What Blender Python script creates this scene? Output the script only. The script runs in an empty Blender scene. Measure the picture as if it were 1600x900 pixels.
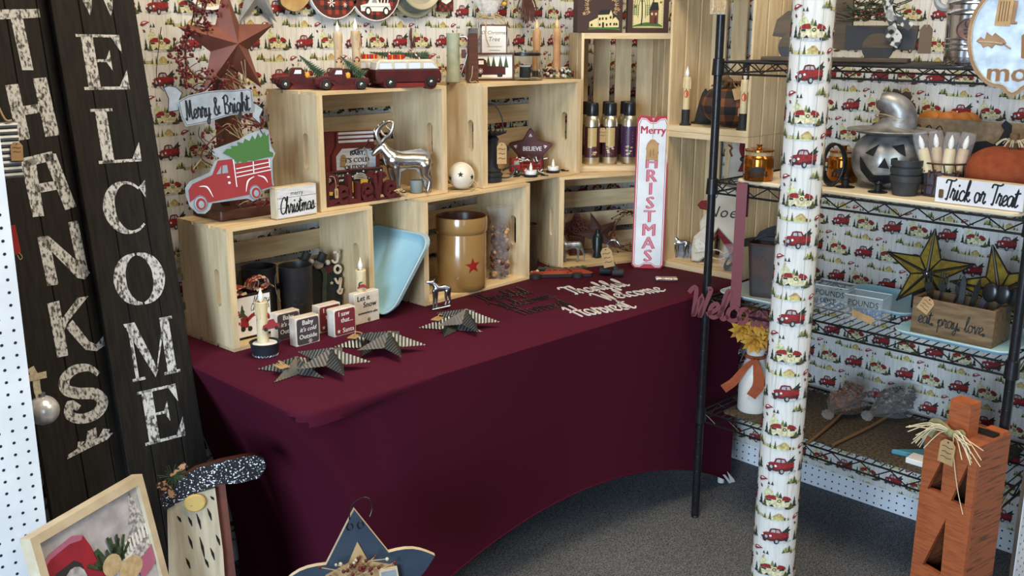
import bpy, math, random
from mathutils import Matrix, Vector, Euler
from mathutils.geometry import tessellate_polygon
PI = math.pi
sc = bpy.context.scene
col = sc.collection

# ---------------------------------------------------------------- camera
CAM = Vector((-1.2255, -2.7867, 1.5363))
YAW, PITCH, ROLL, FPX = 0.7826, -0.2495, 0.0035, 1589.5
_f = Vector((math.sin(YAW)*math.cos(PITCH), math.cos(YAW)*math.cos(PITCH), math.sin(PITCH)))
_r = Vector((math.cos(YAW), -math.sin(YAW), 0.0))
_u = _r.cross(_f)
CR = (_r*math.cos(ROLL) + _u*math.sin(ROLL)).normalized()
CU = (_u*math.cos(ROLL) - _r*math.sin(ROLL)).normalized()
CF = _f.normalized()
cd = bpy.data.cameras.new('camera')
cd.sensor_width = 36.0
cd.lens = FPX/1600.0*36.0
cd.clip_start = 0.05
cam = bpy.data.objects.new('camera', cd)
col.objects.link(cam)
cam.matrix_world = Matrix((
    (CR.x, CU.x, -CF.x, CAM.x), (CR.y, CU.y, -CF.y, CAM.y), (CR.z, CU.z, -CF.z, CAM.z), (0, 0, 0, 1)))
sc.camera = cam

# ---------------------------------------------------------------- light and exposure
sc.view_settings.view_transform = 'Standard'
sc.view_settings.look = 'None'
sc.view_settings.exposure = 0.0
sc.view_settings.gamma = 1.0
sc.view_settings.use_curve_mapping = False
w = bpy.data.worlds.new('world'); sc.world = w; w.use_nodes = True
w.node_tree.nodes['Background'].inputs[0].default_value = (0.80, 0.90, 1.0, 1)
w.node_tree.nodes['Background'].inputs[1].default_value = 0.13

def area(name, loc, target, sx, sy, power, color):
    l = bpy.data.lights.new(name, 'AREA'); l.shape = 'RECTANGLE'
    l.size, l.size_y, l.energy, l.color = sx, sy, power, color
    o = bpy.data.objects.new(name, l); col.objects.link(o)
    o.location = loc
    o.rotation_euler = (Vector(target)-Vector(loc)).to_track_quat('-Z', 'Y').to_euler()
    return o
area('shop_window_light', (-4.7, -3.5, 1.45), (0.5, -0.9, 0.5), 2.0, 2.4, 370, (0.62, 0.80, 1.0))
area('shop_window_light', (-2.4, -6.0, 1.6), (0.9, -0.9, 0.6), 1.0, 2.2, 22, (0.70, 0.84, 1.0))
area('ceiling_light', (0.2, -1.7, 3.3), (0.4, -0.9, 0.7), 1.3, 1.3, 72, (1.0, 0.84, 0.62))
area('ceiling_light', (1.6, -3.6, 3.2), (0.8, -0.6, 0.8), 1.2, 1.2, 46, (1.0, 0.84, 0.62))

# ---------------------------------------------------------------- helpers
def at(u, v, z):                      # the point of a horizontal surface at height z that the photo shows at (u, v)
    d = CF + CR*((u-800)/FPX) - CU*((v-450)/FPX)
    return CAM + d*((z-CAM.z)/d.z)
def on(u, v, axis, val):
    d = CF + CR*((u-800)/FPX) - CU*((v-450)/FPX)
    return CAM + d*((val-CAM[axis])/d[axis])

def col_at(u, x):                     # where the line of sight of photo column u crosses the plane at depth x of the shelf
    a = YAW+math.atan((u-800)/FPX); return x, CAM.y+(x-CAM.x)/math.tan(a)
MATS = {}
def nd(nt, t, **kw):
    n = nt.nodes.new(t)
    for k, v in kw.items(): setattr(n, k, v)
    return n
def mat(name, c, rough=.6, metal=0., c2=None, nscale=20., stretch=(1, 1, 1), bump=0., bscale=None, spec=.5,
        contrast=(.35, .65), trans=0., ior=1.45, emit=0., detail=4., sheen=0., coat=0., alpha=1., vary=0.):
    m = MATS.get(name)
    if m and not m.get('pending'): return m
    if m: del m['pending']
    else: m = bpy.data.materials.new(name)
    m.use_nodes = True
    nt = m.node_tree; b = nt.nodes['Principled BSDF']
    b.inputs['Base Color'].default_value = (*c, 1)
    b.inputs['Roughness'].default_value = rough
    b.inputs['Metallic'].default_value = metal
    b.inputs['Specular IOR Level'].default_value = spec
    b.inputs['IOR'].default_value = ior
    if trans: b.inputs['Transmission Weight'].default_value = trans
    if coat: b.inputs['Coat Weight'].default_value = coat; b.inputs['Coat Roughness'].default_value = .08
    if sheen: b.inputs['Sheen Weight'].default_value = sheen
    if alpha < 1: b.inputs['Alpha'].default_value = alpha
    if emit:
        b.inputs['Emission Color'].default_value = (*c, 1); b.inputs['Emission Strength'].default_value = emit
    if c2 is None and not bump and not vary:
        c2 = tuple(x*.86 for x in c)
    tc = nd(nt, 'ShaderNodeTexCoord'); mp = nd(nt, 'ShaderNodeMapping')
    mp.inputs['Scale'].default_value = stretch
    nt.links.new(tc.outputs['Object'], mp.inputs['Vector'])
    oi = nd(nt, 'ShaderNodeObjectInfo')
    off = nd(nt, 'ShaderNodeVectorMath', operation='MULTIPLY_ADD')
    off.inputs[1].default_value = (1, 1, 1)
    sc_ = nd(nt, 'ShaderNodeMath', operation='MULTIPLY'); sc_.inputs[1].default_value = 7.0
    nt.links.new(oi.outputs['Random'], sc_.inputs[0])
    nt.links.new(mp.outputs[0], off.inputs[0]); nt.links.new(sc_.outputs[0], off.inputs[2])
    if c2 is not None:
        nz = nd(nt, 'ShaderNodeTexNoise'); nz.inputs['Scale'].default_value = nscale; nz.inputs['Detail'].default_value = detail
        nt.links.new(off.outputs[0], nz.inputs['Vector'])
        rp = nd(nt, 'ShaderNodeValToRGB')
        rp.color_ramp.elements[0].position, rp.color_ramp.elements[1].position = contrast
        rp.color_ramp.elements[0].color = (*c, 1); rp.color_ramp.elements[1].color = (*c2, 1)
        nt.links.new(nz.outputs[0], rp.inputs[0])
        src = rp.outputs[0]
        if vary:
            hs = nd(nt, 'ShaderNodeHueSaturation')
            mr = nd(nt, 'ShaderNodeMapRange'); mr.inputs[3].default_value = 1-vary; mr.inputs[4].default_value = 1+vary
            nt.links.new(oi.outputs['Random'], mr.inputs[0]); nt.links.new(mr.outputs[0], hs.inputs['Value'])
            nt.links.new(src, hs.inputs['Color']); src = hs.outputs[0]
        nt.links.new(src, b.inputs['Base Color'])
    if bump:
        n2 = nd(nt, 'ShaderNodeTexNoise'); n2.inputs['Scale'].default_value = bscale or nscale; n2.inputs['Detail'].default_value = 5
        nt.links.new(off.outputs[0], n2.inputs['Vector'])
        bp = nd(nt, 'ShaderNodeBump'); bp.inputs['Strength'].default_value = bump; bp.inputs['Distance'].default_value = .004
        nt.links.new(n2.outputs[0], bp.inputs['Height']); nt.links.new(bp.outputs[0], b.inputs['Normal'])
    MATS[name] = m
    return m
def plain(name, c, rough=.6, metal=0., **kw):
    return mat(name, c, rough, metal, vary=.0001, **kw)

def rot(x=0, y=0, z=0): return Euler((x, y, z)).to_matrix().to_4x4()
def tr(x=0, y=0, z=0): return Matrix.Translation((x, y, z))
def scl(x, y=None, z=None):
    y = x if y is None else y; z = x if z is None else z
    return Matrix.Diagonal((x, y, z, 1))

def smooth_path(pts, n=5, closed=False):
    P = [Vector(p if len(p) == 3 else (p[0], p[1], 0)) for p in pts]
    out = []; N = len(P)
    segs = N if closed else N-1
    for i in range(segs):
        if closed: a, b, c, d = P[(i-1) % N], P[i], P[(i+1) % N], P[(i+2) % N]
        else: a, b, c, d = P[max(i-1, 0)], P[i], P[i+1], P[min(i+2, N-1)]
        for k in range(n):
            t = k/n; t2 = t*t; t3 = t2*t
            out.append(.5*((2*b)+(c-a)*t+(2*a-5*b+4*c-d)*t2+(-a+3*b-3*c+d)*t3))
    if not closed: out.append(P[-1])
    return out
def ell(cx, cy, rx, ry, n=14, a0=0):
    return [(cx+rx*math.cos(a0+2*PI*i/n), cy+ry*math.sin(a0+2*PI*i/n)) for i in range(n)]
def rect(x0, y0, x1, y1): return [(x0, y0), (x1, y0), (x1, y1), (x0, y1)]
def rrect(x0, y0, x1, y1, r, n=5):
    o = []
    for cx, cy, a in ((x1-r, y0+r, -PI/2), (x1-r, y1-r, 0), (x0+r, y1-r, PI/2), (x0+r, y0+r, PI)):
        for i in range(n+1):
            o.append((cx+r*math.cos(a+PI/2*i/n), cy+r*math.sin(a+PI/2*i/n)))
    return o
def star2(r, ri, n=5, a0=PI/2, cx=0, cy=0):
    return [(cx+(r if i % 2 == 0 else ri)*math.cos(a0+PI*i/n), cy+(r if i % 2 == 0 else ri)*math.sin(a0+PI*i/n)) for i in range(2*n)]
def rev(o): return list(reversed(o))
def area2(o): return sum(o[i][0]*o[(i+1) % len(o)][1]-o[(i+1) % len(o)][0]*o[i][1] for i in range(len(o)))/2

TXT = {}
def text_tris(s, size, spacing=1., shear=0., offset=0.):
    key = (s, spacing, shear)
    if key not in TXT:
        c = bpy.data.curves.new('t', 'FONT'); c.body = s; c.size = 1.0; c.space_character = spacing
        c.align_x = 'CENTER'; c.align_y = 'CENTER'; c.shear = shear; c.resolution_u = 2
        o = bpy.data.objects.new('t', c); col.objects.link(o)
        me = bpy.data.meshes.new_from_object(o.evaluated_get(bpy.context.evaluated_depsgraph_get()))
        TXT[key] = ([(v.co.x, v.co.y) for v in me.vertices], [tuple(p.vertices) for p in me.polygons])
        bpy.data.objects.remove(o); bpy.data.curves.remove(c); bpy.data.meshes.remove(me)
    return [(a*size, b*size) for a, b in TXT[key][0]], TXT[key][1]

class MB:
    """collects shapes, then becomes ONE mesh object; 2-D shapes live in the x-z plane and face -y"""
    def __init__(s): s.v = []; s.f = []; s.m = []; s.sm = []; s.M = Matrix()
    def add(s, vs, fs, mt, smooth=False):
        b = len(s.v); M = s.M
        s.v.extend([M @ Vector(p) for p in vs])
        for f in fs:
            s.f.append(tuple(i+b for i in f)); s.m.append(mt); s.sm.append(smooth)
        return s
    def box(s, x0, y0, z0, x1, y1, z1, mt):
        vs = [(x, y, z) for z in (z0, z1) for y in (y0, y1) for x in (x0, x1)]
        return s.add(vs, [(0, 2, 3, 1), (4, 5, 7, 6), (0, 1, 5, 4), (2, 6, 7, 3), (0, 4, 6, 2), (1, 3, 7, 5)], mt)
    def bbox(s, x0, y0, z0, x1, y1, z1, mt, r=.002):     # box with softened edges, front face plane x-z
        return s.prism([rrect(x0, z0, x1, z1, r, 2)], y0, y1, mt, bev=r)
    def flat(s, o, y, mt):
        if area2(o) < 0: o = rev(o)
        return s.add([(p[0], y, p[1]) for p in o], [tuple(range(len(o)))], mt)
    def prism(s, outs, y0, y1, mt, side=None, bev=0, back=None):
        outs = [list(o) for o in outs]
        if area2(outs[0]) < 0: outs[0] = rev(outs[0])
        for i in range(1, len(outs)):
            if area2(outs[i]) > 0: outs[i] = rev(outs[i])
        side = side or mt; back = back or side
        flatp = [p for o in outs for p in o]
        n = len(flatp)
        if len(outs) == 1: tris = [tuple(range(n))]
        else:
            tris = []
            for t in tessellate_polygon([[Vector((p[0], p[1], 0)) for p in o] for o in outs]):
                a, b, c = (flatp[i] for i in t)
                cr = (b[0]-a[0])*(c[1]-a[1])-(b[1]-a[1])*(c[0]-a[0])
                tris.append(t if cr > 0 else (t[0], t[2], t[1]))
        if bev and len(outs) == 1:
            o = outs[0]; ins = inset(o, bev)
            rings = [(ins, y0), (o, y0+bev), (o, y1-bev), (ins, y1)]
        else: rings = [(flatp, y0), (flatp, y1)]
        vs = [(p[0], y, p[1]) for ring, y in rings for p in ring]
        s.add(vs, list(tris), mt)
        k = len(rings)-1
        b = len(s.v)-len(vs)
        for t in tris:
            s.f.append(tuple(b+k*n+i for i in reversed(t))); s.m.append(back); s.sm.append(False)
        st = 0
        for o in outs:
            L = len(o)
            for r in range(k):
                for i in range(L):
                    j = (i+1) % L
                    s.f.append((b+r*n+st+i, b+(r+1)*n+st+i, b+(r+1)*n+st+j, b+r*n+st+j)); s.m.append(side); s.sm.append(L > 11)
            st += L
        return s
    def stroke(s, pts, wd, y0, y1, mt, n=4, sm=True, caps=True):   # flat ribbon along a path, wd a number or a list
        P = smooth_path(pts, n) if sm else [Vector((p[0], p[1], 0)) for p in pts]
        N = len(P)
        def W(i):
            if not isinstance(wd, (list, tuple)): return wd
            t = i/(N-1)*(len(wd)-1); k = min(int(t), len(wd)-2); return wd[k]+(wd[k+1]-wd[k])*(t-k)
        L = []; R_ = []
        for i in range(N):
            a = P[max(i-1, 0)]; b = P[min(i+1, N-1)]; d = b-a
            if d.length < 1e-9: d = Vector((1, 0, 0))
            d.normalize(); nn = Vector((-d.y, d.x, 0))*W(i)/2
            e = Vector((0, 0, 0))
            if caps and i == 0: e = -d*W(i)*.4
            if caps and i == N-1: e = d*W(i)*.4
            L.append(P[i]+nn+e); R_.append(P[i]-nn+e)
        vs = [(p.x, y0, p.y) for p in L]+[(p.x, y0, p.y) for p in R_]
        fs = [(i, N+i, N+i+1, i+1) for i in range(N-1)]
        if y1 > y0:
            vs += [(p.x, y1, p.y) for p in L]+[(p.x, y1, p.y) for p in R_]
            fs += [(2*N+i, 2*N+i+1, 3*N+i+1, 3*N+i) for i in range(N-1)]
            fs += [(i, i+1, 2*N+i+1, 2*N+i) for i in range(N-1)] + [(N+i, 3*N+i, 3*N+i+1, N+i+1) for i in range(N-1)]
            fs += [(0, 2*N, 3*N, N), (N-1, 2*N-1, 4*N-1, 3*N-1)]
        return s.add(vs, fs, mt)
    def text(s, t, x, z, size, y, mt, spacing=1., shear=0., offset=0., depth=0., sx=1.):
        vs, fs = text_tris(t, size, spacing, shear)
        for i, dx in enumerate((0, -offset, offset) if offset else (0,)):      # bold = three close copies
            s.add([(x+dx+p[0]*sx, y-.00002*i, z+p[1]+dx*.3) for p in vs], fs, mt)
        return s
    def tube(s, pts, r, mt, n=6, sm=0, closed=False, caps=True):
        P = smooth_path(pts, sm, closed) if sm else [Vector(p) for p in pts]
        N = len(P)
        def Rr(i):
            if not isinstance(r, (list, tuple)): return r
            t = i/(N-1)*(len(r)-1); k = min(int(t), len(r)-2); return r[k]+(r[k+1]-r[k])*(t-k)
        d0 = (P[1]-P[0]).normalized()
        up = Vector((0, 0, 1)) if abs(d0.z) < .9 else Vector((1, 0, 0))
        vs = []
        for i in range(N):
            if closed: d = P[(i+1) % N]-P[(i-1) % N]
            else: d = P[min(i+1, N-1)]-P[max(i-1, 0)]
            if d.length < 1e-9: d = d0.copy()
            d.normalize()
            a = up-d*up.dot(d)
            if a.length < 1e-4: a = Vector((d.y, d.z, d.x)); a -= d*a.dot(d)
            a.normalize(); b = d.cross(a); up = a
            for k in range(n):
                t = 2*PI*k/n; vs.append(P[i]+(a*math.cos(t)+b*math.sin(t))*Rr(i))
        fs = []
        for i in range(N if closed else N-1):
            i2 = (i+1) % N
            for k in range(n):
                k2 = (k+1) % n; fs.append((i*n+k, i*n+k2, i2*n+k2, i2*n+k))
        s.add(vs, fs, mt, True)
        if caps and not closed:
            b = len(s.v)-len(vs)
            s.f.append(tuple(b+k for k in reversed(range(n)))); s.m.append(mt); s.sm.append(False)
            s.f.append(tuple(b+(N-1)*n+k for k in range(n))); s.m.append(mt); s.sm.append(False)
        return s
    def lathe(s, prof, mt, n=24, cx=0, cy=0, ribs=0, ribamp=0., sq=(1, 1)):   # prof: (r, z[, material])
        vs = []; N = len(prof)
        for p in prof:
            for k in range(n):
                t = 2*PI*k/n; r = p[0]
                if ribs: r *= 1+ribamp*abs(math.cos(ribs*t/2))-ribamp
                vs.append((cx+r*math.cos(t)*sq[0], cy+r*math.sin(t)*sq[1], p[1]))
        b0 = len(s.v)
        s.add(vs, [], mt)
        for i in range(N-1):
            mm = prof[i+1][2] if len(prof[i+1]) > 2 else mt
            for k in range(n):
                k2 = (k+1) % n
                s.f.append((b0+i*n+k, b0+i*n+k2, b0+(i+1)*n+k2, b0+(i+1)*n+k)); s.m.append(mm); s.sm.append(True)
        for i, rv in ((0, True), (N-1, False)):
            if prof[i][0] > 1e-6:
                mm = prof[i][2] if len(prof[i]) > 2 else mt
                ks = range(n); ks = reversed(ks) if rv else ks
                s.f.append(tuple(b0+i*n+k for k in ks)); s.m.append(mm); s.sm.append(False)
        return s
    def ball(s, c, r, mt, n=12, m=8, sq=(1, 1, 1)):
        vs = []; fs = []
        for j in range(m+1):
            ph = PI*j/m
            for k in range(n):
                t = 2*PI*k/n
                vs.append((c[0]+r*sq[0]*math.sin(ph)*math.cos(t), c[1]+r*sq[1]*math.sin(ph)*math.sin(t), c[2]-r*sq[2]*math.cos(ph)))
        for j in range(m):
            for k in range(n):
                k2 = (k+1) % n; fs.append((j*n+k, j*n+k2, (j+1)*n+k2, (j+1)*n+k))
        return s.add(vs, fs, mt, True)

def inset(o, d):
    n = len(o); out = []
    for i in range(n):
        a, b, c = Vector(o[i-1]), Vector(o[i]), Vector(o[(i+1) % n])
        e1 = (b-a); e2 = (c-b)
        if e1.length < 1e-9 or e2.length < 1e-9: out.append(tuple(b)); continue
        e1.normalize(); e2.normalize()
        n1 = Vector((-e1.y, e1.x)); n2 = Vector((-e2.y, e2.x)); m_ = n1+n2
        if m_.length < 1e-6: out.append(tuple(b)); continue
        m_.normalize(); k = min(d/max(m_.dot(n1), .35), d*2.5)
        out.append(tuple(b+m_*k))
    return out

def build(mb, name, parent=None, label=None, recalc=False, voxel=0., sharp=42):
    me = bpy.data.meshes.new(name)
    me.from_pydata([tuple(v) for v in mb.v], [], mb.f)
    names = []
    for m in mb.m:
        if m not in names: names.append(m)
    for m in names:
        if m not in MATS: MATS[m] = bpy.data.materials.new(m); MATS[m]['pending'] = 1     # described further on
        me.materials.append(MATS[m])
    ix = {m: i for i, m in enumerate(names)}
    me.polygons.foreach_set('material_index', [ix[m] for m in mb.m])
    me.polygons.foreach_set('use_smooth', mb.sm)
    me.update()
    if voxel:
        t = bpy.data.objects.new('t', me); col.objects.link(t)
        md = t.modifiers.new('r', 'REMESH'); md.mode = 'VOXEL'; md.voxel_size = voxel; md.use_smooth_shade = True
        m2 = t.modifiers.new('s', 'SMOOTH'); m2.factor = .5; m2.iterations = 3
        me2 = bpy.data.meshes.new_from_object(t.evaluated_get(bpy.context.evaluated_depsgraph_get()))
        bpy.data.objects.remove(t); bpy.data.meshes.remove(me); me = me2; me.name = name
        me.polygons.foreach_set('use_smooth', [True]*len(me.polygons))
    elif any(mb.sm):
        me.set_sharp_from_angle(angle=math.radians(sharp))
    o = bpy.data.objects.new(name, me); col.objects.link(o)
    if parent: o.parent = parent
    if label: o['label'] = label
    return o
def tag(o, label, cat, group=None):
    o['label'] = label; o['category'] = cat
    if group: o['group'] = group
    return o
def put(o, loc, rz=0, rx=0, ry=0):
    o.location = loc; o.rotation_euler = (rx, ry, rz); return o
def thing(name, label, cat, loc, rz=0, group=None, rx=0, ry=0):
    o = bpy.data.objects.new(name, None); o.empty_display_size = .05; col.objects.link(o)
    put(o, loc, rz, rx, ry); return tag(o, label, cat, group)
def solo(mb, name, label, cat, loc, rz=0, group=None, rx=0, ry=0, **kw):
    o = build(mb, name, **kw); put(o, loc, rz, rx, ry); return tag(o, label, cat, group)
def kids(o): return [c for c in bpy.data.objects if c.parent == o]
def dup(root, label, loc, rz=0, rx=0, ry=0):
    def cp(o, par):
        c = o.copy(); col.objects.link(c)
        if par: c.parent = par
        for k in kids(o): cp(k, c)
        return c
    c = cp(root, None); put(c, loc, rz, rx, ry); c['label'] = label
    return c
def struct(o): o['kind'] = 'structure'; return o

# ---------------------------------------------------------------- single-stroke script lettering
GL = {
 'a': (.52, [[(.42,.42),(.25,.5),(.06,.38),(.04,.12),(.2,0),(.36,.15),(.43,.46),(.42,.1),(.48,.0),(.56,.08)]]),
 'c': (.44, [[(.4,.42),(.25,.5),(.06,.35),(.06,.1),(.22,0),(.4,.05),(.48,.12)]]),
 'e': (.42, [[(.0,.1),(.2,.22),(.36,.38),(.25,.5),(.08,.38),(.06,.12),(.22,0),(.45,.12)]]),
 'f': (.36, [[(0,.1),(.2,.4),(.38,.9),(.28,1.0),(.18,.8),(.16,.0),(.14,-.32),(.05,-.28),(.1,-.05),(.38,.12)]]),
 'g': (.5, [[(.4,.42),(.22,.5),(.05,.3),(.18,.02),(.36,.2),(.42,.48),(.38,-.1),(.3,-.38),(.1,-.35),(.15,-.15),(.5,.1)]]),
 'h': (.55, [[(0,.1),(.2,.6),(.28,.95),(.2,1.0),(.14,.7),(.1,0)],[(.1,.1),(.25,.45),(.38,.45),(.4,.1),(.48,0),(.58,.1)]]),
 'i': (.3, [[(0,.1),(.14,.5),(.12,.1),(.2,0),(.32,.1)],[(.16,.7),(.18,.74)]]),
 'k': (.48, [[(.0,.1),(.2,.6),(.28,.95),(.2,1.0),(.14,.7),(.1,0)],[(.1,.2),(.35,.48),(.3,.28),(.14,.24),(.3,.05),(.42,0),(.5,.1)]]),
 'l': (.32, [[(0,.1),(.2,.55),(.3,.95),(.2,1.0),(.12,.7),(.12,.15),(.2,0),(.34,.1)]]),
 'm': (.74, [[(0,.3),(.1,.48),(.12,.0)],[(.12,.2),(.25,.48),(.34,.4),(.34,0)],[(.34,.2),(.48,.48),(.57,.4),(.57,.1),(.65,0),(.76,.1)]]),
 'n': (.54, [[(0,.3),(.1,.48),(.12,0)],[(.12,.2),(.28,.48),(.38,.4),(.38,.1),(.46,0),(.56,.1)]]),
 'o': (.5, [[(.3,.46),(.12,.46),(.04,.22),(.16,0),(.34,.08),(.4,.3),(.3,.46),(.42,.4),(.52,.42)]]),
 'p': (.48, [[(0,.2),(.1,.48),(.08,-.4)],[(.1,.3),(.28,.5),(.42,.3),(.3,.02),(.12,.08)]]),
 'r': (.42, [[(0,.1),(.1,.5),(.14,.55),(.18,.44),(.32,.46),(.26,.1),(.36,0),(.46,.1)]]),
 's': (.4, [[(0,.1),(.2,.5),(.22,.5),(.3,.2),(.22,.0),(.05,.05),(.2,.02),(.44,.1)]]),
 't': (.34, [[(0,.1),(.18,.85),(.12,.1),(.22,0),(.36,.1)],[(.0,.6),(.36,.66)]]),
 'u': (.52, [[(0,.3),(.08,.48),(.06,.12),(.16,0),(.32,.15),(.38,.48),(.36,.1),(.44,0),(.54,.1)]]),
 'v': (.46, [[(0,.35),(.08,.48),(.18,.05),(.22,.02),(.36,.45),(.48,.42)]]),
 'y': (.5, [[(0,.3),(.08,.48),(.06,.15),(.16,.03),(.32,.15),(.4,.48),(.36,-.05),(.26,-.38),(.1,-.35),(.14,-.15),(.5,.1)]]),
 '&': (.75, [[(.65,.1),(.5,.1),(.2,.75),(.3,.95),(.42,.8),(.15,.4),(.08,.15),(.25,.0),(.5,.15),(.62,.45)]]),
 'M': (.82, [[(.0,.05),(.1,.0),(.2,.9),(.24,.95),(.36,.2),(.4,.2),(.6,.95),(.62,.9),(.62,.1),(.7,0),(.82,.1)]]),
 'B': (.6, [[(.12,.9),(.1,0)],[(.0,.85),(.3,1.0),(.5,.85),(.4,.6),(.14,.52),(.45,.45),(.52,.2),(.35,0),(.05,.05)]]),
 'C': (.58, [[(.6,.8),(.5,1),(.25,.9),(.05,.5),(.12,.1),(.38,0),(.62,.15)]]),
 'T': (.56, [[(.0,.8),(.1,.95),(.6,.92),(.8,1.0)],[(.42,.93),(.36,.4),(.3,0),(.2,.02)]]),
 'W': (.78, [[(-.1,.78),(-.02,.9),(.08,.95),(.16,.8),(.2,.05),(.24,.02),(.42,.7),(.46,.05),(.5,.02),(.72,.9),(.64,.98)]]),
 'H': (.62, [[(0,.8),(.12,.95),(.16,.8),(.1,0)],[(.55,1),(.46,.4),(.44,.05),(.54,0)],[(.0,.45),(.3,.55),(.6,.5)]]),
 'I': (.3, [[(.2,1),(.1,0)]]),
 'O': (.6, [[(.3,1),(.08,.7),(.08,.3),(.28,0),(.5,.3),(.5,.7),(.3,1)]]),
 '.': (.22, [[(.04,.0),(.10,.03)]]),
 ' ': (.35, []),
}
def script(mb, word, x, z, size, y0, y1, mt, wd=.09, rot2=0., shear=.0, fit=None, n=4, fy=None):
    """word centred on (x, z) in the x-z plane; fit scales it to a width"""
    tot = sum(GL[c][0] for c in word)
    sx = (fit/tot) if fit else size
    cs, sn = math.cos(rot2), math.sin(rot2); px = -tot/2
    for c in word:
        w_, st = GL[c]
        for s_ in st:
            pts = []
            for p in s_:
                X = (px+p[0]+shear*p[1])*sx; Z = (p[1]-.4)*size
                pts.append((x+cs*X-sn*Z, z+sn*X+cs*Z))
            mb.stroke(pts, wd*size*(2.4 if c == '.' else 1), y0, y1, mt, n)
        px += w_
    return mb
# ---------------------------------------------------------------- materials
PINE = dict(rough=.62, vary=.07, contrast=(.3, .7), detail=3)
mat('pine_x', (.69, .53, .31), c2=(.52, .365, .19), nscale=6, stretch=(1.2, 11, 11), **PINE)
mat('pine_z', (.71, .56, .345), c2=(.54, .395, .215), nscale=6, stretch=(11, 11, 1.2), **PINE)
mat('paper', (.65, .63, .585), .75, c2=(.50, .485, .45), nscale=30, stretch=(5, 5, .5), contrast=(.45, .8))
mat('paper_line', (.42, .41, .38), .8)
for n_, c_ in dict(p_red=(.28, .016, .016), p_dred=(.12, .012, .012), p_dark=(.025, .022, .022), p_glass=(.42, .42, .44),
                   p_cream=(.70, .64, .40), p_yel=(.56, .46, .17), p_pale=(.62, .63, .36), p_dgreen=(.022, .036, .022),
                   p_olive=(.085, .085, .02), p_lgreen=(.24, .25, .08), p_tan=(.5, .33, .12), p_grey=(.4, .4, .38),
                   p_shadow=(.52, .53, .52), p_white=(.8, .8, .78), p_brown=(.12, .06, .03)).items():
    mat(n_, c_, .75, c2=tuple(x*.5 for x in c_), nscale=160, contrast=(.4, .7))
mat('carpet', (.21, .215, .225), .95, c2=(.060, .063, .070), nscale=230, bump=1., bscale=260, spec=.1, contrast=(.38, .62), detail=3)
mat('pegboard', (.74, .77, .80), .45, c2=(.66, .69, .72), nscale=12)
plain('peg_hole', (.012, .012, .014), .9)
mat('dark_trim', (.05, .035, .025), .6, c2=(.12, .08, .05), nscale=9, stretch=(8, 8, 1))
mat('pale_trim', (.55, .40, .22), .6, c2=(.42, .29, .15), nscale=8, stretch=(1, 8, 8))
mat('cloth', (.074, .0072, .0205), .8, c2=(.058, .0056, .016), nscale=420, bump=.12, bscale=700, spec=.12, contrast=(.3, .7))
mat('black_metal', (.012, .012, .014), .3, metal=.3, c2=(.018, .018, .02), nscale=40)
mat('black_matte', (.014, .014, .015), .65, c2=(.022, .021, .02), nscale=30)
plain('white_plastic', (.75, .75, .73), .4)

# ---------------------------------------------------------------- the setting
floor = MB().box(-3.6, -5.2, -.06, 3.2, -.25, 0, 'carpet')
struct(build(floor, 'floor'))

PT = .0026
def pine(cx, cy, w_, h, t=3, j=.0):
    o = [(cx, cy+h)]
    for i in range(t):
        z = cy+h*(1-(i+1)/t); wi = w_*(i+1)/t
        o += [(cx+wi, z), (cx+wi*.45, z+h*.04)] if i < t-1 else [(cx+wi, z)]
    for i in reversed(range(t)):
        z = cy+h*(1-(i+1)/t); wi = w_*(i+1)/t
        o += [(cx-wi, z)] if i == t-1 else [(cx-wi*.45, z+h*.04), (cx-wi, z)]
    return o
def truck_motif():
    L = []
    a = lambda m, o, k=0: L.append((k, m, o))
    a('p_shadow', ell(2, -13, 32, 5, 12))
    a('p_dgreen', [(8, 6), (14, 12), (27, 24), (25, 16), (31, 14), (25, 9), (28, 5), (14, 4)], 1)
    a('p_red', [(-27, -7), (-25, 1), (-18, 6), (-12, 7), (-9, 16), (-2, 18), (8, 17), (13, 8), (26, 8), (27, -5), (20, -10), (-8, -13), (-22, -12)], 2)
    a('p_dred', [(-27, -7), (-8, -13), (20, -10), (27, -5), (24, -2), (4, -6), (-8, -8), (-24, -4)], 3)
    a('p_glass', [(-9, 8), (-7, 14), (0, 15), (0, 8)], 3)
    a('p_glass', [(2, 8), (2, 15), (7, 14), (9, 8)], 3)
    a('p_dark', [(-9, 7), (-7.5, 15.5), (-2, 17), (6, 16), (11, 8), (9.5, 8), (6.5, 14.6), (-1, 15.5), (-6.5, 14), (-8, 7.5)], 4)
    a('p_dark', ell(-16, -4, 5, 5.5, 10), 4)
    a('p_glass', ell(-16, -4, 3, 4, 8), 5)
    a('p_white', ell(-24, -1, 2.2, 2.4, 8), 4)
    a('p_white', ell(-8, -1, 2.4, 2.6, 8), 4)
    a('p_dark', ell(3, -12, 5.2, 7, 10), 4)
    a('p_grey', ell(3.6, -12, 2.6, 4, 8), 5)
    a('p_dark', ell(-19, -11, 4.2, 5.2, 10), 4)
    a('p_dark', ell(22, -8, 3.2, 5.2, 8), 4)
    # young pine with a yellow glow below on the right
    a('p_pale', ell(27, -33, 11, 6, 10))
    a('p_lgreen', pine(23, -39, 6, 12), 1)
    a('p_olive', pine(30, -40, 6.5, 17), 2)
    a('p_olive', pine(18, -40, 4, 8), 1)
    return L
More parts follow.
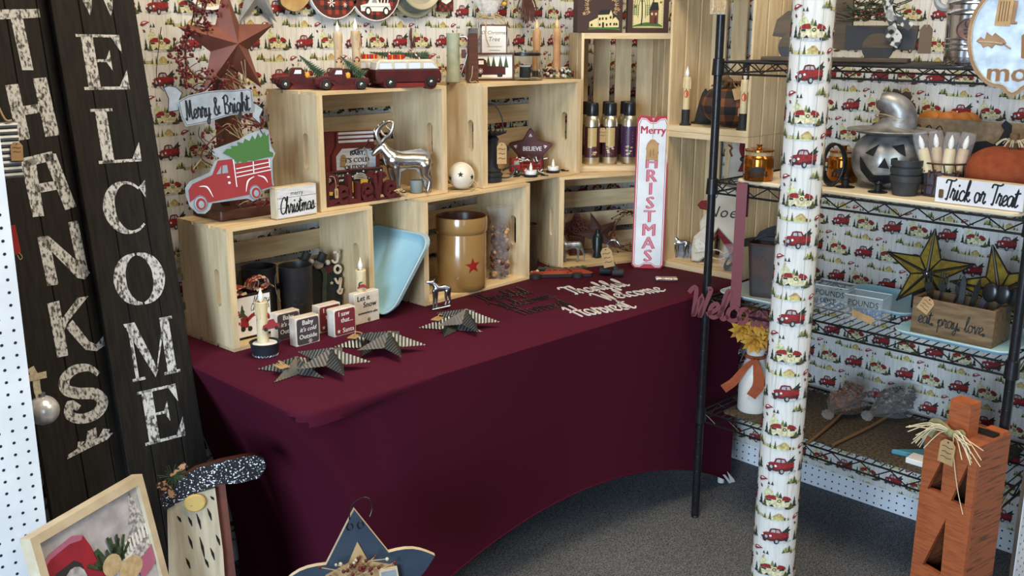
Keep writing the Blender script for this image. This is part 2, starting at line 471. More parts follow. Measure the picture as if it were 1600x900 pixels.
def camper_motif():
    L = []
    a = lambda m, o, k=0: L.append((k, m, o))
    a('p_shadow', ell(2, -17, 38, 4, 12))
    a('p_pale', ell(-19, 13, 11, 15, 12))
    a('p_lgreen', pine(-1, 10, 6, 15), 1)
    a('p_dgreen', pine(5, 8, 5, 14), 2)
    a('p_cream', [(-27, -14), (-28, 2), (-23, 8), (26, 8), (29, 2), (27, -14)], 2)
    a('p_red', [(-28, 2), (-25, 8), (-17, 13), (-6, 14), (-3, 7), (-3, 3), (-20, 3)], 3)
    a('p_red', [(9, 3), (9, 9), (12, 14), (20, 12), (26, 8), (29, 2)], 3)
    a('p_dark', rect(-24, -1.5, -13, 2.5), 4)
    a('p_dark', rect(14, -1.5, 25, 2.5), 4)
    a('p_yel', rect(-2, -15, 9, 9), 4)
    a('p_cream', rect(-.8, -14, 7.8, 7.6), 5)
    a('p_olive', ell(3.5, 1.5, 4.2, 4.4, 10), 6)
    a('p_cream', ell(3.5, 1.5, 2, 2.1, 8), 7)
    a('p_dark', [(-17, -15), (-10, -9), (-6, -15)], 4)
    a('p_dgreen', pine(-36, -15, 6, 27), 3)
    a('p_olive', pine(-26, -17, 6.5, 21), 5)
    a('p_dgreen', pine(37, -15, 7, 27), 3)
    a('p_olive', pine(28, -18, 9, 15), 5)
    a('p_dark', ell(24, -17, 9, 3.4, 10), 4)
    return L
def scene_motif():     # cabin, skater pines, sled and small birds between the rows
    L = []
    a = lambda m, o, k=0: L.append((k, m, o))
    a('p_pale', ell(-4, -4, 34, 4.2, 14))
    a('p_yel', [(-4, -5), (-6, 2), (4, 8), (12, 4), (14, -5)], 1)
    a('p_tan', [(-8, 1), (2, 10), (7, 10), (16, 0), (12, 0), (5, 7), (-3, 1)], 2)
    a('p_brown', rect(14, -6, 18, 0), 2)
    a('p_olive', pine(-12, -6, 3.5, 18, 4), 2)
    a('p_olive', pine(-22, -6, 3, 12), 2)
    a('p_olive', pine(-40, -6, 3, 12), 2)
    a('p_grey', rect(-38, -1, -22, .4), 1)
    a('p_yel', rect(-38, -6, -24, -2), 1)
    a('p_olive', pine(23, -6, 2.5, 7), 2)
    a('p_red', [(33, -4), (36, 3), (44, 6), (56, 3), (46, -2), (38, -5)], 1)
    a('p_white', [(37, 0), (42, 4), (49, 3), (42, 0)], 2)
    a('p_dark', [(33, -4), (38, -5.6), (48, -2.4), (58, 2.5), (46, -3.4), (38, -6.6)], 2)
    a('p_dgreen', pine(58, -8, 3.5, 7), 2)
    a('p_dgreen', pine(65, -8, 3.5, 9), 2)
    a('p_brown', [(40, -20), (38, -13), (43, -14), (45, -19)], 1)
    a('p_tan', [(54, -18), (57, -11), (60, -12), (57, -19)], 1)
    return L
MOT = (truck_motif(), camper_motif(), scene_motif())
def strip(pts, a, b):                # the part of an outline between x = a and x = b
    for s_, v in ((1, a), (-1, b)):
        o = []
        for i in range(len(pts)):
            p, q = pts[i-1], pts[i]; dp, dq = s_*(p[0]-v), s_*(q[0]-v)
            if (dp < 0) != (dq < 0): t = dp/(dp-dq); o.append((v, p[1]+(q[1]-p[1])*t))
            if dq >= 0: o.append(q)
        pts = o
        if len(pts) < 3: return []
    return pts
def wallpaper(mb, x0, x1, z0, z1, ax, az, place, px=.172, pz=.092, seg=0):
    """motifs over x0..x1, z0..z1; a truck sits at (ax, az); place(x, z, lift) gives the 3-D point"""
    r0, r1 = math.floor((z0-az)/pz)-1, math.ceil((z1-az)/pz)+1
    def put_(m, cx, cz, g_=1.):
        for k, mt, o in m:
            pts = [(cx+p[0]*g_*.001, cz+p[1]*g_*.001) for p in o]
            if min(p[0] for p in pts) > x1 or max(p[0] for p in pts) < x0 or min(p[1] for p in pts) > z1 or max(p[1] for p in pts) < z0: continue
            pts = [(min(max(p[0], x0), x1), min(max(p[1], z0), z1)) for p in pts]
            if abs(area2(pts)) < 1e-9: continue
            if area2(pts) < 0: pts = rev(pts)
            xs = [p[0] for p in pts]; n = math.ceil((max(xs)-min(xs))/seg) if seg else 1
            for i in range(n):
                q = pts if n == 1 else strip(pts, min(xs)+(max(xs)-min(xs))*i/n, min(xs)+(max(xs)-min(xs))*(i+1)/n)
                if len(q) > 2: mb.add([place(p[0], p[1], .0004+.00012*k) for p in q], [tuple(range(len(q)))], mt)
    for r in range(r0, r1+1):
        z = az+r*pz; sh = (px/2 if r % 2 else 0)
        for i in range(math.floor((x0-ax)/px)-2, math.ceil((x1-ax)/px)+3):
            cx = ax+i*px+sh
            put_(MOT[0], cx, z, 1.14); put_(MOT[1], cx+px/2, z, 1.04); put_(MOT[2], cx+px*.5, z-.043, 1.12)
    i = math.floor((x0-ax)/.043)
    while ax+i*.043 < x1:
        x = ax+i*.043+.02
        if x0 < x < x1: mb.add([place(x-.0006, z0, .0003), place(x+.0006, z0, .0003), place(x+.0006, z1, .0003), place(x-.0006, z1, .0003)], [(0, 1, 2, 3)], 'paper_line')
        i += 1
def holes(mb, x0, x1, z0, z1, place, r=.0032, p=.0254):
    nx, nz = int((x1-x0)/p), int((z1-z0)/p)
    for i in range(nx+1):
        for j in range(nz+1):
            mb.add([place(x0+i*p+q[0], z0+j*p+q[1], .0005) for q in ell(0, 0, r, r, 8)], [tuple(range(8))], 'peg_hole')

YB, XR = -.272, 1.82
mb = MB().box(-2.4, YB, .055, XR+.05, YB+.05, 2.3, 'paper')
mb.box(-2.4, YB-.001, .0, XR, YB+.05, .055, 'pegboard')
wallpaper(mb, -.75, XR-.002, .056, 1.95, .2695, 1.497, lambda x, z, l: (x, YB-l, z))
struct(build(mb, 'wall_back'))
mb = MB().box(-2.4, YB-.014, 0, -.02, YB-.001, .032, 'pale_trim')
struct(build(mb, 'baseboard_back'))
ZS = .072
mb = MB().box(XR, -2.7, ZS, XR+.05, YB, 2.3, 'paper')
mb.box(XR-.001, -2.7, 0, XR+.05, YB, ZS, 'pegboard')
wallpaper(mb, -YB+.002, 2.3, ZS+.001, 1.95, 1.233, 1.307, lambda x, z, l: (XR-l, -x, z))
holes(mb, .75, 2.2, .012, .068, lambda x, z, l: (XR-.001-l, -x, z))
struct(build(mb, 'wall_right'))
mb = MB().box(-2.4, -.75, .0, -.555, -.738, 2.3, 'pegboard')
holes(mb, -.5725-.0254*12, -.5715, .2, 1.5, lambda x, z, l: (x, -.75-l, z))
struct(build(mb, 'wall_left'))
mb = MB().box(-.585, -.738, 0, -.553, -.70, 2.3, 'dark_trim')
struct(build(mb, 'trim_1'))
mb = MB().box(1.445, -2.002, 0, 1.90, -1.990, 2.3, 'pegboard')
holes(mb, 1.462, 1.80, .012, 1.4, lambda x, z, l: (x, -2.002-l, z))
struct(build(mb, 'wall_front'))
mb = MB().box(1.438, -2.000, 0, 1.4445, -1.992, 2.3, 'dark_trim')
struct(build(mb, 'trim_2'))

# ---------------------------------------------------------------- pole wrapped in the same paper
PX, PY, PR = .867, -1.615, .0455
mb = MB()
mb.M = tr(PX, PY, 0)
mb.lathe([(PR*1.16, .02), (PR*1.12, .4), (PR, 1.3), (PR, 2.3)], 'paper', 48)
mb.M = Matrix()
def polep(x, z, l):
    t = x/PR; q = PR*(1.0+.12*min(1, max(0, (1.3-z)/.9)))+l*1.6+.0003; return (PX+q*math.sin(t), PY-q*math.cos(t), z)
wallpaper(mb, -PI*PR, PI*PR, .03, 2.1, -.048, 1.075, polep, seg=.005)
pole = build(mb, 'support_pole')
tag(pole, 'round pole wrapped in red truck wallpaper, in front of the wire shelf', 'pole')
bm_ = MB().lathe([(.062, 0), (.062, .012), (.05, .02)], 'dark_trim', 24)
b_ = build(bm_, 'foot_ring', pole); b_.location = (PX, PY, 0)

# ---------------------------------------------------------------- table and its stretch cover
TZ = .745
TX0, TX1, TY0, TY1 = -.125, 1.63, -1.046, -.315
ft = thing('folding_table', 'long table under a fitted burgundy stretch cover with arched hem', 'table', (0, 0, 0))
mb = MB(); mb.M = tr(0, 0, TZ-.012)@rot(x=-PI/2)
mb.prism([rrect(TX0+.03, TY0+.02, TX1-.02, TY1-.02, .045)], 0, .016, 'white_plastic'); build(mb, 'tabletop', ft)
FEET = {'fl': (.17, -.925), 'fr': (1.628, -1.0), 'br': (1.60, -.36), 'bl': (.085, -.36)}
for k, (x, y) in FEET.items():
    xx = x+(.022 if 'l' in k else -.022); yy = y+(.022 if k[0] == 'f' else -.022)
    build(MB().tube([(xx, yy, TZ-.033), (xx, yy, .004)], .012, 'white_plastic', 10), 'leg', ft)
r_ = .055
loop = []                                   # (top x, y, foot x, foot y, hem height, corner closeness, lip)
def sub(a, b, n): return [(a[0]+(b[0]-a[0])*i/n, a[1]+(b[1]-a[1])*i/n, i/n) for i in range(1, n)]
cors = (('br', TX1-r_, TY1-r_, 0), ('bl', TX0+r_, TY1-r_, PI/2), ('fl', TX0+r_, TY0+r_, PI), ('fr', TX1-r_, TY0+r_, 3*PI/2))
def corner_pts(c): return [(c[1]+r_*math.cos(c[3]+PI/2*i/6), c[2]+r_*math.sin(c[3]+PI/2*i/6)) for i in range(7)]
HEMH = {'br': .2, 'bl': .04, 'fl': .205, 'fr': .13}
for q in range(4):
    c = cors[q]; d = cors[(q+1) % 4]; f, g = FEET[c[0]], FEET[d[0]]
    for p in corner_pts(c): loop.append((p[0], p[1], f[0], f[1], .003, 1.))
    n = 40 if q in (0, 2) else 22
    for x, y, u in sub(corner_pts(c)[-1], corner_pts(d)[0], n):
        L_ = math.dist(corner_pts(c)[-1], corner_pts(d)[0])
        k = max(math.exp(-(u*L_/.20)**2), math.exp(-((1-u)*L_/.20)**2))
        loop.append((x, y, f[0]+(g[0]-f[0])*u, f[1]+(g[1]-f[1])*u, .003+HEMH[c[0]]*(4*u*(1-u))**.9, k))
n_ = len(loop); ROW = 26
vs = [(x, y, TZ) for x, y in inset([(p[0], p[1]) for p in loop], .005)]
for j in range(ROW+1):
    for (ex, ey, hx, hy, hz, k) in loop:
        z0 = TZ-.005; z = z0+(hz-z0)*j/ROW*(.3+.7*j/ROW) if j < ROW else hz
        fr = min(1, max(0, (TY0+r_-ey)/r_)); lip = (.006+.036*fr)*k; dz = z0-z
        v = max(0, dz-lip)/(z0-hz-lip)
        s_ = (1-(1-v)**2.0)*k + (1-k)*(1-(1-v)**(1.25 if hy < -.92 and ey < TY0+.001 else 1.7))
        if v > 0: s_ = s_*(1-.36*fr*k**2)+.36*fr*k**2
        vs.append((ex+(hx-ex)*s_, ey+(hy-ey)*s_, z))
fs = [tuple(range(n_))]+[(a*n_+i, (a+1)*n_+i, (a+1)*n_+(i+1) % n_, a*n_+(i+1) % n_) for a in range(ROW+1) for i in range(n_)]
cl = build(MB().add(vs, fs, 'cloth', True), 'stretch_cover', ft, sharp=50)
build(MB().tube(vs[-n_:], .003, 'cloth', 6, closed=True), 'hem', cl)
mb = MB().add([(1.60, -1.004, .055), (1.645, -1.006, .012), (1.65, -1.008, .0), (1.625, -1.006, .004)], [(0, 1, 2, 3)], 'white_plastic')
mb.add([(1.575, -1.003, .05), (1.59, -1.004, .045), (1.63, -1.006, .003), (1.615, -1.006, .004)], [(0, 1, 2, 3)], 'white_plastic')
build(mb, 'foot_pocket', cl, 'white foot pocket edge')

# ---------------------------------------------------------------- wooden crates
CW, CH, CD, SL, EP = .463, .3146, .2273, .0085, .0185
def make_crate(label, loc, rz):
    t = thing('wooden_crate', label, 'crate', loc, rz, 'pale pine crates stacked as shelves on the table')
    for k in (0, 1):
        mb = MB(); x0 = 0 if k == 0 else CW-EP
        mb.M = Matrix(((0, 1, 0, x0), (1, 0, 0, 0), (0, 0, 1, 0), (0, 0, 0, 1)))   # profile in y-z, thickness along x
        slot = rrect(.043, CH/2-.048, .067, CH/2+.048, .0118, 5)
        mb.prism([rect(.0, SL, CD-SL, CH-SL), slot], 0, EP, 'pine_z')
        build(mb, 'end_panel', t, recalc=True)
    def slats(name, n, span, fn):
        mb = MB(); wd = (span-(n-1)*.011)/n
        if name == 'back_slats': wd = (span-(n-1)*.021)/n
        st = (span-wd)/(n-1)
        for i in range(n): fn(mb, i*st, i*st+wd)
        build(mb, name, t)
    slats('top_slats', 3, CD, lambda m, a, b: m.box(0, a, CH-SL, CW, b, CH, 'pine_x'))
    slats('bottom_slats', 3, CD, lambda m, a, b: m.box(0, a, 0, CW, b, SL, 'pine_x'))
    slats('back_slats', 4, CH-2*SL-.004, lambda m, a, b: m.box(0, CD-SL, SL+.002+a, CW, CD, SL+.002+b, 'pine_x'))
    return t
Z1, Z2 = TZ+CH+.001, TZ+2*CH+.002
crate0 = make_crate('pale crate at the left end of the table, holding black pails and a snowman bag', (0, -.5632, TZ), .051)
def crate(label, loc, rz, stand=False):
    c = dup(crate0, label, loc, rz)
    if stand:
        for k in kids(c): k.matrix_local = Matrix(((0, 0, -1, CH), (0, 1, 0, 0), (1, 0, 0, 0), (0, 0, 0, 1)))
    return c
crate('pale crate on the table holding the brown stoneware crock', (.6267, -.5614, TZ), .048)
crate('pale crate lying on the table behind the tall enamel sign, holding a silver wire reindeer', (1.2491, -.5198, TZ), -.3424)
crate('pale crate in the upper row holding the silver reindeer and the red word sign', (.3004, -.5305, Z1), .038)
crate('pale crate in the upper row holding the black candle lantern and two tea lights', (.8988, -.5253, Z1), .038)
crate('upright crate in the corner holding gold spray cans', (1.3971, -.4751, Z1), -.6543, True)
def crate_r(label, z):
    c = crate(label, (1.558, -.7195, z), -PI/2, True)
crate_r('upright crate by the right wall on the table, holding the cloth gnome and small deer', TZ)
crate_r('upright crate stacked on top by the right wall, holding the plaid pumpkin', TZ+CW+.001)

# ---------------------------------------------------------------- black wire shelf
SX, SY, SLN, SDP = 1.3303, -1.064, .903, .45
ws = thing('wire_shelf', 'black four tier wire shelf standing along the right wall', 'shelf', (0, 0, 0))
for x in (SX, SX+SDP):
    for y in (SY, SY-SLN):
        mb = MB().tube([(x, y, .012), (x, y, 1.98)], .0125, 'black_metal', 14)
        for i in range(1, 76): mb.lathe([(.0127, .012+i*.0254), (.0122, .0135+i*.0254), (.0127, .015+i*.0254)], 'black_metal', 14, x, y) if i % 2 == 0 else None
        mb.lathe([(.010, 0), (.013, .004), (.006, .012)], 'black_metal', 12, x, y)
        build(mb, 'post', ws)
TIERS = (.370, .743, 1.099, 1.448)
for z in TIERS:
    mb = MB()
    x0, x1, y0, y1 = SX, SX+SDP, SY-SLN, SY
    cr = [(x0, y0), (x1, y0), (x1, y1), (x0, y1)]
    for i in range(4):
        a, b = cr[i], cr[(i+1) % 4]
        for dz in (0, -.033): mb.tube([(*a, z-.003+dz), (*b, z-.003+dz)], .0032, 'black_metal', 6)
        L = math.dist(a, b); n = int(L/.045); P = []
        for k in range(n+1):
            t = (k+.3)/(n+.6); P.append((a[0]+(b[0]-a[0])*t, a[1]+(b[1]-a[1])*t, z-.005-(.027 if k % 2 else 0)))
        mb.tube(P, .0022, 'black_metal', 5)
    y = y0+.02
    while y < y1-.01:
        mb.tube([(x0, y, z-.002), (x1, y, z-.002)], .0017, 'black_metal', 5); y += .026
    for x in (x0+SDP*.33, x0+SDP*.67): mb.tube([(x, y0, z-.006), (x, y1, z-.006)], .0028, 'black_metal', 5)
    so = build(mb, 'wire_tier', ws)
    for (x, y) in cr: build(MB().lathe([(.0128, z-.042), (.0185, z-.040), (.0165, z+.006), (.0128, z+.008)], 'black_metal', 16, x, y), 'collar', so)
# ================================================================ helpers for the goods
def face(u): return -(YAW+math.atan((u-800)/FPX))        # turn that looks back at the visitor's side
def Z(pts, ox, oy, k): return [((x-ox)*k, (oy-y)*k) for x, y in pts]
mat('worn_white', (.50, .50, .49), .8, c2=(.05, .046, .04), nscale=190, stretch=(1, 1, .55), contrast=(.46, .62), detail=10)
mat('sign_black', (.008, .007, .006), .7, c2=(.016, .0135, .011), nscale=14, stretch=(10, 10, 1), spec=.2)
plain('groove', (.002, .002, .002), .9)
mat('kraft', (.45, .29, .13), .8, c2=(.36, .22, .10), nscale=40)
plain('ink', (.012, .012, .013), .7)
plain('ink_brown', (.10, .06, .03), .8)
mat('twine', (.50, .36, .19), .85, c2=(.34, .23, .11), nscale=60)
mat('galvanised', (.42, .44, .45), .38, metal=.85, c2=(.24, .26, .28), nscale=26, contrast=(.35, .65))
mat('galv_flat', (.36, .375, .38), .6, metal=.25, c2=(.25, .265, .27), nscale=30)
plain('white_paint', (.74, .73, .70), .55)
mat('cream_wood', (.62, .52, .36), .6, c2=(.5, .4, .26), nscale=20)
mat('rust_red', (.165, .045, .026), .55, c2=(.10, .028, .018), nscale=14, bump=.15, bscale=60)
mat('brown_wood', (.10, .030, .014), .5, c2=(.055, .017, .009), nscale=8, stretch=(2, 12, 12))
mat('berry_red', (.13, .012, .012), .35, c2=(.08, .008, .01), nscale=50)
plain('red_paint', (.27, .018, .016), .5)
plain('red_deep', (.14, .012, .016), .5)
plain('green_paint', (.045, .13, .02), .6)
mat('pine_green', (.02, .05, .022), .8, c2=(.05, .085, .035), nscale=90)
plain('snow', (.78, .78, .77), .8)

def price_tag(parent, x, z, w_, h_, y, r2=0, name='price_tag', lines=3, label='kraft paper price tag'):
    mb = MB(); mb.M = tr(x, y, z)@rot(y=r2)
    o = [(-w_/2, -h_/2), (w_/2, -h_/2), (w_/2, h_*.32), (w_*.25, h_/2), (-w_*.25, h_/2), (-w_/2, h_*.32)]
    mb.prism([o], 0, .0008, 'kraft')
    for i in range(lines):
        zz = h_*(.2-.22*i); q = w_*(.34-.05*(i % 2))
        mb.stroke([(-q, zz), (-q*.4, zz+h_*.03), (q*.2, zz-h_*.02), (q, zz+h_*.01)], h_*.035, -.0004, -.0004, 'ink_brown', 3)
    mb.flat(ell(0, h_*.4, w_*.06, w_*.06, 8), -.0005, 'ink')
    return build(mb, name, parent, label)

# ---------------------------------------------------------------- two tall black porch signs
SER = {
 'E': [rect(.1, 0, .36, 1), rect(0, .95, .95, 1), rect(0, 0, 1, .055), [(.95, 1), (.95, .66), (.76, .95)], rect(.36, .5, .66, .55), [(.68, .72), (.68, .34), (.56, .525)], [(1, 0), (1, .36), (.78, .05)]],
 'L': [rect(.1, 0, .36, 1), rect(0, .95, .5, 1), rect(0, 0, 1, .055), [(1, 0), (1, .36), (.78, .05)]],
 'M': [rect(.0, 0, .28, .05), rect(.08, 0, .15, 1), [(.0, 1), (.24, 1), (.58, .12), (.50, 0)], [(.50, 0), (.56, .1), (.92, 1), (.86, 1)], rect(.78, .0, .98, 1), rect(.70, 0, 1.06, .05), rect(.82, .95, 1.06, 1)],
 'W': [[(.0, 1), (.2, 1), (.42, .16), (.36, 0)], [(.36, 0), (.41, .12), (.56, .9), (.5, .9)], [(.46, 1), (.66, 1), (.82, .16), (.76, 0)], [(.76, 0), (.81, .1), (1.0, 1), (.94, 1)], rect(-.06, .95, .3, 1), rect(.84, .95, 1.08, 1)],
}
BLK = {
 'T': [[(0, .80), (1, .86), (1, 1), (.02, .96)], [(.42, 0), (.66, 0), (.62, .84), (.36, .82)]],
 'H': [[(.06, 0), (.34, .02), (.28, .9), (.0, .88)], [(.68, .04), (1, .06), (.92, 1), (.62, .98)], [(.28, .40), (.72, .44), (.70, .58), (.26, .54)]],
 'A': [[(.06, 0), (.30, .0), (.32, .92), (.0, .86)], [(.78, .06), (1.04, .1), (.78, .96), (.5, .96)], [(.1, .78), (.72, .86), (.7, 1), (.05, .92)], [(.2, .36), (.8, .40), (.78, .54), (.2, .5)]],
 'N': [[(.06, 0), (.30, 0), (.26, .8), (.02, .8)], [(.02, .8), (.26, .8), (1.04, .12), (.9, .02), (.74, .06)], [(.78, .1), (1.0, .14), (.96, 1), (.74, .98)]],
 'K': [[(.04, 0), (.26, 0), (.26, 1), (.02, .98)], [(.24, .42), (.36, .6), (.86, 1), (.64, 1), (.24, .66)], [(.3, .5), (.46, .62), (.72, .18), (.86, .1), (1.06, .26), (1.04, .06), (.84, -.02), (.62, .04)]],
}
def letter(mb, ch, x, z, w_, h_, mt, y=-.0006):
    if ch in SER or ch in BLK:
        for p in (SER.get(ch) or BLK[ch]): mb.flat([(x+(q[0]-.5)*w_, z+q[1]*h_) for q in p], y, mt)
    elif ch in 'CO':
        cx, cz, rx, rz_ = x, z+h_/2, w_*.42, h_*.46
        if ch == 'O':
            for a, b in ((96, 264), (-84, 84)):
                P = [(cx+rx*math.cos(math.radians(a+(b-a)*i/12)), cz+rz_*math.sin(math.radians(a+(b-a)*i/12))) for i in range(13)]
                mb.stroke(P, [w_*.05, w_*.2, w_*.27, w_*.2, w_*.05], y, y, mt, 2)
        else:
            P = [(cx+rx*math.cos(math.radians(48+264*i/16)), cz+rz_*math.sin(math.radians(48+264*i/16))) for i in range(17)]
            mb.stroke(P, [w_*.05, w_*.06, w_*.2, w_*.27, w_*.2, w_*.06, w_*.05], y, y, mt, 2)
            mb.flat([(x+w_*.42, z+h_*.64), (x+w_*.46, z+h_*.98), (x+w_*.3, z+h_*.86)], y, mt)
    elif ch == 'S':
        P = [(.9, .80), (.72, .93), (.4, .95), (.14, .82), (.12, .62), (.4, .5), (.78, .42), (.92, .24), (.74, .06), (.38, .02), (.1, .14), (.16, .34), (.3, .26)]
        mb.stroke([(x+(p[0]-.5)*w_, z+p[1]*h_) for p in P], [w_*.12, w_*.22, w_*.26, w_*.28, w_*.26, w_*.22, w_*.16], y, y, mt, 4)
def porch_sign(label, loc, letters, H, gx):
    mb = MB(); W2 = .097
    xs = [-W2]+gx+[W2]
    for i in range(3): mb.bbox(xs[i]+(.0008 if i else 0), 0, 0, xs[i+1]-(.0008 if i < 2 else 0), .018, H, 'sign_black', .0015)
    mb.box(-W2+.004, .004, .004, W2-.004, .0165, H-.004, 'groove')
    for z in (.12, .9, 1.7): mb.box(-W2+.01, .018, z, W2-.01, .034, z+.05, 'sign_black')
    for ch, x, z, w_, h_ in letters: letter(mb, ch, x, z, w_, h_, 'worn_white')
    return solo(mb, 'porch_sign', label, 'sign', loc, rx=-.2166, ry=.023, group='tall black lettered porch signs')
porch_sign('tall black board reading WELCOME in worn white serif letters, beside the table', (-.24, -.75, .004), [
    ('W', .003, 1.596, .12, .127), ('E', -.001, 1.427, .106, .126), ('L', .002, 1.259, .102, .125), ('C', .003, 1.092, .108, .125),
    ('O', .002, .924, .112, .126), ('M', .002, .753, .112, .136), ('E', .002, .600, .10, .128)], 1.96, [-.035, .042])
tsg = porch_sign('tall black board reading THANKS in worn white block letters, behind the left pegboard', (-.41, -.716, .004), [
    ('T', .008, 1.475, .10, .136), ('H', .008, 1.321, .098, .138), ('A', .014, 1.152, .10, .142), ('N', .02, .997, .10, .138),
    ('K', .022, .836, .11, .125), ('S', .014, .686, .095, .122)], 1.92, [-.014, .055])
mb = MB()     # small painted sprig under the S
for p in ([(-.045, .607), (.01, .62), (.05, .628), (.066, .64), (.05, .642), (.0, .632), (-.04, .617)], [(.0, .63), (.01, .658), (.03, .662), (.028, .64)], [(.03, .635), (.045, .655), (.06, .65), (.05, .636)], [(-.02, .622), (-.015, .64), (.0, .637)]):
    mb.flat(p, -.0007, 'worn_white')
build(mb, 'painted_sprig', tsg)

# ---------------------------------------------------------------- things hung on the end of the left pegboard
p = on(13, 240, 1, -.685)
t = thing('hanging_ornament', 'corrugated galvanised strip with kraft tag hanging at the left pegboard edge', 'ornament', p, face(18)*.4)
mb = MB()
for i in range(9):
    z0 = .055-i*.0122
    mb.tube([(-.021, 0, z0), (.021, 0, z0)], .0062, 'galvanised', 8)
build(mb, 'metal_strip', t)
mb = MB().tube([(-.03, -.004, .15), (-.012, -.006, .10), (.0, -.007, .066), (.012, -.006, .064)], .0022, 'twine', 6, 3); build(mb, 'hanger', t)
price_tag(t, .014, .004, .022, .036, -.009, .05, lines=2)
p = on(68, 641, 1, -.684)
t = thing('ball_ornament', 'pearly silver glass ball ornament on a lace ribbon at the left pegboard', 'ornament', p)
mat('pearl', (.55, .55, .54), .25, metal=.55, c2=(.72, .71, .69), nscale=45)
build(MB().ball((0, 0, 0), .0315, 'pearl', 24, 16), 'ball', t)
build(MB().lathe([(.007, .029), (.0075, .038), (.003, .0385)], 'galvanised', 12), 'cap', t)
mat('lace', (.58, .50, .36), .85, c2=(.4, .33, .22), nscale=200)
build(MB().stroke([(-.006, .036), (-.008, .05), (-.008, .072), (-.014, .092)], .014, -.001, .0, 'lace', 3).stroke([(-.016, .076), (.008, .076)], .014, -.002, -.001, 'lace', 2), 'ribbon', t)
t = thing('hang_tag', 'red paper tag hanging on the left pegboard edge', 'tag', on(24, 375, 1, -.69))
build(MB().prism([[(-.008, .03), (.003, .03), (.008, -.026), (-.004, -.03)]], 0, .0012, 'red_paint'), 'card', t)
build(MB().tube([(.004, -.001, -.026), (.009, -.001, -.036), (.004, -.001, -.04), (.0, -.001, -.03)], .0008, 'twine', 5, 3), 'string', t)

# ---------------------------------------------------------------- framed winter truck picture
d_ = CF + CR*((47-800)/FPX) - CU*((843-450)/FPX)
TL = CAM+d_*1.88
FW, LEAN, FRZ = .304, .2, .43
ex = Vector((math.cos(FRZ), math.sin(FRZ), 0)); bk = Vector((-math.sin(FRZ), math.cos(FRZ), 0))
FH = TL.z/math.cos(LEAN)
base = TL+ex*(FW/2); base = Vector((base.x, base.y, 0))-bk*(TL.z*math.tan(LEAN))
t = thing('framed_picture', 'framed snowy picture of a red truck leaning at lower left', 'picture', base+Vector((0, 0, .001)), FRZ, rx=-LEAN)
mb = MB(); w2 = FW/2
for o in ([(-w2, 0), (w2, 0), (w2-.018, .018), (-w2+.018, .018)], [(-w2, FH), (-w2+.018, FH-.018), (w2-.018, FH-.018), (w2, FH)],
          [(-w2, 0), (-w2+.018, .018), (-w2+.018, FH-.018), (-w2, FH)], [(w2, 0), (w2, FH), (w2-.018, FH-.018), (w2-.018, .018)]):
    mb.prism([o], 0, .028, 'cream_wood')
build(mb, 'frame', t, recalc=True)
mat('snow_scene', (.34, .33, .36), .7, c2=(.56, .54, .57), nscale=26, contrast=(.35, .7), detail=8)
mat('frost_tree', (.20, .21, .22), .7, c2=(.62, .61, .63), nscale=120, contrast=(.4, .6))
mat('pic_red', (.36, .02, .035), .6, c2=(.24, .015, .03), nscale=20)
plain('pic_pink', (.42, .13, .22), .6); plain('pic_dark', (.03, .028, .03), .6)
mat('pic_glass', (.25, .26, .28), .5, c2=(.55, .55, .57), nscale=50)
mat('pic_fur', (.60, .46, .27), .8, c2=(.45, .33, .18), nscale=80)
mb = MB().box(-w2+.016, .010, .016, w2-.016, .016, FH-.016, 'snow_scene')
mb.M = tr(0, 0, FH-.597+.012)
y = .0095
mb.flat([(.03, .40), (.14, .42), (.14, .47), (.03, .455)], y, 'snow')
for i in range(5):
    z = .555-i*.026; q = .012+i*.011
    mb.flat([(.112-q, z-.03), (.112+min(q, .026), z-.03), (.112, z+.012)], y-.0003*(i+1), 'frost_tree')
for i in range(9): mb.flat(rect(.045+i*.0105, .44+.002*i, .051+i*.0105, .466+.002*i), y-.002, 'snow')
mb.M = tr(-.006, 0, FH-.597+.026)
mb.flat([(-.14, .30), (-.14, .505), (-.11, .522), (-.05, .53), (-.024, .52), (-.012, .49), (.0, .44), (.01, .38), (.02, .30)], y-.0022, 'pic_red')
mb.flat([(-.14, .505), (-.11, .522), (-.05, .53), (-.024, .52), (-.03, .512), (-.06, .518), (-.11, .511), (-.14, .496)], y-.0026, 'pic_pink')
mb.flat([(-.135, .40), (-.13, .468), (-.105, .48), (-.06, .484), (-.045, .47), (-.03, .40)], y-.0028, 'pic_dark')
mb.flat(ell(-.068, .442, .028, .03, 14), y-.0031, 'pic_glass')
random.seed(3)
for i in range(26):
    a = random.uniform(0, PI); l = random.uniform(.02, .05); x0, z0 = .03+random.uniform(-.03, .03), .43
    mb.stroke([(x0, z0), (x0+math.cos(a)*l*.8, z0+math.sin(a)*l*1.2)], .007, y-.0033, y-.0033, 'pine_green', 1, False)
mb.flat(ell(.025, .43, .026, .022, 14), y-.0037, 'pic_fur'); mb.flat(ell(.07, .40, .034, .024, 14), y-.0036, 'pic_fur')
mb.flat([(.09, .40), (.139, .42), (.139, .38), (.09, .36)], y-.0035, 'pic_pink')
build(mb, 'print', t)

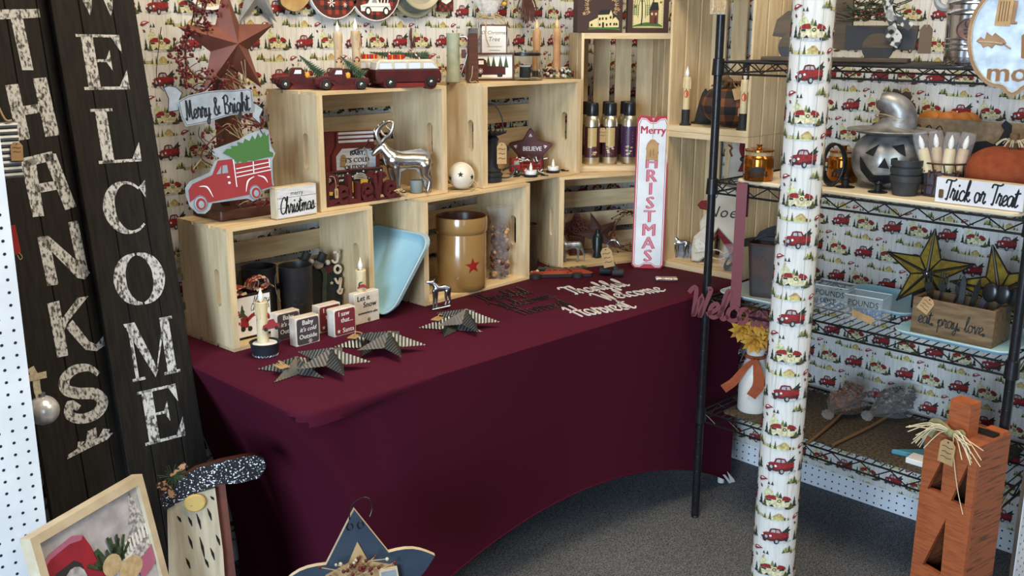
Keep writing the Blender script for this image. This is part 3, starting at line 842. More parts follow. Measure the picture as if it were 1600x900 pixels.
# ---------------------------------------------------------------- flat wooden gnome
gp = CAM+(CF + CR*((285-800)/FPX) - CU*((795-450)/FPX))*2.27
NZ = gp.z
k = .00143
t = thing('wooden_gnome', 'flat wooden gnome with glittery black hat and pale beard, against the black sign', 'decoration', (gp.x+.02, gp.y-.03, 0.001), face(285), rx=-.1)
G = lambda pts: [((x-285)*k, NZ+(795-y)*k*1.04) for x, y in pts]
hat = G([(236, 801), (231, 780), (250, 760), (287, 741), (325, 734), (360, 731), (378, 731), (391, 737), (395, 751), (383, 768), (352, 772), (320, 770), (287, 778), (262, 788)])
mat('glitter', (.012, .012, .014), .35, c2=(.85, .85, .88), nscale=230, contrast=(.60, .66), detail=1)
build(MB().prism([hat], -.012, .012, 'glitter', 'brown_wood'), 'hat', t)
mat('beard_wood', (.52, .44, .31), .7, c2=(.40, .33, .22), nscale=9, stretch=(9, 9, 1))
mb = MB().prism([[G([(240, 798)])[0], (-.09, 0), (.045, 0), G([(319, 880)])[0], G([(314, 776)])[0], G([(287, 780)])[0]]], -.008, .006, 'beard_wood')
random.seed(5)
for x, y, l in ((270, 815, 16), (283, 812, 26), (300, 806, 20), (310, 850, 18), (268, 845, 22), (285, 850, 34), (300, 870, 20), (262, 880, 18), (290, 885, 16), (254, 812, 10), (306, 788, 6)):
    q = G([(x, y), (x+3, y+l*.5), (x+5, y+l)]); mb.stroke(q, [.001, .006, .0015], -.0086, -.0086, 'sign_black', 3)
build(mb, 'beard', t)
build(MB().prism([[G([(309, 776)])[0], G([(330, 772)])[0], (.085, 0), (.0, 0)]], .006, .02, 'rust_red'), 'body', t)
plain('nose_wood', (.52, .36, .11), .6)
build(MB().prism([G(ell(282, 794, 17, 14, 18))], -.018, -.008, 'nose_wood', bev=.003).flat(G([(274, 797), (278, 797), (278, 796)]), -.0185, 'ink'), 'nose', t)
mb = MB()
for i in range(46):
    a = random.uniform(0, 2*PI); l = random.uniform(.012, .032); c = G([(252, 748)])[0]
    mb.tube([(c[0], -.014, c[1]), (c[0]+math.cos(a)*l, -.014-random.uniform(0, .012), c[1]+math.sin(a)*l)], .0009, 'pine_green', 4)
build(mb, 'pine_sprig', t)
mat('plaid_tan', (.45, .22, .10), .8, c2=(.03, .02, .02), nscale=150, contrast=(.48, .52), detail=0)
mb = MB(); mb.stroke(G([(250, 745), (262, 738), (270, 733)]), [.006, .015], -.018, -.0165, 'plaid_tan', 3); mb.stroke(G([(235, 762), (245, 765), (249, 777)]), .012, -.02, -.0185, 'plaid_tan', 3)
mb.stroke(G([(231, 758), (240, 756)]), .012, -.021, -.0195, 'plaid_tan', 3); build(mb, 'bow', t)

# ---------------------------------------------------------------- dark blue wooden star in front of the table
k = .001352
sp = CAM+(CF + CR*((560-800)/FPX) - CU*((905-450)/FPX))*2.12
t = thing('wooden_star', 'dark blue wooden star with berries leaning on the cover at the table corner', 'star', (sp.x, sp.y, 0.001), face(560)+.1)
ZS_ = sp.z
S_ = lambda pts: [((x-560)*k, ZS_+(905-y)*k) for x, y in pts]
def arc(a, b, bul, n=6):
    A, B = Vector(a), Vector(b); d = B-A; nn = Vector((d.y, -d.x))
    return [tuple(A+d*(i/n)+nn*bul*math.sin(PI*i/n)) for i in range(n)]
oc = arc((557, 785), (607, 863), .0)+arc((607, 863), (679, 878), .12)+arc((679, 878), (628, 935), .06)+arc((628, 935), (660, 1020), -.02)+arc((660, 1020), (568, 975), .1)+arc((568, 975), (480, 1025), .1)+arc((480, 1025), (500, 935), .02)+arc((500, 935), (440, 902), .05)+arc((440, 902), (512, 871), .14)+arc((512, 871), (557, 785), .0)
mat('navy_wood', (.022, .035, .055), .5, c2=(.034, .05, .072), nscale=12)
ins = inset(S_(oc), -.0016)
build(MB().prism([S_(oc)], -.009, .003, 'navy_wood', 'cream_wood'), 'star_board', t)
build(MB().prism([S_(star2(78, 40, cx=562, cy=-900))] if False else [S_([(x, y) for x, y in [(560, 838), (575, 872), (615, 885), (590, 915), (600, 955), (562, 938), (525, 955), (533, 915), (510, 888), (545, 872)]])], -.012, -.009, 'kraft'), 'inner_star', t)
mb = MB()
for c in ((549, 812), (565, 811)):
    q = S_([c])[0]; mb.tube([(q[0]+.006*math.cos(a), -.011, q[1]+.008*math.sin(a)) for a in [i*PI/5 for i in range(10)]], .0011, 'black_metal', 5, closed=True)
q = S_([(549, 800), (551, 783), (556, 772), (570, 764), (580, 767), (583, 782), (579, 794)])
mb.tube([(a, -.011-.002*i, b) for i, (a, b) in enumerate(q)], .0012, 'black_metal', 6, 4); build(mb, 'wire_hanger', t)
mb = MB(); mb2 = MB(); random.seed(11)
for i in range(34):
    c = S_([(560+random.gauss(0, 12), 885+random.gauss(0, 10))])[0]; a = random.uniform(0, 2*PI); l = random.uniform(.015, .05)
    e = (c[0]+math.cos(a)*l, -.02-random.uniform(0, .015), c[1]+abs(math.sin(a))*l*.8)
    mb.tube([(c[0], -.014, c[1]), e], .0009, 'twine', 4)
    mb2.ball(e, random.uniform(.003, .0045), random.choice(['berry_red', 'berry_red', 'lace']), 7, 5)
build(mb, 'twigs', t); b = build(mb2, 'berries', t); b['kind'] = 'stuff'
mb = MB(); mb.M = tr(0, 0, 0); q = S_([(590, 885), (618, 883), (622, 915), (592, 918)]); mb.prism([q], -.026, -.018, 'cream_wood'); mb.flat(inset(q if area2(q) > 0 else rev(q), .004), -.0265, 'galv_flat'); build(mb, 'small_plaque', t)
build(MB().box(-.012, .009, 0, .012, .021, ZS_+.02, 'cream_wood'), 'stake', t)
# ================================================================ goods on top of the crates
Z2B = Z2  # top of the upper crates
# ---------------------------------------------------------------- rusty star on a post with garland and hanging sign
bx, by = .122, -.395
t = thing('star_post', 'rusty red metal star on a brown post, standing on the left crate', 'decoration', (bx, by, Z1+.0005), .03)
build(MB().bbox(-.085, -.075, 0, .085, .065, .027, 'brown_wood', .003), 'base', t)
build(MB().box(-.024, -.02, .027, .024, .028, .47, 'brown_wood'), 'post', t)
def barn_star(mb, R, Ri, h, mt, cz=0, a0=PI/2, y0=0, back=None):      # raised five point star facing -y
    o = star2(R, Ri, 5, a0); n = len(o)
    vs = [(p[0], y0, cz+p[1]) for p in o]+[(0, y0-h, cz)]
    fs = [(i, (i+1) % n, n) for i in range(n)]
    vs += [(p[0]*.97, y0+.0015, cz+p[1]*.97) for p in o]+[(0, y0-h*.9, cz)]
    fs += [(n+1+(i+1) % n, n+1+i, 2*n+1) for i in range(n)]+[(i, n+1+i, n+1+(i+1) % n, (i+1) % n) for i in range(n)]
    return mb.add(vs, fs, mt)
mat('rust_star', (.185, .058, .036), .48, metal=.15, c2=(.13, .04, .028), nscale=9)
so = build(barn_star(MB(), .143, .057, .042, 'rust_star', .437, PI/2+.03, -.024), 'metal_star', t)
# garland
random.seed(21)
t = thing('berry_garland', 'red pip berry garland twisted around the star post', 'garland', (bx, by, Z1+.0275))
mb, mb2, mb3 = MB(), MB(), MB()
path = [(-.02, -.055, .004), (.05, -.05, .006), (.0, -.045, .05), (-.055, -.03, .09), (-.03, -.05, .13), (.04, -.04, .16), (.075, -.03, .20), (.02, -.05, .225), (-.03, -.05, .25), (.03, -.05, .285), (-.02, -.06, .32), (-.09, -.04, .33), (-.12, -.03, .36), (-.11, -.02, .42), (-.07, -.02, .47), (-.055, -.03, .51), (-.03, -.02, .54)]
mb.tube(path, .003, 'rust_red', 5, 5)
path2 = [(-.03, -.04, .30), (-.085, -.035, .29), (-.125, -.03, .32), (-.14, -.025, .37), (-.125, -.02, .41), (-.10, -.015, .44), (-.075, -.01, .50), (-.05, -.01, .56)]
path3 = [(.06, -.04, .20), (-.02, -.05, .21), (-.08, -.04, .17), (-.10, -.03, .13), (-.05, -.05, .10), (.02, -.05, .08)]
for q in (path2, path3): mb.tube(q, .002, 'rust_red', 5, 4)
P = smooth_path(path, 5)+smooth_path(path2, 5)*2+smooth_path(path3, 4)
for i in range(190):
    p = random.choice(P); d = Vector((random.gauss(0, 1), random.gauss(-.5, .7), random.gauss(0, .9))).normalized()
    l = random.uniform(.012, .045); e = p+d*l
    if e.y > -.03: e.y = -.03-random.uniform(0, .02)
    e.z = max(e.z, .006)
    m = p+d*l*.5+Vector((0, 0, random.uniform(-.006, .006)))
    mb.tube([p, m, e], .0012, 'rust_red' if i % 3 else 'twine', 4, 2)
    for q in range(2): mb2.ball(e+Vector((random.gauss(0, .004), random.gauss(0, .003), random.gauss(0, .004)+q*.004)), random.uniform(.0032, .005), 'berry_red', 6, 4)
for i in range(26):
    c = Vector((random.uniform(.0, .03), -.05, random.choice([.27, .29, .31, .2, .17])))
    a = random.gauss(2.2, .35); l = random.uniform(.03, .07)
    mb3.tube([c, c+Vector((math.cos(a)*l, -random.uniform(0, .02), math.sin(a)*l))], .0011, 'twine', 4)
build(mb, 'vine', t); b = build(mb2, 'berries', t); b['kind'] = 'stuff'; build(mb3, 'raffia', t)
# hanging truck sign
k = .000308; ox, oy = 700, 858
sp = at(362, 332, Z1+.0275)
t = thing('hanging_sign', 'metal sign of a red truck with a tree, hung below its wavy greeting banner', 'sign', (sp.x-.004, sp.y-.003, Z1+.0275), face(362)+.06)
A = lambda pts: Z(pts, ox, oy, k)
out = A([(440, 850), (385, 785), (362, 700), (360, 640), (400, 588), (560, 520), (598, 440), (640, 412), (590, 385), (585, 345), (680, 312), (800, 272), (880, 225), (1000, 188), (1035, 200), (1050, 330), (1078, 390), (1052, 445), (1048, 610), (1055, 650), (1020, 675), (950, 692), (932, 750), (880, 772), (838, 748), (560, 772), (540, 822), (500, 855)])
mb = MB().prism([out], 0, .002, 'galv_flat')
mb.prism([A([(390, 755), (385, 660), (420, 610), (575, 545), (625, 432), (735, 422), (742, 462), (1030, 432), (1038, 635), (1046, 655), (950, 680), (860, 715), (535, 765), (470, 700)])], -.0012, 0, 'red_paint')
tree = [(668, 372), (700, 340), (740, 342), (735, 318), (790, 320), (785, 288), (830, 300), (845, 262), (880, 285), (905, 240), (925, 275), (950, 222), (968, 262), (1000, 215), (1015, 250), (1032, 228), (1032, 368), (1062, 385), (1058, 415), (1000, 420), (900, 442), (860, 440), (830, 462), (790, 440), (780, 468), (750, 425), (720, 400)]
mb.prism([A(tree)], -.0014, 0, 'green_paint')
y = -.0016
mb.flat(A([(608, 540), (650, 472), (695, 468), (700, 532)]), y, 'galv_flat')
mb.stroke(A([(655, 470), (648, 535)]), .003, y-.0002, y-.0002, 'red_paint', 1, False)
for a, b in (((765, 502), (1030, 458)), ((765, 536), (1030, 492)), ((765, 568), (1036, 520)), ((746, 430), (760, 645)), ((1026, 432), (1028, 500)), ((900, 450), (900, 540))):
    mb.stroke(A([a, b]), .0022, y, y, 'white_paint', 1, False)
for P_ in ([(470, 632), (530, 640), (570, 720)], [(830, 690), (850, 605), (900, 570)], [(930, 562), (980, 580), (1005, 622)]): mb.stroke(A(P_), [.001, .004, .001], y, y, 'white_paint', 5)
mb.flat(A(ell(700, 565, 12, 7, 10)), y, 'white_paint'); mb.flat(A(ell(704, 612, 11, 10, 10)), y, 'white_paint')
for cx, cy, rx, ry in ((470, 770, 54, 66), (904, 700, 48, 60)):
    mb.prism([A(ell(cx, cy, rx, ry, 20))], -.0022, 0, 'galv_flat')
    mb.flat(A(ell(cx, cy, rx*.96, ry*.96, 20)), -.0024, 'ink'); mb.flat(A(ell(cx, cy, rx*.90, ry*.90, 20)), -.0026, 'galv_flat')
    mb.flat(A(ell(cx+4, cy+4, rx*.72, ry*.74, 20)), -.0028, 'red_paint'); mb.flat(A(ell(cx+6, cy+6, rx*.42, ry*.45, 20)), -.003, 'galv_flat')
build(mb, 'truck_panel', t)
k2 = .00163
B_ = lambda pts: [((x-362)*k2, (332-y)*k2) for x, y in pts]
mb = MB()
tail1 = B_([(278, 142), (286, 139), (296, 141), (305, 150), (300, 160), (298, 176), (282, 178), (284, 158)])
tail2 = B_([(402, 164), (412, 169), (420, 176), (414, 188), (415, 200), (408, 194), (402, 188)])
for o in (tail1, tail2):
    mb.prism([o], .002, .004, 'galv_flat'); mb.flat(o, .0018, 'ink'); mb.flat(inset(o if area2(o) > 0 else rev(o), .002), .0015, 'galv_flat')
main = B_([(297, 162), (312, 154), (335, 149), (356, 147), (380, 147), (399, 145), (404, 148), (405, 165), (404, 180), (392, 182), (370, 184), (352, 189), (330, 195), (306, 199), (300, 184)])
mb.prism([main], -.004, -.002, 'galv_flat'); ii = inset(main if area2(main) > 0 else rev(main), .0022); mb.flat(ii, -.0042, 'ink'); mb.flat(inset(ii, .0012), -.0044, 'galv_flat')
q = B_([(352, 171)])[0]
script(mb, 'Merry & Bright', q[0], q[1]-.002, .044, -.0048, -.0048, 'ink', .09, .13, .12, fit=.152)
build(mb, 'banner', t)
build(MB().tube([(-.135, 0, .30), (-.15, .002, .33), (-.14, 0, .40), (-.13, 0, .45)], .0009, 'black_metal', 4, 5), 'wire', t)
build(MB().tube([(.055, -.001, .225), (.075, -.001, .215), (.085, -.001, .20), (.09, 0, .19)], .0009, 'black_metal', 4, 5), 'wire', t)
build(MB().tube([(-.06, -.003, .215), (-.062, -.003, .19), (-.03, -.003, .15)], .0009, 'black_metal', 4, 5), 'wire', t)

# ---------------------------------------------------------------- small "merry Christmas" block
p = at(466, 339, Z1)
t = thing('block_sign', 'whitewashed block sign reading merry Christmas on the left crate front edge', 'sign', (p.x, p.y+.002, Z1+.0005), .06)
build(MB().bbox(-.064, 0, 0, .064, .028, .081, 'cream_wood', .0015), 'block', t)
mat('whitewash', (.70, .70, .70), .7, c2=(.55, .55, .56), nscale=18, stretch=(2, 10, 10))
mb = MB().flat(rect(-.061, .003, .061, .078), -.0004, 'whitewash')
for z in (.027, .053): mb.flat(rect(-.061, z, .061, z+.0009), -.0006, 'ink')
mb.text('merry', .0, .063, .016, -.0008, 'ink')
script(mb, 'Christmas', .0, .031, .042, -.0008, -.0008, 'ink', .085, .03, .15, fit=.108)
build(mb, 'face', t)

# ---------------------------------------------------------------- resin pickup trucks, camper vans
mat('resin_red', (.075, .0115, .013), .5, c2=(.055, .009, .010), nscale=25, spec=.3)
mat('resin_base', (.19, .022, .015), .4, c2=(.15, .018, .014), nscale=30)
plain('tyre', (.012, .012, .013), .6); plain('chrome', (.75, .75, .74), .12, metal=1.)
plain('pane_white', (.62, .66, .70), .3); plain('gift_orange', (.60, .16, .02), .5); plain('gift_gold', (.65, .42, .06), .4)
plain('gift_red', (.42, .02, .015), .35)
def wheel(par, x, y, z, r, w_=.012):
    mb = MB(); mb.M = tr(x, y, z)@rot(x=-PI/2)
    mb.lathe([(r*.55, -.001), (r*.86, -.001), (r, .003), (r, w_), (r*.5, w_)], 'tyre', 20)
    mb.lathe([(r*.60, -.0005), (r*.52, .0015)], 'chrome', 16); mb.ball((0, 0, .0), r*.40, 'chrome', 12, 6, (1, 1, .6))
    return build(mb, 'wheel', par)
def bottle_tree(par, p0, p1, r, name='tree'):
    mb = MB(); a, b = Vector(p0), Vector(p1); d = b-a; L = d.length; q = d.to_track_quat('Z', 'Y').to_matrix().to_4x4()
    mb.M = Matrix.Translation(a)@q; random.seed(int(L*10000))
    n = 12
    for i in range(n):
        z = L*i/n; rr = r*(1-i/n)+.0015
        m = 12; vs = [(0, 0, z+L/n*1.3)]
        for j in range(m*2):
            an = PI*j/m+i; rj = rr*(1 if j % 2 == 0 else .55)*random.uniform(.85, 1.1)
            vs.append((rj*math.cos(an), rj*math.sin(an), z-.002 if j % 2 == 0 else z+.001))
        mb.add(vs, [(0, 1+j, 1+(j+1) % (2*m)) for j in range(2*m)], 'pine_green' if i % 3 else 'pine_frost')
    return build(mb, name, par)
mat('pine_frost', (.10, .14, .10), .8, c2=(.03, .06, .03), nscale=120)
def make_pickup(label, loc, rz):
    t = thing('toy_truck', label, 'toy truck', loc, rz, 'burgundy resin trucks carrying trees')
    mb = MB()
    body = [(-.073, .013), (-.075, .022), (-.072, .030), (-.060, .034), (-.034, .036), (-.027, .052), (-.020, .0555), (.0, .0555), (.006, .050), (.008, .036), (.010, .030), (.070, .029), (.073, .020), (.071, .012), (.03, .010), (-.03, .010)]
    mb.prism([body], -.021, .021, 'resin_red', bev=.0025)
    for sgn in (-1, 1):
        for cx, w_ in ((-.047, .024), (.047, .021)):
            mb.ball((cx, sgn*.021, .014), .0155, 'resin_red', 16, 10, (1.25, .55, 1))
        mb.stroke([(-.03, .020), (-.018, .012), (.0, .0095), (.03, .0105)], .006, -.028 if sgn < 0 else .022, -.021 if sgn < 0 else .028, 'resin_red', 5)
    mb.ball((-.066, -.016, .026), .006, 'resin_red', 10, 6, (1.6, 1, 1)); mb.ball((-.066, .016, .026), .006, 'resin_red', 10, 6, (1.6, 1, 1))
    mb.box(-.045, -.022, .0, .06, .022, .011, 'resin_base')
    mb.stroke([(.0, .0105), (.0, .038)], .0006, -.0216, -.0216, 'ink', 1, False); mb.stroke([(-.026, .0105), (-.026, .036)], .0006, -.0216, -.0216, 'ink', 1, False)
    mb.flat(rect(-.007, .033, -.003, .0342), -.022, 'chrome')
    mb.flat(ell(.0745, .014, .003, .0016, 8), -.018, 'chrome')
    build(mb, 'body', t)
    build(MB().flat([(-.022, .040), (-.018, .0505), (-.002, .0505), (-.002, .040)], -.0216, 'pane_white'), 'window', t)
    for cx in (-.047, .047):
        for sgn in (-1, 1):
            wheel(t, cx, -.032 if sgn < 0 else .018, .0135, .0135, .014)
    bottle_tree(t, (.056, 0, .034), (-.002, 0, .088), .021)
    mb = MB().bbox(.008, -.017, .029, .021, -.004, .043, 'gift_orange', .001); mb.flat(rect(.0135, .029, .0155, .043), -.0174, 'gift_gold'); mb.flat(rect(.008, .035, .021, .037), -.0175, 'gift_gold')
    mb.flat(star2(.006, .003, 6, cx=.0145, cy=.041), -.0178, 'gift_gold')
    build(mb, 'gift', t)
    return t
tz = Z2+.0005
p = at(520, 139, Z2)
pk = make_pickup('burgundy toy pickup carrying a tree, the front one of two on the crate top', (p.x+.01, p.y-.028, tz), -.42)
pk2 = dup(pk, 'burgundy toy pickup half hidden behind the front pickup, its nose nearest the rusty star', (p.x-.055, p.y+.068, tz), -.42)
def make_van(label, loc, rz):
    t = thing('toy_van', label, 'toy van', loc, rz, 'burgundy and cream resin camper vans')
    mb = MB()
    mb.prism([[(-.094, .012), (-.098, .022), (-.097, .049), (.092, .049), (.099, .036), (.099, .018), (.094, .011)]], -.03, .03, 'resin_red', bev=.004)
    mb.box(-.07, -.029, 0, .07, .029, .012, 'resin_base')
    mb.prism([ell(.064, .012, .019, .019, 18)], -.032, .032, 'resin_red'); mb.prism([ell(-.058, .012, .019, .019, 18)], -.032, .032, 'resin_red')
    for x in (-.005, .038): mb.stroke([(x, .014), (x, .048)], .0006, -.0304, -.0304, 'ink', 1, False)
    mb.flat(ell(.0, .038, .003, .0016, 8), -.0305, 'ink'); mb.ball((.098, -.02, .033), .006, 'chrome', 10, 6, (.5, 1, 1)); mb.ball((.098, .02, .033), .006, 'chrome', 10, 6, (.5, 1, 1))
    mb.flat(ell(.088, .02, .002, .0025, 8), -.0305, 'chrome')
    build(mb, 'body', t)
    mat('resin_cream', (.60, .54, .42), .45, c2=(.5, .44, .32), nscale=30)
    build(MB().prism([[(-.097, .048), (-.094, .068), (-.085, .076), (.066, .076), (.078, .070), (.093, .048)]], -.029, .029, 'resin_cream', bev=.004), 'roof', t)
    for a, b, c, d in ((-.089, -.050, -.087, -.052), (-.044, -.008, -.044, -.008), (-.002, .034, -.002, .034), (.042, .085, .042, .070)):
        mb = MB().flat([(a, .051), (b, .051), (d, .068), (c, .068)], -.0294, 'pane_white')
        mb.stroke([(a, .051), (b, .051), (d, .068), (c, .068), (a, .051)], .0009, -.0298, -.0298, 'galv_flat', 1, False); build(mb, 'window', t)
    for cx in (-.058, .064):
        for sgn in (-1, 1): wheel(t, cx, -.0345 if sgn < 0 else .0195, .0145, .0145, .015)
    bottle_tree(t, (.066, -.004, .081), (-.03, -.004, .094), .018)
    for x, m in ((-.046, 'gift_red'), (-.022, 'gift_red')):
        mb = MB().bbox(x-.009, -.02, .0755, x+.009, -.004, .089, m, .001); mb.flat(rect(x-.001, .0755, x+.001, .089), -.0204, 'gift_gold'); build(mb, 'gift', t)
    mb = MB(); P_ = [(-.002, -.024, .099), (.002, -.025, .104), (.008, -.025, .104), (.012, -.024, .099), (.034, -.024, .078)]
    SP = smooth_path(P_, 5)
    for i in range(len(SP)-1): mb.tube([SP[i], SP[i+1]], .0017, 'white_paint' if i % 2 else 'gift_red', 6)
    build(mb, 'candy_cane', t); build(MB().ball((.07, -.012, .081), .0055, 'gift_red', 10, 6), 'bauble', t)
    return t
p = at(628, 136, Z2)
vn = make_van('burgundy camper van with gifts and tree on its cream roof, the front van', (p.x+.012, p.y-.002, tz), -.30)
dup(vn, 'second burgundy camper van peeking out behind the front van on the crate', (p.x-.012, p.y+.086, tz), -.30)

# ---------------------------------------------------------------- taper candles
mat('wax', (.50, .29, .13), .55, c2=(.36, .17, .07), nscale=30, stretch=(1, 1, .5))
mat('wax_light', (.56, .42, .26), .55, c2=(.44, .28, .14), nscale=30, stretch=(1, 1, .5))
mat('wax_pale', (.70, .58, .36), .5, c2=(.58, .44, .22), nscale=25, stretch=(1, 1, .4))
plain('flame', (.80, .78, .72), .3)
plain('flame_warm', (.72, .50, .22), .35)
def candle_parts(par, x, y, z, r, h, fh=.032, wax='wax', decal=None, flame='flame', lab=None):
    random.seed(int(h*9999+x*77)); n = 16
    mb = MB(); mb.M = tr(x, y, z)
    mb.lathe([(r*.98, 0), (r, h*.2), (r*.97, h*.6), (r*1.02, h*.9), (r*1.06, h*.985), (r*.95, h), (r*.55, h*.985)], wax, n)
    for i in range(5):
        a = random.uniform(0, 2*PI); l = random.uniform(.1, .4)*h
        mb.tube([(r*math.cos(a), r*math.sin(a), h*.98), (r*1.02*math.cos(a), r*1.02*math.sin(a), h*.98-l*.5), (r*math.cos(a), r*math.sin(a), h*.98-l)], [.0012, .002, .0022], wax, 6)
    o = build(mb, 'candle', par)
    fm = MB(); fm.M = tr(x, y, z+h-.002)
    q = fh/.032
    fm.lathe([(.002*q, 0), (.0055*q, .006*q), (.0064*q, .012*q), (.0048*q, .019*q), (.0022*q, .026*q), (.0004*q, .033*q)], flame, 12)
    build(fm, 'flame', o)
    if decal:
        d = MB(); fa = face(540)
        d.M = tr(x, y, z)@rot(z=decal[1]); kk = r/.012
        for o_, m in decal[0]: d.add([((r*1.03+.0002)*math.sin(q_[0]*kk/r), -(r*1.03+.0002)*math.cos(q_[0]*kk/r), q_[1]) for q_ in o_], [tuple(range(len(o_)))], m)
        build(d, 'decal', o)
    return o
tkd = lambda z: [([(-.010, z), (-.010, z+.005), (-.004, z+.007), (-.002, z+.012), (.004, z+.012), (.006, z+.007), (.010, z+.007), (.010, z)], 'red_paint'), (ell(-.006, z, .0022, .0026, 8), 'ink'), (ell(.006, z, .0022, .0026, 8), 'ink')]
p = at(566, 137, Z2)
t = thing('candle_holder', 'two tall drip candles with red truck motif in a dark box, behind the toy trucks', 'candle holder', (p.x-.012, p.y+.012, tz), -.45)
mb = MB(); mb.bbox(-.062, -.018, 0, .02, .018, .036, 'sign_black', .001); build(mb, 'box', t)
candle_parts(t, -.046, 0, .034, .0118, .115, .03, 'wax_light', (tkd(.036), -.1)); candle_parts(t, .003, 0, .034, .0118, .119, .034, 'wax_light', (tkd(.038), -.1))
price_tag(t, .016, .017, .012, .030, -.0195, 0, lines=2)
mb = MB().tube([(.02, -.02, .03), (.034, -.021, .008)], .0009, 'white_paint', 4); build(mb, 'tag_string', t)
# dark twisted twig ornament against the wall
t = thing('twig_ornament', 'thin dark twisted twig ornament hanging on the wallpaper above the van', 'ornament', on(645, 62, 1, YB-.008))
build(MB().tube([(-.006, 0, .035), (-.010, -.002, .01), (-.007, -.002, -.01), (-.008, 0, -.034)], [.003, .0045, .003, .004], 'brown_wood', 7, 4).tube([(.008, 0, .01), (.004, 0, -.006), (.003, 0, -.02)], [.003, .0035, .002], 'brown_wood', 7, 4), 'twig', t)

# ---------------------------------------------------------------- on the right upper crate
p = at(706, 128, Z2)
t = thing('tall_jug', 'tall pale green tapered tin jug with wire handle', 'jug', (p.x-.004, p.y-.012, tz))
mat('sage_tin', (.40, .42, .30), .55, c2=(.30, .33, .23), nscale=30)
build(MB().lathe([(.024, 0), (.0245, .004), (.0215, .02), (.0195, .08), (.0205, .140), (.0215, .146), (.019, .146), (.017, .1)], 'sage_tin', 24), 'body', t)
mb = MB(); mb.M = rot(z=-.9); mb.tube([(.02, 0, .135), (.04, 0, .135), (.048, 0, .115), (.040, 0, .07), (.022, 0, .02)], .0016, 'galvanised', 6, 5); build(mb, 'handle', t)
mb = MB(); mb.M = rot(z=-.9); mb.prism([rrect(.026, .072, .040, .098, .003)], -.004, -.003, 'rust_red'); build(mb, 'tag', t)
p = at(734, 129, Z2)
t = thing('wood_post', 'tall narrow rusty brown block with a string hook, between jug and picture', 'decoration', (p.x+.004, p.y-.008, tz), face(734)+.25)
build(MB().prism([[(-.016, 0), (.016, 0), (.014, .14), (.011, .146), (-.010, .146), (-.0115, .140)]], -.012, .012, 'brown_wood'), 'block', t)
mb = MB().tube([(-.003, -.014, .05), (-.006, -.015, .02), (-.012, -.016, .006), (-.006, -.018, .002), (.004, -.02, .004), (.012, -.021, -.0)], .0013, 'twine', 5, 4); build(mb, 'string', t)
mat('cello', (.9, .9, .92), .12, trans=.0, alpha=.11, spec=.8, bump=.6, bscale=70)
mat('cello_bag', (.88, .88, .90), .1, alpha=.13, spec=1., c2=(.6, .6, .62), nscale=60, bump=.8, bscale=55)
mat('cello_dense', (.8, .8, .8), .2, alpha=.45, spec=.7, c2=(.45, .45, .45), nscale=90, bump=.6, bscale=60)
t = thing('gift_bag', 'clear cellophane bag tied with raffia around a framed O Christmas Tree sign', 'gift bag', (1.110, -.327, tz), face(752)+.15)
t.scale = (1.15, 1.15, 1.15)
mb = MB(); zz = .165
ring = [(.070, 0), (.074, .02), (.071, .09), (.058, .135), (.026, .158), (.013, .168), (.022, .180), (.040, .215), (.050, .235)]
mb.lathe(ring[:7], 'cello', 20, sq=(1, .5), ribs=9, ribamp=.06); mb.lathe(ring[6:], 'cello_dense', 20, sq=(1, .55), ribs=9, ribamp=.25)
build(mb, 'cellophane', t)
mb = MB().bbox(-.055, .004, .002, -.03, .02, .14, 'black_matte', .001); mb.bbox(-.026, -.02, .06, .05, -.006, .150, 'brown_wood', .001)
mb.flat(rect(-.022, .064, .046, .146), -.0206, 'white_paint')
mb.text("O' Christmas", .012, .128, .0135, -.0210, 'ink', shear=.2); mb.text('Tree', .012, .110, .017, -.0210, 'ink', shear=.2)
mb.stroke([(-.008, .09), (.034, .09)], .0012, -.021, -.021, 'ink', 1, False); mb.stroke([(-.002, .08), (.028, .08)], .0012, -.021, -.021, 'ink', 1, False)
mb.bbox(-.05, -.018, .002, .05, .018, .058, 'cream_wood', .001)
build(mb, 'framed_sign', t)
mb = MB()
for a in (-.5, .0, .5, 2.7, 3.3): mb.tube([(0, -.012, .168), (math.cos(a)*.02, -.02, .172+math.sin(a)*.012), (math.cos(a)*.042, -.02, .160+math.sin(a)*.02)], .0016, 'twine', 5, 4)
mb.tube([(-.01, -.02, .165), (-.014, -.034, .12), (-.004, -.036, .09)], .0016, 'twine', 5, 4)
mb.tube([(.014*math.cos(i*PI/6), .009*math.sin(i*PI/6), .168) for i in range(12)], .003, 'twine', 6, closed=True); build(mb, 'raffia_tie', t)
p0, p1 = at(723, 125, Z2), at(795, 124, Z2)
t = thing('framed_picture', 'small framed picture of a dark red truck and pines, below the cellophane bag', 'picture', (1.052, -.395, tz), -.62, rx=-.05)
mb = MB(); w_, h_ = .078, .086
mb.prism([rect(-w_, 0, w_, h_), rect(-w_+.006, .006, w_-.006, h_-.006)], 0, .012, 'brown_wood'); build(mb, 'frame', t, recalc=True)
mb = MB().box(-w_+.005, .006, .005, w_-.005, .01, h_-.005, 'white_paint'); y = .0055
for x in (-.005, .012, .034, .052): mb.flat([(x-.008, .04), (x+.008, .04), (x, .078)], y, 'pine_green')
mb.flat([(-.05, .018), (-.05, .045), (-.043, .05), (-.04, .068), (-.02, .068), (-.012, .062), (-.008, .045), (.05, .043), (.05, .018)], y-.0004, 'resin_red')
mb.flat(rect(-.036, .05, -.02, .062), y-.0008, 'white_paint')
for i in range(4): mb.stroke([(-.03+.008*math.cos(i*PI/4), .03+.008*math.sin(i*PI/4)), (-.03-.008*math.cos(i*PI/4), .03-.008*math.sin(i*PI/4))], .0012, y-.001, y-.001, 'white_paint', 1, False)
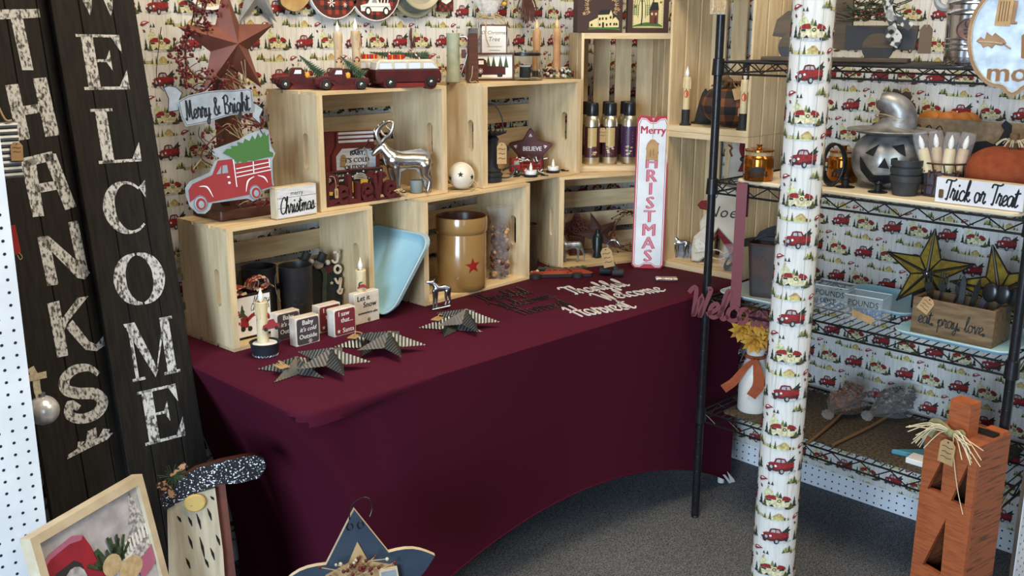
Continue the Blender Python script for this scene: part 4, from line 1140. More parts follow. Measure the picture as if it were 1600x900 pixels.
mb.flat(ell(-.035, .017, .009, .009, 12), y-.0006, 'ink'); mb.flat(ell(.032, .017, .009, .009, 12), y-.0006, 'ink')
mb.flat(rect(-w_+.006, .006, w_-.006, .0105), y-.0007, 'cream_wood'); build(mb, 'print', t)
# glass lantern jar with wire handle
p = at(818, 126, Z2)
t = thing('glass_jar', 'small flared glass jar with black rim and looped wire handle', 'jar', (1.172, -.432, tz), face(818))
t.scale = (1.12, 1.12, 1.08)
m = mat('clear_glass', (.95, .97, .97), .03, trans=1., ior=1.45, vary=.0001)
build(MB().lathe([(.050, 0), (.053, .004), (.043, .07), (.041, .086), (.0395, .086), (.041, .07), (.0505, .006), (.048, .003)], 'clear_glass', 28), 'glass', t)
build(MB().lathe([(.0425, .070), (.0445, .071), (.044, .078), (.0425, .079)], 'black_metal', 28), 'rim', t)
mb = MB().tube([(-.042, -.002, .076), (-.06, -.002, .06), (-.072, -.004, .045), (-.068, -.004, .03), (-.05, -.002, .026)], .0018, 'black_metal', 6, 5)
mb.tube([(-.082+.009*math.cos(i*PI/6), -.004, .022+.011*math.sin(i*PI/6)) for i in range(12)], .0028, 'black_metal', 6, closed=True)
mb.tube([(-.006, -.005, .079), (-.012, -.006, .095), (-.02, -.006, .1), (-.018, -.006, .09)], .0014, 'black_metal', 5, 4); build(mb, 'handle', t)
mb = MB().lathe([(.016, .006), (.016, .038)], 'black_matte', 16); mb.lathe([(.0165, .038), (.0165, .042)], 'white_paint', 16); build(mb, 'candle_cup', t)
# tall drip candles, one in a berry ring
p = at(838, 110, Z2+.01)
t = thing('tall_candle', 'tall amber drip candle in a small black cup, left of the berry ring', 'candle', (1.311, -.350, tz))
build(MB().lathe([(.018, 0), (.018, .004), (.013, .006), (.0165, .022), (.014, .022)], 'black_metal', 16), 'cup', t)
candle_parts(t, 0, 0, .008, .0128, .148, .036, 'wax', flame='flame_warm')
t = thing('tall_candle', 'tall amber drip candle standing in the red and green berry ring', 'candle', (1.340, -.415, tz))
candle_parts(t, 0, 0, .002, .0128, .160, .036, 'wax', flame='flame_warm')
t = thing('berry_ring', 'ring of red, green and white berries around the foot of a candle', 'candle ring', (1.340, -.415, tz))
mb = MB().tube([(.032*math.cos(i*PI/8), .032*math.sin(i*PI/8), .008) for i in range(16)], .006, 'twine', 7, closed=True); build(mb, 'twig_ring', t)
mat('berry_mix', (.10, .012, .015), .3, c2=(.02, .035, .02), nscale=40); plain('berry_white', (.5, .52, .48), .3)
mb = MB(); random.seed(9)
for i in range(120):
    a = random.uniform(0, 2*PI); rr = random.uniform(.022, .058); mb.ball((rr*math.cos(a), rr*math.sin(a), .006+random.uniform(0, .028)*(1-abs(rr-.038)/.022*.6)), random.uniform(.004, .006), random.choice(['berry_red', 'berry_mix', 'berry_mix', 'berry_white', 'pine_green']), 7, 5)
b = build(mb, 'berries', t); b['kind'] = 'stuff'
mb = MB()
for i in range(8):
    a = i*PI/4; mb.stroke([(.0, 0), (.02, .002), (.036, -.004)], [.004, .008, .002], -.002, -.001, 'lace', 3) if False else mb.tube([(.014*math.cos(a), .014*math.sin(a), .028), (.03*math.cos(a), .03*math.sin(a), .034), (.045*math.cos(a), .045*math.sin(a), .024)], [.002, .003, .001], 'lace', 5, 3)
build(mb, 'dried_leaves', t)

# ---------------------------------------------------------------- two folk pictures on the corner crate
ZC = Z1+CW+.0008
U3 = tr(1.3971, -.4751, ZC)@rot(z=-.6543)
plain('frame_brown', (.045, .020, .016), .6); plain('prim_cream', (.62, .52, .26), .7)
q = U3@Vector((.058, .022, 0))
t = thing('box_frame', 'dark brown box picture with a cream house and willow wreath, on the corner crate', 'picture', q, -.6543+.05)
build(MB().bbox(-.072, 0, 0, .085, .055, .19, 'frame_brown', .0015), 'box', t)
mb = MB(); y = -.0006
mb.flat(rect(-.056, .012, .078, .18), y+.0003, 'frame_brown')
mb.stroke([(-.03, .012), (.0, .015), (.05, .014), (.074, .011)], .006, y, y, 'green_paint', 3)
H = [((.0, .018), (.038, .018), (.038, .060), (.0, .058), 'prim_cream'), ((-.03, .018), (.002, .018), (.002, .05), (-.03, .035), 'prim_cream'), ((.038, .018), (.05, .018), (.05, .058), (.044, .074), (.038, .06), 'prim_cream'), ((.05, .018), (.072, .018), (.072, .038), (.060, .052), (.05, .044), 'prim_cream'), ((.0, .057), (.038, .059), (.044, .076), (.008, .074), 'ink'), ((.048, .042), (.062, .053), (.066, .055), (.056, .057), 'ink')]
for h in H: mb.flat(list(h[:-1]), y-.0003, h[-1])
for x, z in ((.006, .045), (.016, .046), (.028, .046), (.006, .026), (.03, .026), (-.022, .025), (.056, .028), (.064, .028), (.043, .05), (.043, .028)): mb.flat(rect(x-.003, z-.004, x+.003, z+.004), y-.0006, 'ink')
mb.flat(rect(.014, .018, .021, .034), y-.0006, 'ink')
for s_ in (-1, 1):
    for i in range(9):
        a = PI/2+s_*(.15+i*.24); c = (.012+.045*math.cos(a), .09+.05*math.sin(a))
        for q_ in (-.6, 0, .6): mb.stroke([c, (c[0]+.014*math.cos(a+q_-s_*.6), c[1]+.014*math.sin(a+q_-s_*.6))], .0022, y-.0003, y-.0003, 'twine', 1, False)
for x, z in ((-.048, .062), (.07, .075), (.05, .108), (-.03, .11)): mb.flat(star2(.008, .0035, 5, cx=x, cy=z), y-.0003, 'wax')
build(mb, 'painting', t)
q = U3@Vector((.232, .03, 0))
t = thing('box_frame', 'brown framed folk picture with a willow tree and brick house, beside the slatted crate', 'picture', q, -.6543+.02)
build(MB().prism([rect(-.071, 0, .071, .2), rect(-.054, .016, .054, .184)], 0, .025, 'frame_brown'), 'frame', t, recalc=True)
mb = MB().box(-.056, .006, .014, .056, .012, .186, 'prim_cream'); y = .0056
mb.stroke([(-.05, .022), (-.01, .028), (.03, .027), (.05, .022)], [.003, .012, .012, .003], y, y, 'green_paint', 4)
mb.stroke([(-.022, .028), (-.02, .06), (-.022, .12)], .004, y-.0003, y-.0003, 'ink', 3)
for s_ in (-1, 1):
    for i in range(3):
        x0 = -.021; P_ = [(x0, .10+.008*i), (x0+s_*(.008+.006*i), .105+.008*i), (x0+s_*(.012+.007*i), .08), (x0+s_*(.013+.006*i), .05+.006*i)]
        mb.stroke(P_, .0018, y-.0003, y-.0003, 'green_paint', 4)
        for k_ in range(6): mb.flat(ell(P_[2][0]+s_*.001, .09-.006*k_, .003, .0016, 6), y-.0005, 'green_paint')
mb.flat([(.006, .03), (.036, .03), (.036, .076), (.006, .074)], y-.0005, 'rust_red'); mb.flat([(.004, .073), (.038, .075), (.034, .10), (.014, .10)], y-.0006, 'ink'); mb.flat(rect(.016, .098, .020, .11), y-.0006, 'ink'); mb.flat(rect(.022, .03, .03, .052), y-.0008, 'frame_brown')
for x, z in ((.014, .062), (.028, .062)): mb.flat(rect(x-.003, z-.004, x+.003, z+.004), y-.0008, 'prim_cream')
for x, z in ((-.044, .085), (.044, .1), (-.005, .115)): mb.flat(star2(.006, .0026, 5, cx=x, cy=z), y-.0003, 'rust_red')
for x0_, z0_, x1_, z1_ in ((-.05, .018, .05, .018), (-.05, .018, -.05, .18), (.05, .018, .05, .18)):
    n = 16
    for i in range(n):
        a_, b_ = i/n, (i+.5)/n; mb.stroke([(x0_+(x1_-x0_)*a_, z0_+(z1_-z0_)*a_), (x0_+(x1_-x0_)*b_, z0_+(z1_-z0_)*b_)], .001, y-.0003, y-.0003, 'frame_brown', 1, False)
build(mb, 'painting', t)

# ---------------------------------------------------------------- things hung on the back wall along the top of the view
def wall_at(u, v, d=.002): p = on(u, v, 1, YB-d); return p
mat('buffalo', (.20, .022, .014), .6, c2=(.02, .012, .010), nscale=1)
def buffalo_tiles(mb, R, cx, cz, y, s=.0125):
    n = int(R/s)+1
    for i in range(-n, n+1):
        for j in range(-n, n+1):
            x, z = cx+i*s, cz+j*s
            pts = [(x, z), (x+s, z), (x+s, z+s), (x, z+s)]
            if max(math.hypot(p[0]-cx, p[1]-cz) for p in pts) > R: continue
            m = ('check_dark' if (i % 2 and j % 2) else 'check_mid' if (i % 2 or j % 2) else 'check_red')
            mb.flat(pts, y, m)
plain('check_red', (.30, .035, .02), .6); plain('check_mid', (.09, .018, .013), .6); plain('check_dark', (.013, .012, .012), .6)
def plaque(label, u, vb, R, kind):
    p = wall_at(u, vb); t = thing('round_plaque', label, 'plaque', (p.x, YB-.024, p.z+R), 0, 'round plaid enamel plaques on the wallpaper')
    mb = MB(); mb.prism([ell(0, 0, R, R, 40)], 0, .012, 'white_paint'); mb.flat(ell(0, 0, R-.003, R-.003, 40), -.0004, 'check_mid'); buffalo_tiles(mb, R-.0035, 0, 0, -.0007)
    build(mb, 'disc', t)
    for i in range(0, 40, 3): pass
    mb = MB()
    if kind == 0:
        for x, z, s in ((-.012, -R+.045, .011), (.035, -R+.04, .006), (.055, -R+.065, .006), (-.05, -R+.08, .008)):
            for a in range(3): mb.stroke([(x+s*math.cos(a*PI/3), z+s*math.sin(a*PI/3)), (x-s*math.cos(a*PI/3), z-s*math.sin(a*PI/3))], s*.28, -.0012, -.0012, 'white_paint', 1, False)
        build(mb, 'snowflakes', t)
    else:
        b = -R+.028
        mb.flat([(-.055, b), (-.057, b+.016), (-.03, b+.022), (-.02, b+.04), (.005, b+.04), (.012, b+.024), (.05, b+.024), (.055, b+.006), (.04, b)], -.0012, 'white_paint')
        mb.flat([(-.016, b+.024), (-.012, b+.036), (.0, b+.036), (.004, b+.024)], -.0015, 'galv_flat'); mb.stroke([(-.05, b+.012), (.05, b+.014)], .001, -.0015, -.0015, 'ink', 1, False)
        for x in (-.03, .036): mb.flat(ell(x, b, .012, .013, 14), -.0016, 'ink'); mb.flat(ell(x, b, .007, .008, 12), -.0019, 'white_paint')
        for x in (.018, .03, .042): mb.stroke([(x, b+.024), (x+.004, b+.045)], .004, -.0015, -.0015, 'white_paint', 1, False)
        build(mb, 'truck_drawing', t)
plaque('round red and black plaid plaque with white snowflakes, high on the wallpaper', 517, 30, .088, 0)
plaque('round red and black plaid plaque with a white truck, high on the wallpaper', 581, 33, .093, 1)
for lab, u, vb, R, m, dy in (('grey green round tin plate hung high on the wall, the rear of two', 643, 29, .095, 'tin_sage', .006), ('beige round tin plate overlapping the grey green one, high on the wall', 648, 16, .085, 'tin_beige', .024)):
    mat('tin_sage', (.27, .27, .20), .5, metal=.2, c2=(.2, .2, .15), nscale=12); mat('tin_beige', (.42, .38, .27), .5, metal=.15, c2=(.33, .29, .2), nscale=9)
    p = wall_at(u, vb); mb = MB(); mb.M = rot(x=PI/2)
    mb.lathe([(0, -.002), (R*.8, -.002), (R*.86, .004), (R*.97, .008), (R, .006), (R*.97, .004), (R*.86, -.002), (R*.8, -.006), (0, -.006)], m, 44)
    solo(mb, 'round_plate', lab, 'plate', (p.x, YB-.008-dy, p.z+R), group='round tin plates on the wall')
p = wall_at(455, 14)
o = [(.052*math.cos(a)*(1+.10*math.cos(3*a)+.04*math.sin(5*a)), .045*math.sin(a)*(1+.05*math.cos(4*a))) for a in [2*PI*i/28 for i in range(28)]]
mat('log_slice', (.50, .33, .13), .7, c2=(.38, .23, .08), nscale=30); mat('bark', (.16, .09, .04), .9, c2=(.08, .045, .02), nscale=60)
solo(MB().prism([o], 0, .014, 'log_slice', 'bark'), 'wood_slice', 'golden wood slice ornament with bark edge, high on the wallpaper left of the plaid plaques', 'ornament', (p.x, YB-.02, p.z+.04))
p = wall_at(400, 34)
mb = barn_star(MB(), .10, .036, .02, 'galv_flat', 0, PI/2)
solo(mb, 'tin_star', 'grey dimpled tin star hung high on the wallpaper beside the rusty star', 'star', (p.x, YB-.012, p.z+.078))
p = wall_at(325, 16)
t = thing('round_ornament', 'white rimmed glittery round ornament behind the rusty star', 'ornament', (p.x, YB-.012, p.z+.07))
build(MB().prism([ell(0, 0, .07, .07, 36), ell(0, 0, .062, .062, 36)], -.006, .006, 'white_paint'), 'rim', t, recalc=True)
mat('glitter_gold', (.36, .26, .13), .5, c2=(.75, .70, .55), nscale=260, contrast=(.5, .62), detail=1)
build(MB().prism([ell(0, 0, .062, .062, 36)], -.002, .002, 'glitter_gold'), 'panel', t)
p = wall_at(694, 18)
mb = MB().prism([rect(-.03, 0, .03, .09)], 0, .008, 'check_mid')
for i in range(5):
    for j in range(7): mb.flat(rect(-.03+i*.012, j*.0125, -.03+i*.012+.006, j*.0125+.006), -.0004, 'check_red' if (i+j) % 2 else 'check_dark')
mb.flat([(-.02, .03), (.0, .022), (.02, .032), (.024, .06), (-.02, .06)], -.0008, 'white_paint')
solo(mb, 'plaid_plaque', 'small red plaid hanging with a white shape, high on the wall above the green jug', 'plaque', (p.x, YB-.012, p.z))
p = wall_at(812, 38)
t = thing('rag_hanging', 'dark brown bundle of dried strips hanging high on the wall above the tall candles', 'hanging', (p.x, YB-.03, p.z))
mb = MB(); random.seed(4)
for i in range(18):
    x = random.uniform(-.03, .03); mb.tube([(x*.3, 0, .11), (x*.8, -.01, .06), (x+random.gauss(0, .008), -.012+random.uniform(-.01, .01), random.uniform(0, .03))], [.004, .006, .002], 'brown_wood', 6, 4)
for s_ in (-1, 1): mb.tube([(0, 0, .1), (s_*.03, -.005, .085), (s_*.052, -.005, .04)], [.003, .0035, .0015], 'brown_wood', 6, 4)
build(mb, 'strips', t)
p = wall_at(780, 8)
mb = MB(); random.seed(14)
for i in range(14): mb.ball((random.gauss(0, .02), random.gauss(0, .006), random.uniform(0, .04)), random.uniform(.006, .011), random.choice(['galvanised', 'gift_gold', 'twine']), 9, 6)
solo(mb, 'bell_cluster', 'cluster of small dull gold and silver bells at the top of the wall', 'bells', (p.x, YB-.022, p.z))
# ================================================================ goods inside the crates and on the table
zU, zL = Z1+SL+.0008, TZ+SL+.0008
plain('black_paint', (.011, .011, .012), .45); mat('pail_black', (.020, .020, .023), .42, metal=.2, c2=(.030, .030, .034), nscale=18)
mat('silver_cast', (.60, .57, .52), .30, metal=1., c2=(.36, .33, .29), nscale=16, contrast=(.3, .7))
mat('pewter', (.42, .43, .46), .28, metal=.95, c2=(.20, .21, .23), nscale=30, contrast=(.35, .65))
mat('maroon_paint', (.085, .012, .012), .5, c2=(.06, .009, .009), nscale=25)
mat('jar_red', (.20, .03, .018), .5, c2=(.16, .022, .014), nscale=18)
mat('plaid_base', (.46, .36, .22), .85); plain('plaid_red', (.22, .02, .02), .85)

# ---------------------------------------------------------------- left upper crate
def make_jar(label, loc, rz):
    t = thing('jar_sign', label, 'sign', loc, rz, 'red wooden mason jar signs')
    o = [(-.06, 0), (.06, 0), (.064, .01), (.064, .095), (.05, .118), (.05, .15), (-.05, .15), (-.05, .118), (-.064, .095), (-.064, .01)]
    build(MB().prism([o], 0, .02, 'jar_red', bev=.002), 'board', t)
    mb = MB().flat([(-.052, .006), (.052, .006), (.052, .092), (.036, .110), (-.036, .110), (-.052, .092)], -.0006, 'whitewash')
    mb.text('BABY,', .004, .098, .0155, -.001, 'ink', offset=.0006); mb.text("IT'S COLD", .0, .081, .0155, -.001, 'ink', offset=.0006); mb.text('OUTSIDE', .0, .064, .0155, -.001, 'ink', offset=.0006)
    build(mb, 'face', t)
    mb = MB()
    for z in (.124, .134, .1435): mb.flat(rect(-.045, z, .048, z+.0055), -.0006, 'white_paint')
    build(mb, 'lid_stripes', t)
    mb = MB()
    for a in (.2, 2.6, -.5, 3.5, 1.2): mb.tube([(.02, -.004, .112), (.02+math.cos(a)*.02, -.010, .112+math.sin(a)*.012), (.02+math.cos(a)*.036, -.006, .110+math.sin(a)*.02)], .0018, 'brown_wood', 5, 4)
    mb.tube([(.02, -.005, .112), (.028, -.008, .08), (.022, -.008, .05)], .0014, 'twine', 5, 4); mb.ball((.035, -.010, .106), .0035, 'galvanised', 8, 5); mb.ball((.015, -.011, .106), .0035, 'galvanised', 8, 5)
    build(mb, 'twine_bow', t)
    price_tag(t, -.035, .082, .013, .028, -.003, .1, lines=2)
    return t
js = make_jar('red wooden jar sign reading BABY IT\'S COLD OUTSIDE, behind the silver reindeer', (.526, -.385, zU), -.28)
js.scale = (1.15, 1.1, 1.2)
j2 = dup(js, 'second red jar sign mostly hidden behind the first, at the crate left end', (.432, -.350, zU), -.28)
for c in kids(j2):
    if c.name.split('.')[0] in ('face', 'price_tag', 'twine_bow', 'lid_stripes'): bpy.data.objects.remove(c)
def make_snowblock(label, loc, rz):
    t = thing('block_sign', label, 'sign', loc, rz, 'black Let it Snow blocks')
    build(MB().bbox(-.052, 0, 0, .052, .022, .078, 'maroon_paint', .001), 'block', t)
    mb = MB().flat(rect(-.049, .002, .051, .076), -.0005, 'black_paint'); y = -.0009
    mb.text('Let it', .02, .066, .012, y, 'white_paint', shear=.2); mb.text('snow', .018, .053, .012, y, 'white_paint', shear=.2, offset=.0005)
    for x, z in ((-.044, .058), (.045, .07), (-.01, .071), (.03, .03), (-.005, .022), (.012, .044), (.038, .05), (-.03, .066)): mb.flat(ell(x, z, .0024, .0024, 8), y, 'white_paint')
    for i in range(4): mb.stroke([(-.04, .052-i*.003+.008), (-.02, .066-i*.005), (.0, .058-i*.004)], .0016, y, y, 'white_paint', 4)
    mb.flat([(-.046, .012), (-.046, .046), (-.03, .016)], y, 'gift_gold'); mb.flat([(-.02, .014), (-.02, .048), (.004, .046), (-.006, .012)], y, 'gift_gold'); mb.flat(star2(.014, .006, 5, cx=.012, cy=.030), y-.0003, 'log_slice')
    build(mb, 'face', t); return t
p = at(568, 300, zU)
sb = make_snowblock('black block painted with snow and gold, standing behind the word Believe', (.527, -.432, zU), -.20)
dup(sb, 'black snow block at the crate left end, half hidden by the big letter B', (.414, -.430, zU), -.1)
# Believe word
WL = {'B': (.5, [[(.0, 0), (.0, 1)], [(.0, 1), (.3, .98), (.42, .76), (.05, .54)], [(.05, .54), (.42, .46), (.46, .16), (.0, .0)]]),
      'e': (.44, [[(.03, .27), (.36, .31), (.28, .52), (.08, .48), (.0, .22), (.14, .0), (.38, .07)]]),
      'L': (.38, [[(.02, .92), (.02, .0)], [(.02, .0), (.30, .01)]]), 'I': (.22, [[(.02, .62), (.02, .0)]]),
      'V': (.62, [[(-.06, .86), (.06, .90), (.22, .03)], [(.22, .03), (.40, .86), (.52, .80)]])}
t = thing('word_sign', 'dark red wooden word Believe standing along the crate front', 'word sign', (.452, -.515, zU), -.03)
x = -.122; H_ = .088
for ch in 'BeLIeVe':
    w_, st = WL[ch]; mb = MB()
    for i, s_ in enumerate(st): mb.stroke([(x+q[0]*H_*.86, .006+q[1]*(H_-.012)) for q in s_], .0118, -.009-.0003*i, .009+.0003*i, 'maroon_paint', 5)
    build(mb, 'letter', t); x += w_*H_*.86
build(MB().bbox(-.126, -.007, 0, .125, .007, .005, 'maroon_paint', .001), 'base', t)
mb = MB().prism([rrect(-.101, .022, -.090, .048, .002)], -.0125, -.0115, 'kraft'); mb.stroke([(-.0955, .03), (-.0955, .042)], .002, -.0128, -.0128, 'ink', 1, False); build(mb, 'price_tag', t, 'kraft price tag'); build(MB().tube([(-.115, -.011, .082), (-.10, -.012, .078), (-.0955, -.0125, .047)], .0009, 'twine', 4, 3), 'tag_string', t)
# cast deer
def cast_deer(name, label, loc, rz, k, limbs, plate, mt, vox, th, ox, oy, parts=None):
    t = thing(name, label, 'figurine', loc, rz)
    q = lambda p: ((p[0]-ox)*k, (p[2] if len(p) > 2 else 0)*k, (oy-p[1])*k)
    mb = MB()
    for pts, rad in limbs: mb.tube([q(p) for p in pts], [r*k for r in rad] if isinstance(rad, (list, tuple)) else rad*k, mt, 12, 4)
    for pts, rad in limbs:
        r0 = rad if not isinstance(rad, (list, tuple)) else None
        mb.ball(q(pts[0]), (r0 or rad[0])*k*.98, mt, 12, 8); mb.ball(q(pts[-1]), (r0 or rad[-1])*k*.98, mt, 12, 8)
    build(mb, 'body', t, voxel=vox)
    if plate: build(MB().prism([[((x-ox)*k, (oy-y)*k) for x, y in plate]], th[0], th[1], mt, bev=.001), 'back_plate', t)
    for n_, fn in (parts or []): m2 = MB(); fn(m2, q); build(m2, n_, t)
    return t
k = .000353
def antl(m, q):
    for pts, r in (([(548, 235), (528, 195), (518, 150), (540, 110), (580, 78), (620, 60), (655, 66)], [14, 13, 12, 11, 10, 9, 5]), ([(520, 160), (502, 140), (500, 118)], [9, 7, 3]), ([(545, 108), (530, 85)], [8, 3]),
                   ([(560, 225), (585, 195), (620, 170), (645, 130), (655, 80), (630, 60)], [14, 13, 12, 10, 9, 5]), ([(600, 182), (570, 165), (555, 130)], [9, 8, 4]), ([(640, 140), (610, 115), (596, 95)], [8, 6, 3]), ([(585, 78), (575, 55)], [8, 4])):
        m.tube([q((x, y, -10)) for x, y in pts], [a*k*1.35 for a in r], 'silver_cast', 8, 4)
def orn(m, q):
    c = q((665, 392)); y0 = -66*k
    m.stroke([(c[0]+a, c[2]+b) for a, b in star2(.011, .0052)+[star2(.011, .0052)[0]]], .0013, y0, y0+.001, 'pewter', 1, False)
    for cx, r in ((735, 20), (775, 24), (815, 18)): cc = q((cx, 390)); m.stroke([(cc[0]+r*k*math.cos(a), cc[2]+r*k*.7*math.sin(a)) for a in [i*.5 for i in range(12)]], .0012, y0+.002, y0+.003, 'pewter', 2)
cast_deer('reindeer_figurine', 'shiny silver cast reindeer with antlers, largest of the metal deer', (.645, -.487, zU+.0035), face(640)+.1, k,
    [([(650, 375), (740, 385), (830, 385), (900, 395)], [72, 62, 60, 68]), ([(640, 350), (600, 310), (565, 268)], [62, 46, 36]), ([(568, 262), (530, 285), (488, 325)], [38, 32, 20]), ([(572, 255), (580, 222)], [16, 7]),
     ([(665, 430, -30), (672, 510, -30), (668, 570, -30), (676, 632, -28)], [34, 20, 17, 18]), ([(620, 420, 25), (628, 500, 25), (640, 565, 20), (640, 632, 22)], [32, 20, 16, 17]),
     ([(905, 420, -25), (905, 500, -25), (942, 545, -25), (925, 632, -25)], [52, 30, 18, 18]), ([(915, 420, 25), (935, 500, 25), (955, 550, 25), (950, 632, 25)], [46, 28, 18, 18]), ([(945, 380), (962, 420), (950, 445)], [14, 16, 8])],
    [(598, 262), (650, 296), (720, 312), (800, 300), (880, 292), (935, 315), (960, 350), (965, 440), (940, 447), (962, 640), (915, 640), (880, 520), (830, 462), (760, 455), (715, 480), (700, 640), (640, 640), (640, 560), (610, 470), (575, 400), (560, 330)],
    'silver_cast', .0026, (.012, .016), 790, 642, [('antlers', antl), ('engraving', orn)])
t = thing('tealight_cup', 'small plain grey green cup by the silver reindeer hind legs', 'cup', at(651, 301, zU)+Vector((0, 0, .0)))
plain('grey_green', (.17, .20, .19), .6)
build(MB().lathe([(.0165, 0), (.018, .003), (.0195, .036), (.0185, .0375), (.0165, .036), (.015, .01), (0, .008)], 'grey_green', 24), 'cup', t)
p = at(627, 305, zU); mb = MB(); random.seed(8)
for i in range(22):
    a = random.uniform(0, 2*PI); z = random.uniform(.003, .018); l = random.uniform(.010, .022)
    mb.tube([(math.cos(a)*l*.3, math.sin(a)*l*.3, z), (math.cos(a+.6)*l, math.sin(a+.6)*l, z*.8+.002), (math.cos(a+1.3)*l*.9, math.sin(a+1.3)*l*.9, max(.003, z*.6))], [.003, .0026, .001], random.choice(['lace', 'brown_wood', 'twine']), 5, 3)
solo(mb, 'twig_cluster', 'little pale and brown twig cluster at the end of the word Believe', 'twigs', (p.x-.004, p.y-.004, zU))
# jingle bell between the upper crates
p = at(727, 297, Z1)
t = thing('jingle_bell', 'large cream jingle bell with star cutouts between the upper crates', 'bell', (p.x+.004, p.y+.022, Z1+.0412))
mat('cream_enamel', (.66, .61, .50), .4, c2=(.56, .50, .39), nscale=30)
build(MB().ball((0, 0, 0), .0405, 'cream_enamel', 32, 20), 'shell', t)
def on_ball(mb, R, az, el_, pts, mt, lift=1.006):
    M = rot(z=az)@rot(x=-el_)
    vs = [M@Vector((p[0], -math.sqrt(max(R*R-p[0]**2-p[1]**2, 0))*lift, p[1])) for p in pts]
    c = M@Vector((0, -R*lift*1.002, 0))
    mb.add([tuple(v) for v in vs]+[tuple(c)], [(i, (i+1) % len(vs), len(vs)) for i in range(len(vs))], mt)
mb = MB(); fz = face(727)
for da, el_ in ((-.05, .22), (.95, -.02), (-1.0, -.1)): on_ball(mb, .0405, fz+da, el_, star2(.0098, .0042), 'ink')
build(mb, 'star_cutouts', t)
mb = MB().tube([(.041*math.cos(i*PI/12)*math.cos(fz-.35), .041*math.cos(i*PI/12)*math.sin(fz-.35), .041*math.sin(i*PI/12)) for i in range(24)], .0011, 'cream_enamel', 5, closed=True); build(mb, 'seam', t)
mb = MB(); R_ = rot(z=fz)
for s_ in (0, 1): mb.tube([R_@Vector(q) for q in ([(.03, -.028, -.012), (.044, -.032, -.03), (.03, -.045, -.0395), (.0, -.05, -.040), (-.03, -.045, -.0395)] if s_ == 0 else [(.036, -.02, -.01), (.05, -.03, -.028), (.02, -.056, -.0398), (.005, -.058, -.0398)])], .0013, 'twine', 5, 4)
build(mb, 'twine', t)

# ---------------------------------------------------------------- right upper crate
p = at(770, 286, zU)
t = thing('candle_lantern', 'tall black tin candle stand with crimped pan and hoop handle', 'candle holder', (.974, -.476, zU))
mb = MB().lathe([(.036, 0), (.037, .004), (.036, .018), (.040, .020), (.040, .026), (.034, .030), (.036, .036), (.026, .042), (.024, .05), (.024, .125), (.028, .132), (.024, .138), (.020, .142)], 'pail_black', 28); build(mb, 'stand', t)
mb = MB(); n = 40
vs = [(0, 0, .142)]+[((.030)*math.cos(2*PI*i/n), .030*math.sin(2*PI*i/n), .145) for i in range(n)]+[((.050+.003*(i % 2))*math.cos(2*PI*i/n), (.050+.003*(i % 2))*math.sin(2*PI*i/n), .152+.008*(i % 2)) for i in range(n)]
mb.add(vs, [(0, 1+i, 1+(i+1) % n) for i in range(n)]+[(1+i, 1+n+i, 1+n+(i+1) % n, 1+(i+1) % n) for i in range(n)], 'pail_black'); build(mb, 'crimped_pan', t)
fz = face(770); D = Vector((math.cos(fz), math.sin(fz), 0))
build(MB().tube([D*-.044+Vector((0, 0, .152)), D*-.040+Vector((0, 0, .2)), D*-.02+Vector((0, 0, .236)), D*.012+Vector((0, 0, .238)), D*.036+Vector((0, 0, .2)), D*.040+Vector((0, 0, .152))], .002, 'pail_black', 6, 5), 'hoop', t)
build(MB().tube([D*.034+Vector((0, 0, .012)), D*.06+Vector((0, 0, .014)), D*.078+Vector((0, 0, .034)), D*.07+Vector((0, 0, .05)), D*.038+Vector((0, 0, .034))], .0028, 'pail_black', 7, 5), 'ring_handle', t)
tg = price_tag(t, 0, 0, .03, .066, 0, .0, lines=3); tg.matrix_local = rot(z=fz)@tr(.036, -.03, .092)
def belstar(mb):
    o = []; S5 = star2(.082, .045, 5, PI/2)
    for i in range(10):
        a, b, c = Vector(S5[i-1]), Vector(S5[i]), Vector(S5[(i+1) % 10])
        if i % 2 == 0: o += [tuple(b+(a-b)*.25), tuple(b+(a-b)*.06+(c-b)*.06), tuple(b+(c-b)*.25)]
        else: o.append(tuple(b))
    return o
t = thing('star_block', 'maroon wooden star reading BELIEVE in the crate right corner', 'star', (1.238, -.395, zU+.067), -.80)
so = belstar(None)
build(MB().prism([so], 0, .03, 'maroon_paint', bev=.002), 'star', t)
mb = MB(); y = -.0006
mb.text('BELIEVE', .006, .008, .021, y, 'whitewash', sx=.9, offset=.0006)
for i in range(5):
    a = PI/2+i*2*PI/5
    if i == 2: continue
    c = Vector((math.cos(a), math.sin(a)))*.058
    for s_ in (-.5, 0, .5): mb.stroke([tuple(c), (c.x-math.cos(a+s_)*.010, c.y-math.sin(a+s_)*.010)], .002, y, y, 'white_paint', 1, False)
build(mb, 'lettering', t)
p = at(815, 273, zU)
t = thing('toy_truck', 'small bright red wooden truck with snowy greens in front of the maroon star', 'toy truck', (1.168, -.440, zU), face(815)+.3)
mb = MB().bbox(-.05, -.012, .008, -.018, .02, .055, 'red_paint', .002); mb.bbox(-.018, -.012, .008, .052, .02, .024, 'red_paint', .002)
for z in (.030, .042): mb.box(-.018, -.012, z, .052, -.009, z+.006, 'red_paint')
for x in (-.016, .02, .048): mb.box(x, -.0125, .02, x+.004, -.0085, .05, 'red_paint')
build(mb, 'body', t)
build(MB().flat(rect(-.043, .034, -.024, .048), -.0126, 'galv_flat').flat(rect(-.038, .037, -.028, .045), -.0130, 'lace'), 'window', t)
for x in (-.034, .034): wheel(t, x, -.017, .0105, .010, .008)
mb = MB(); random.seed(2)
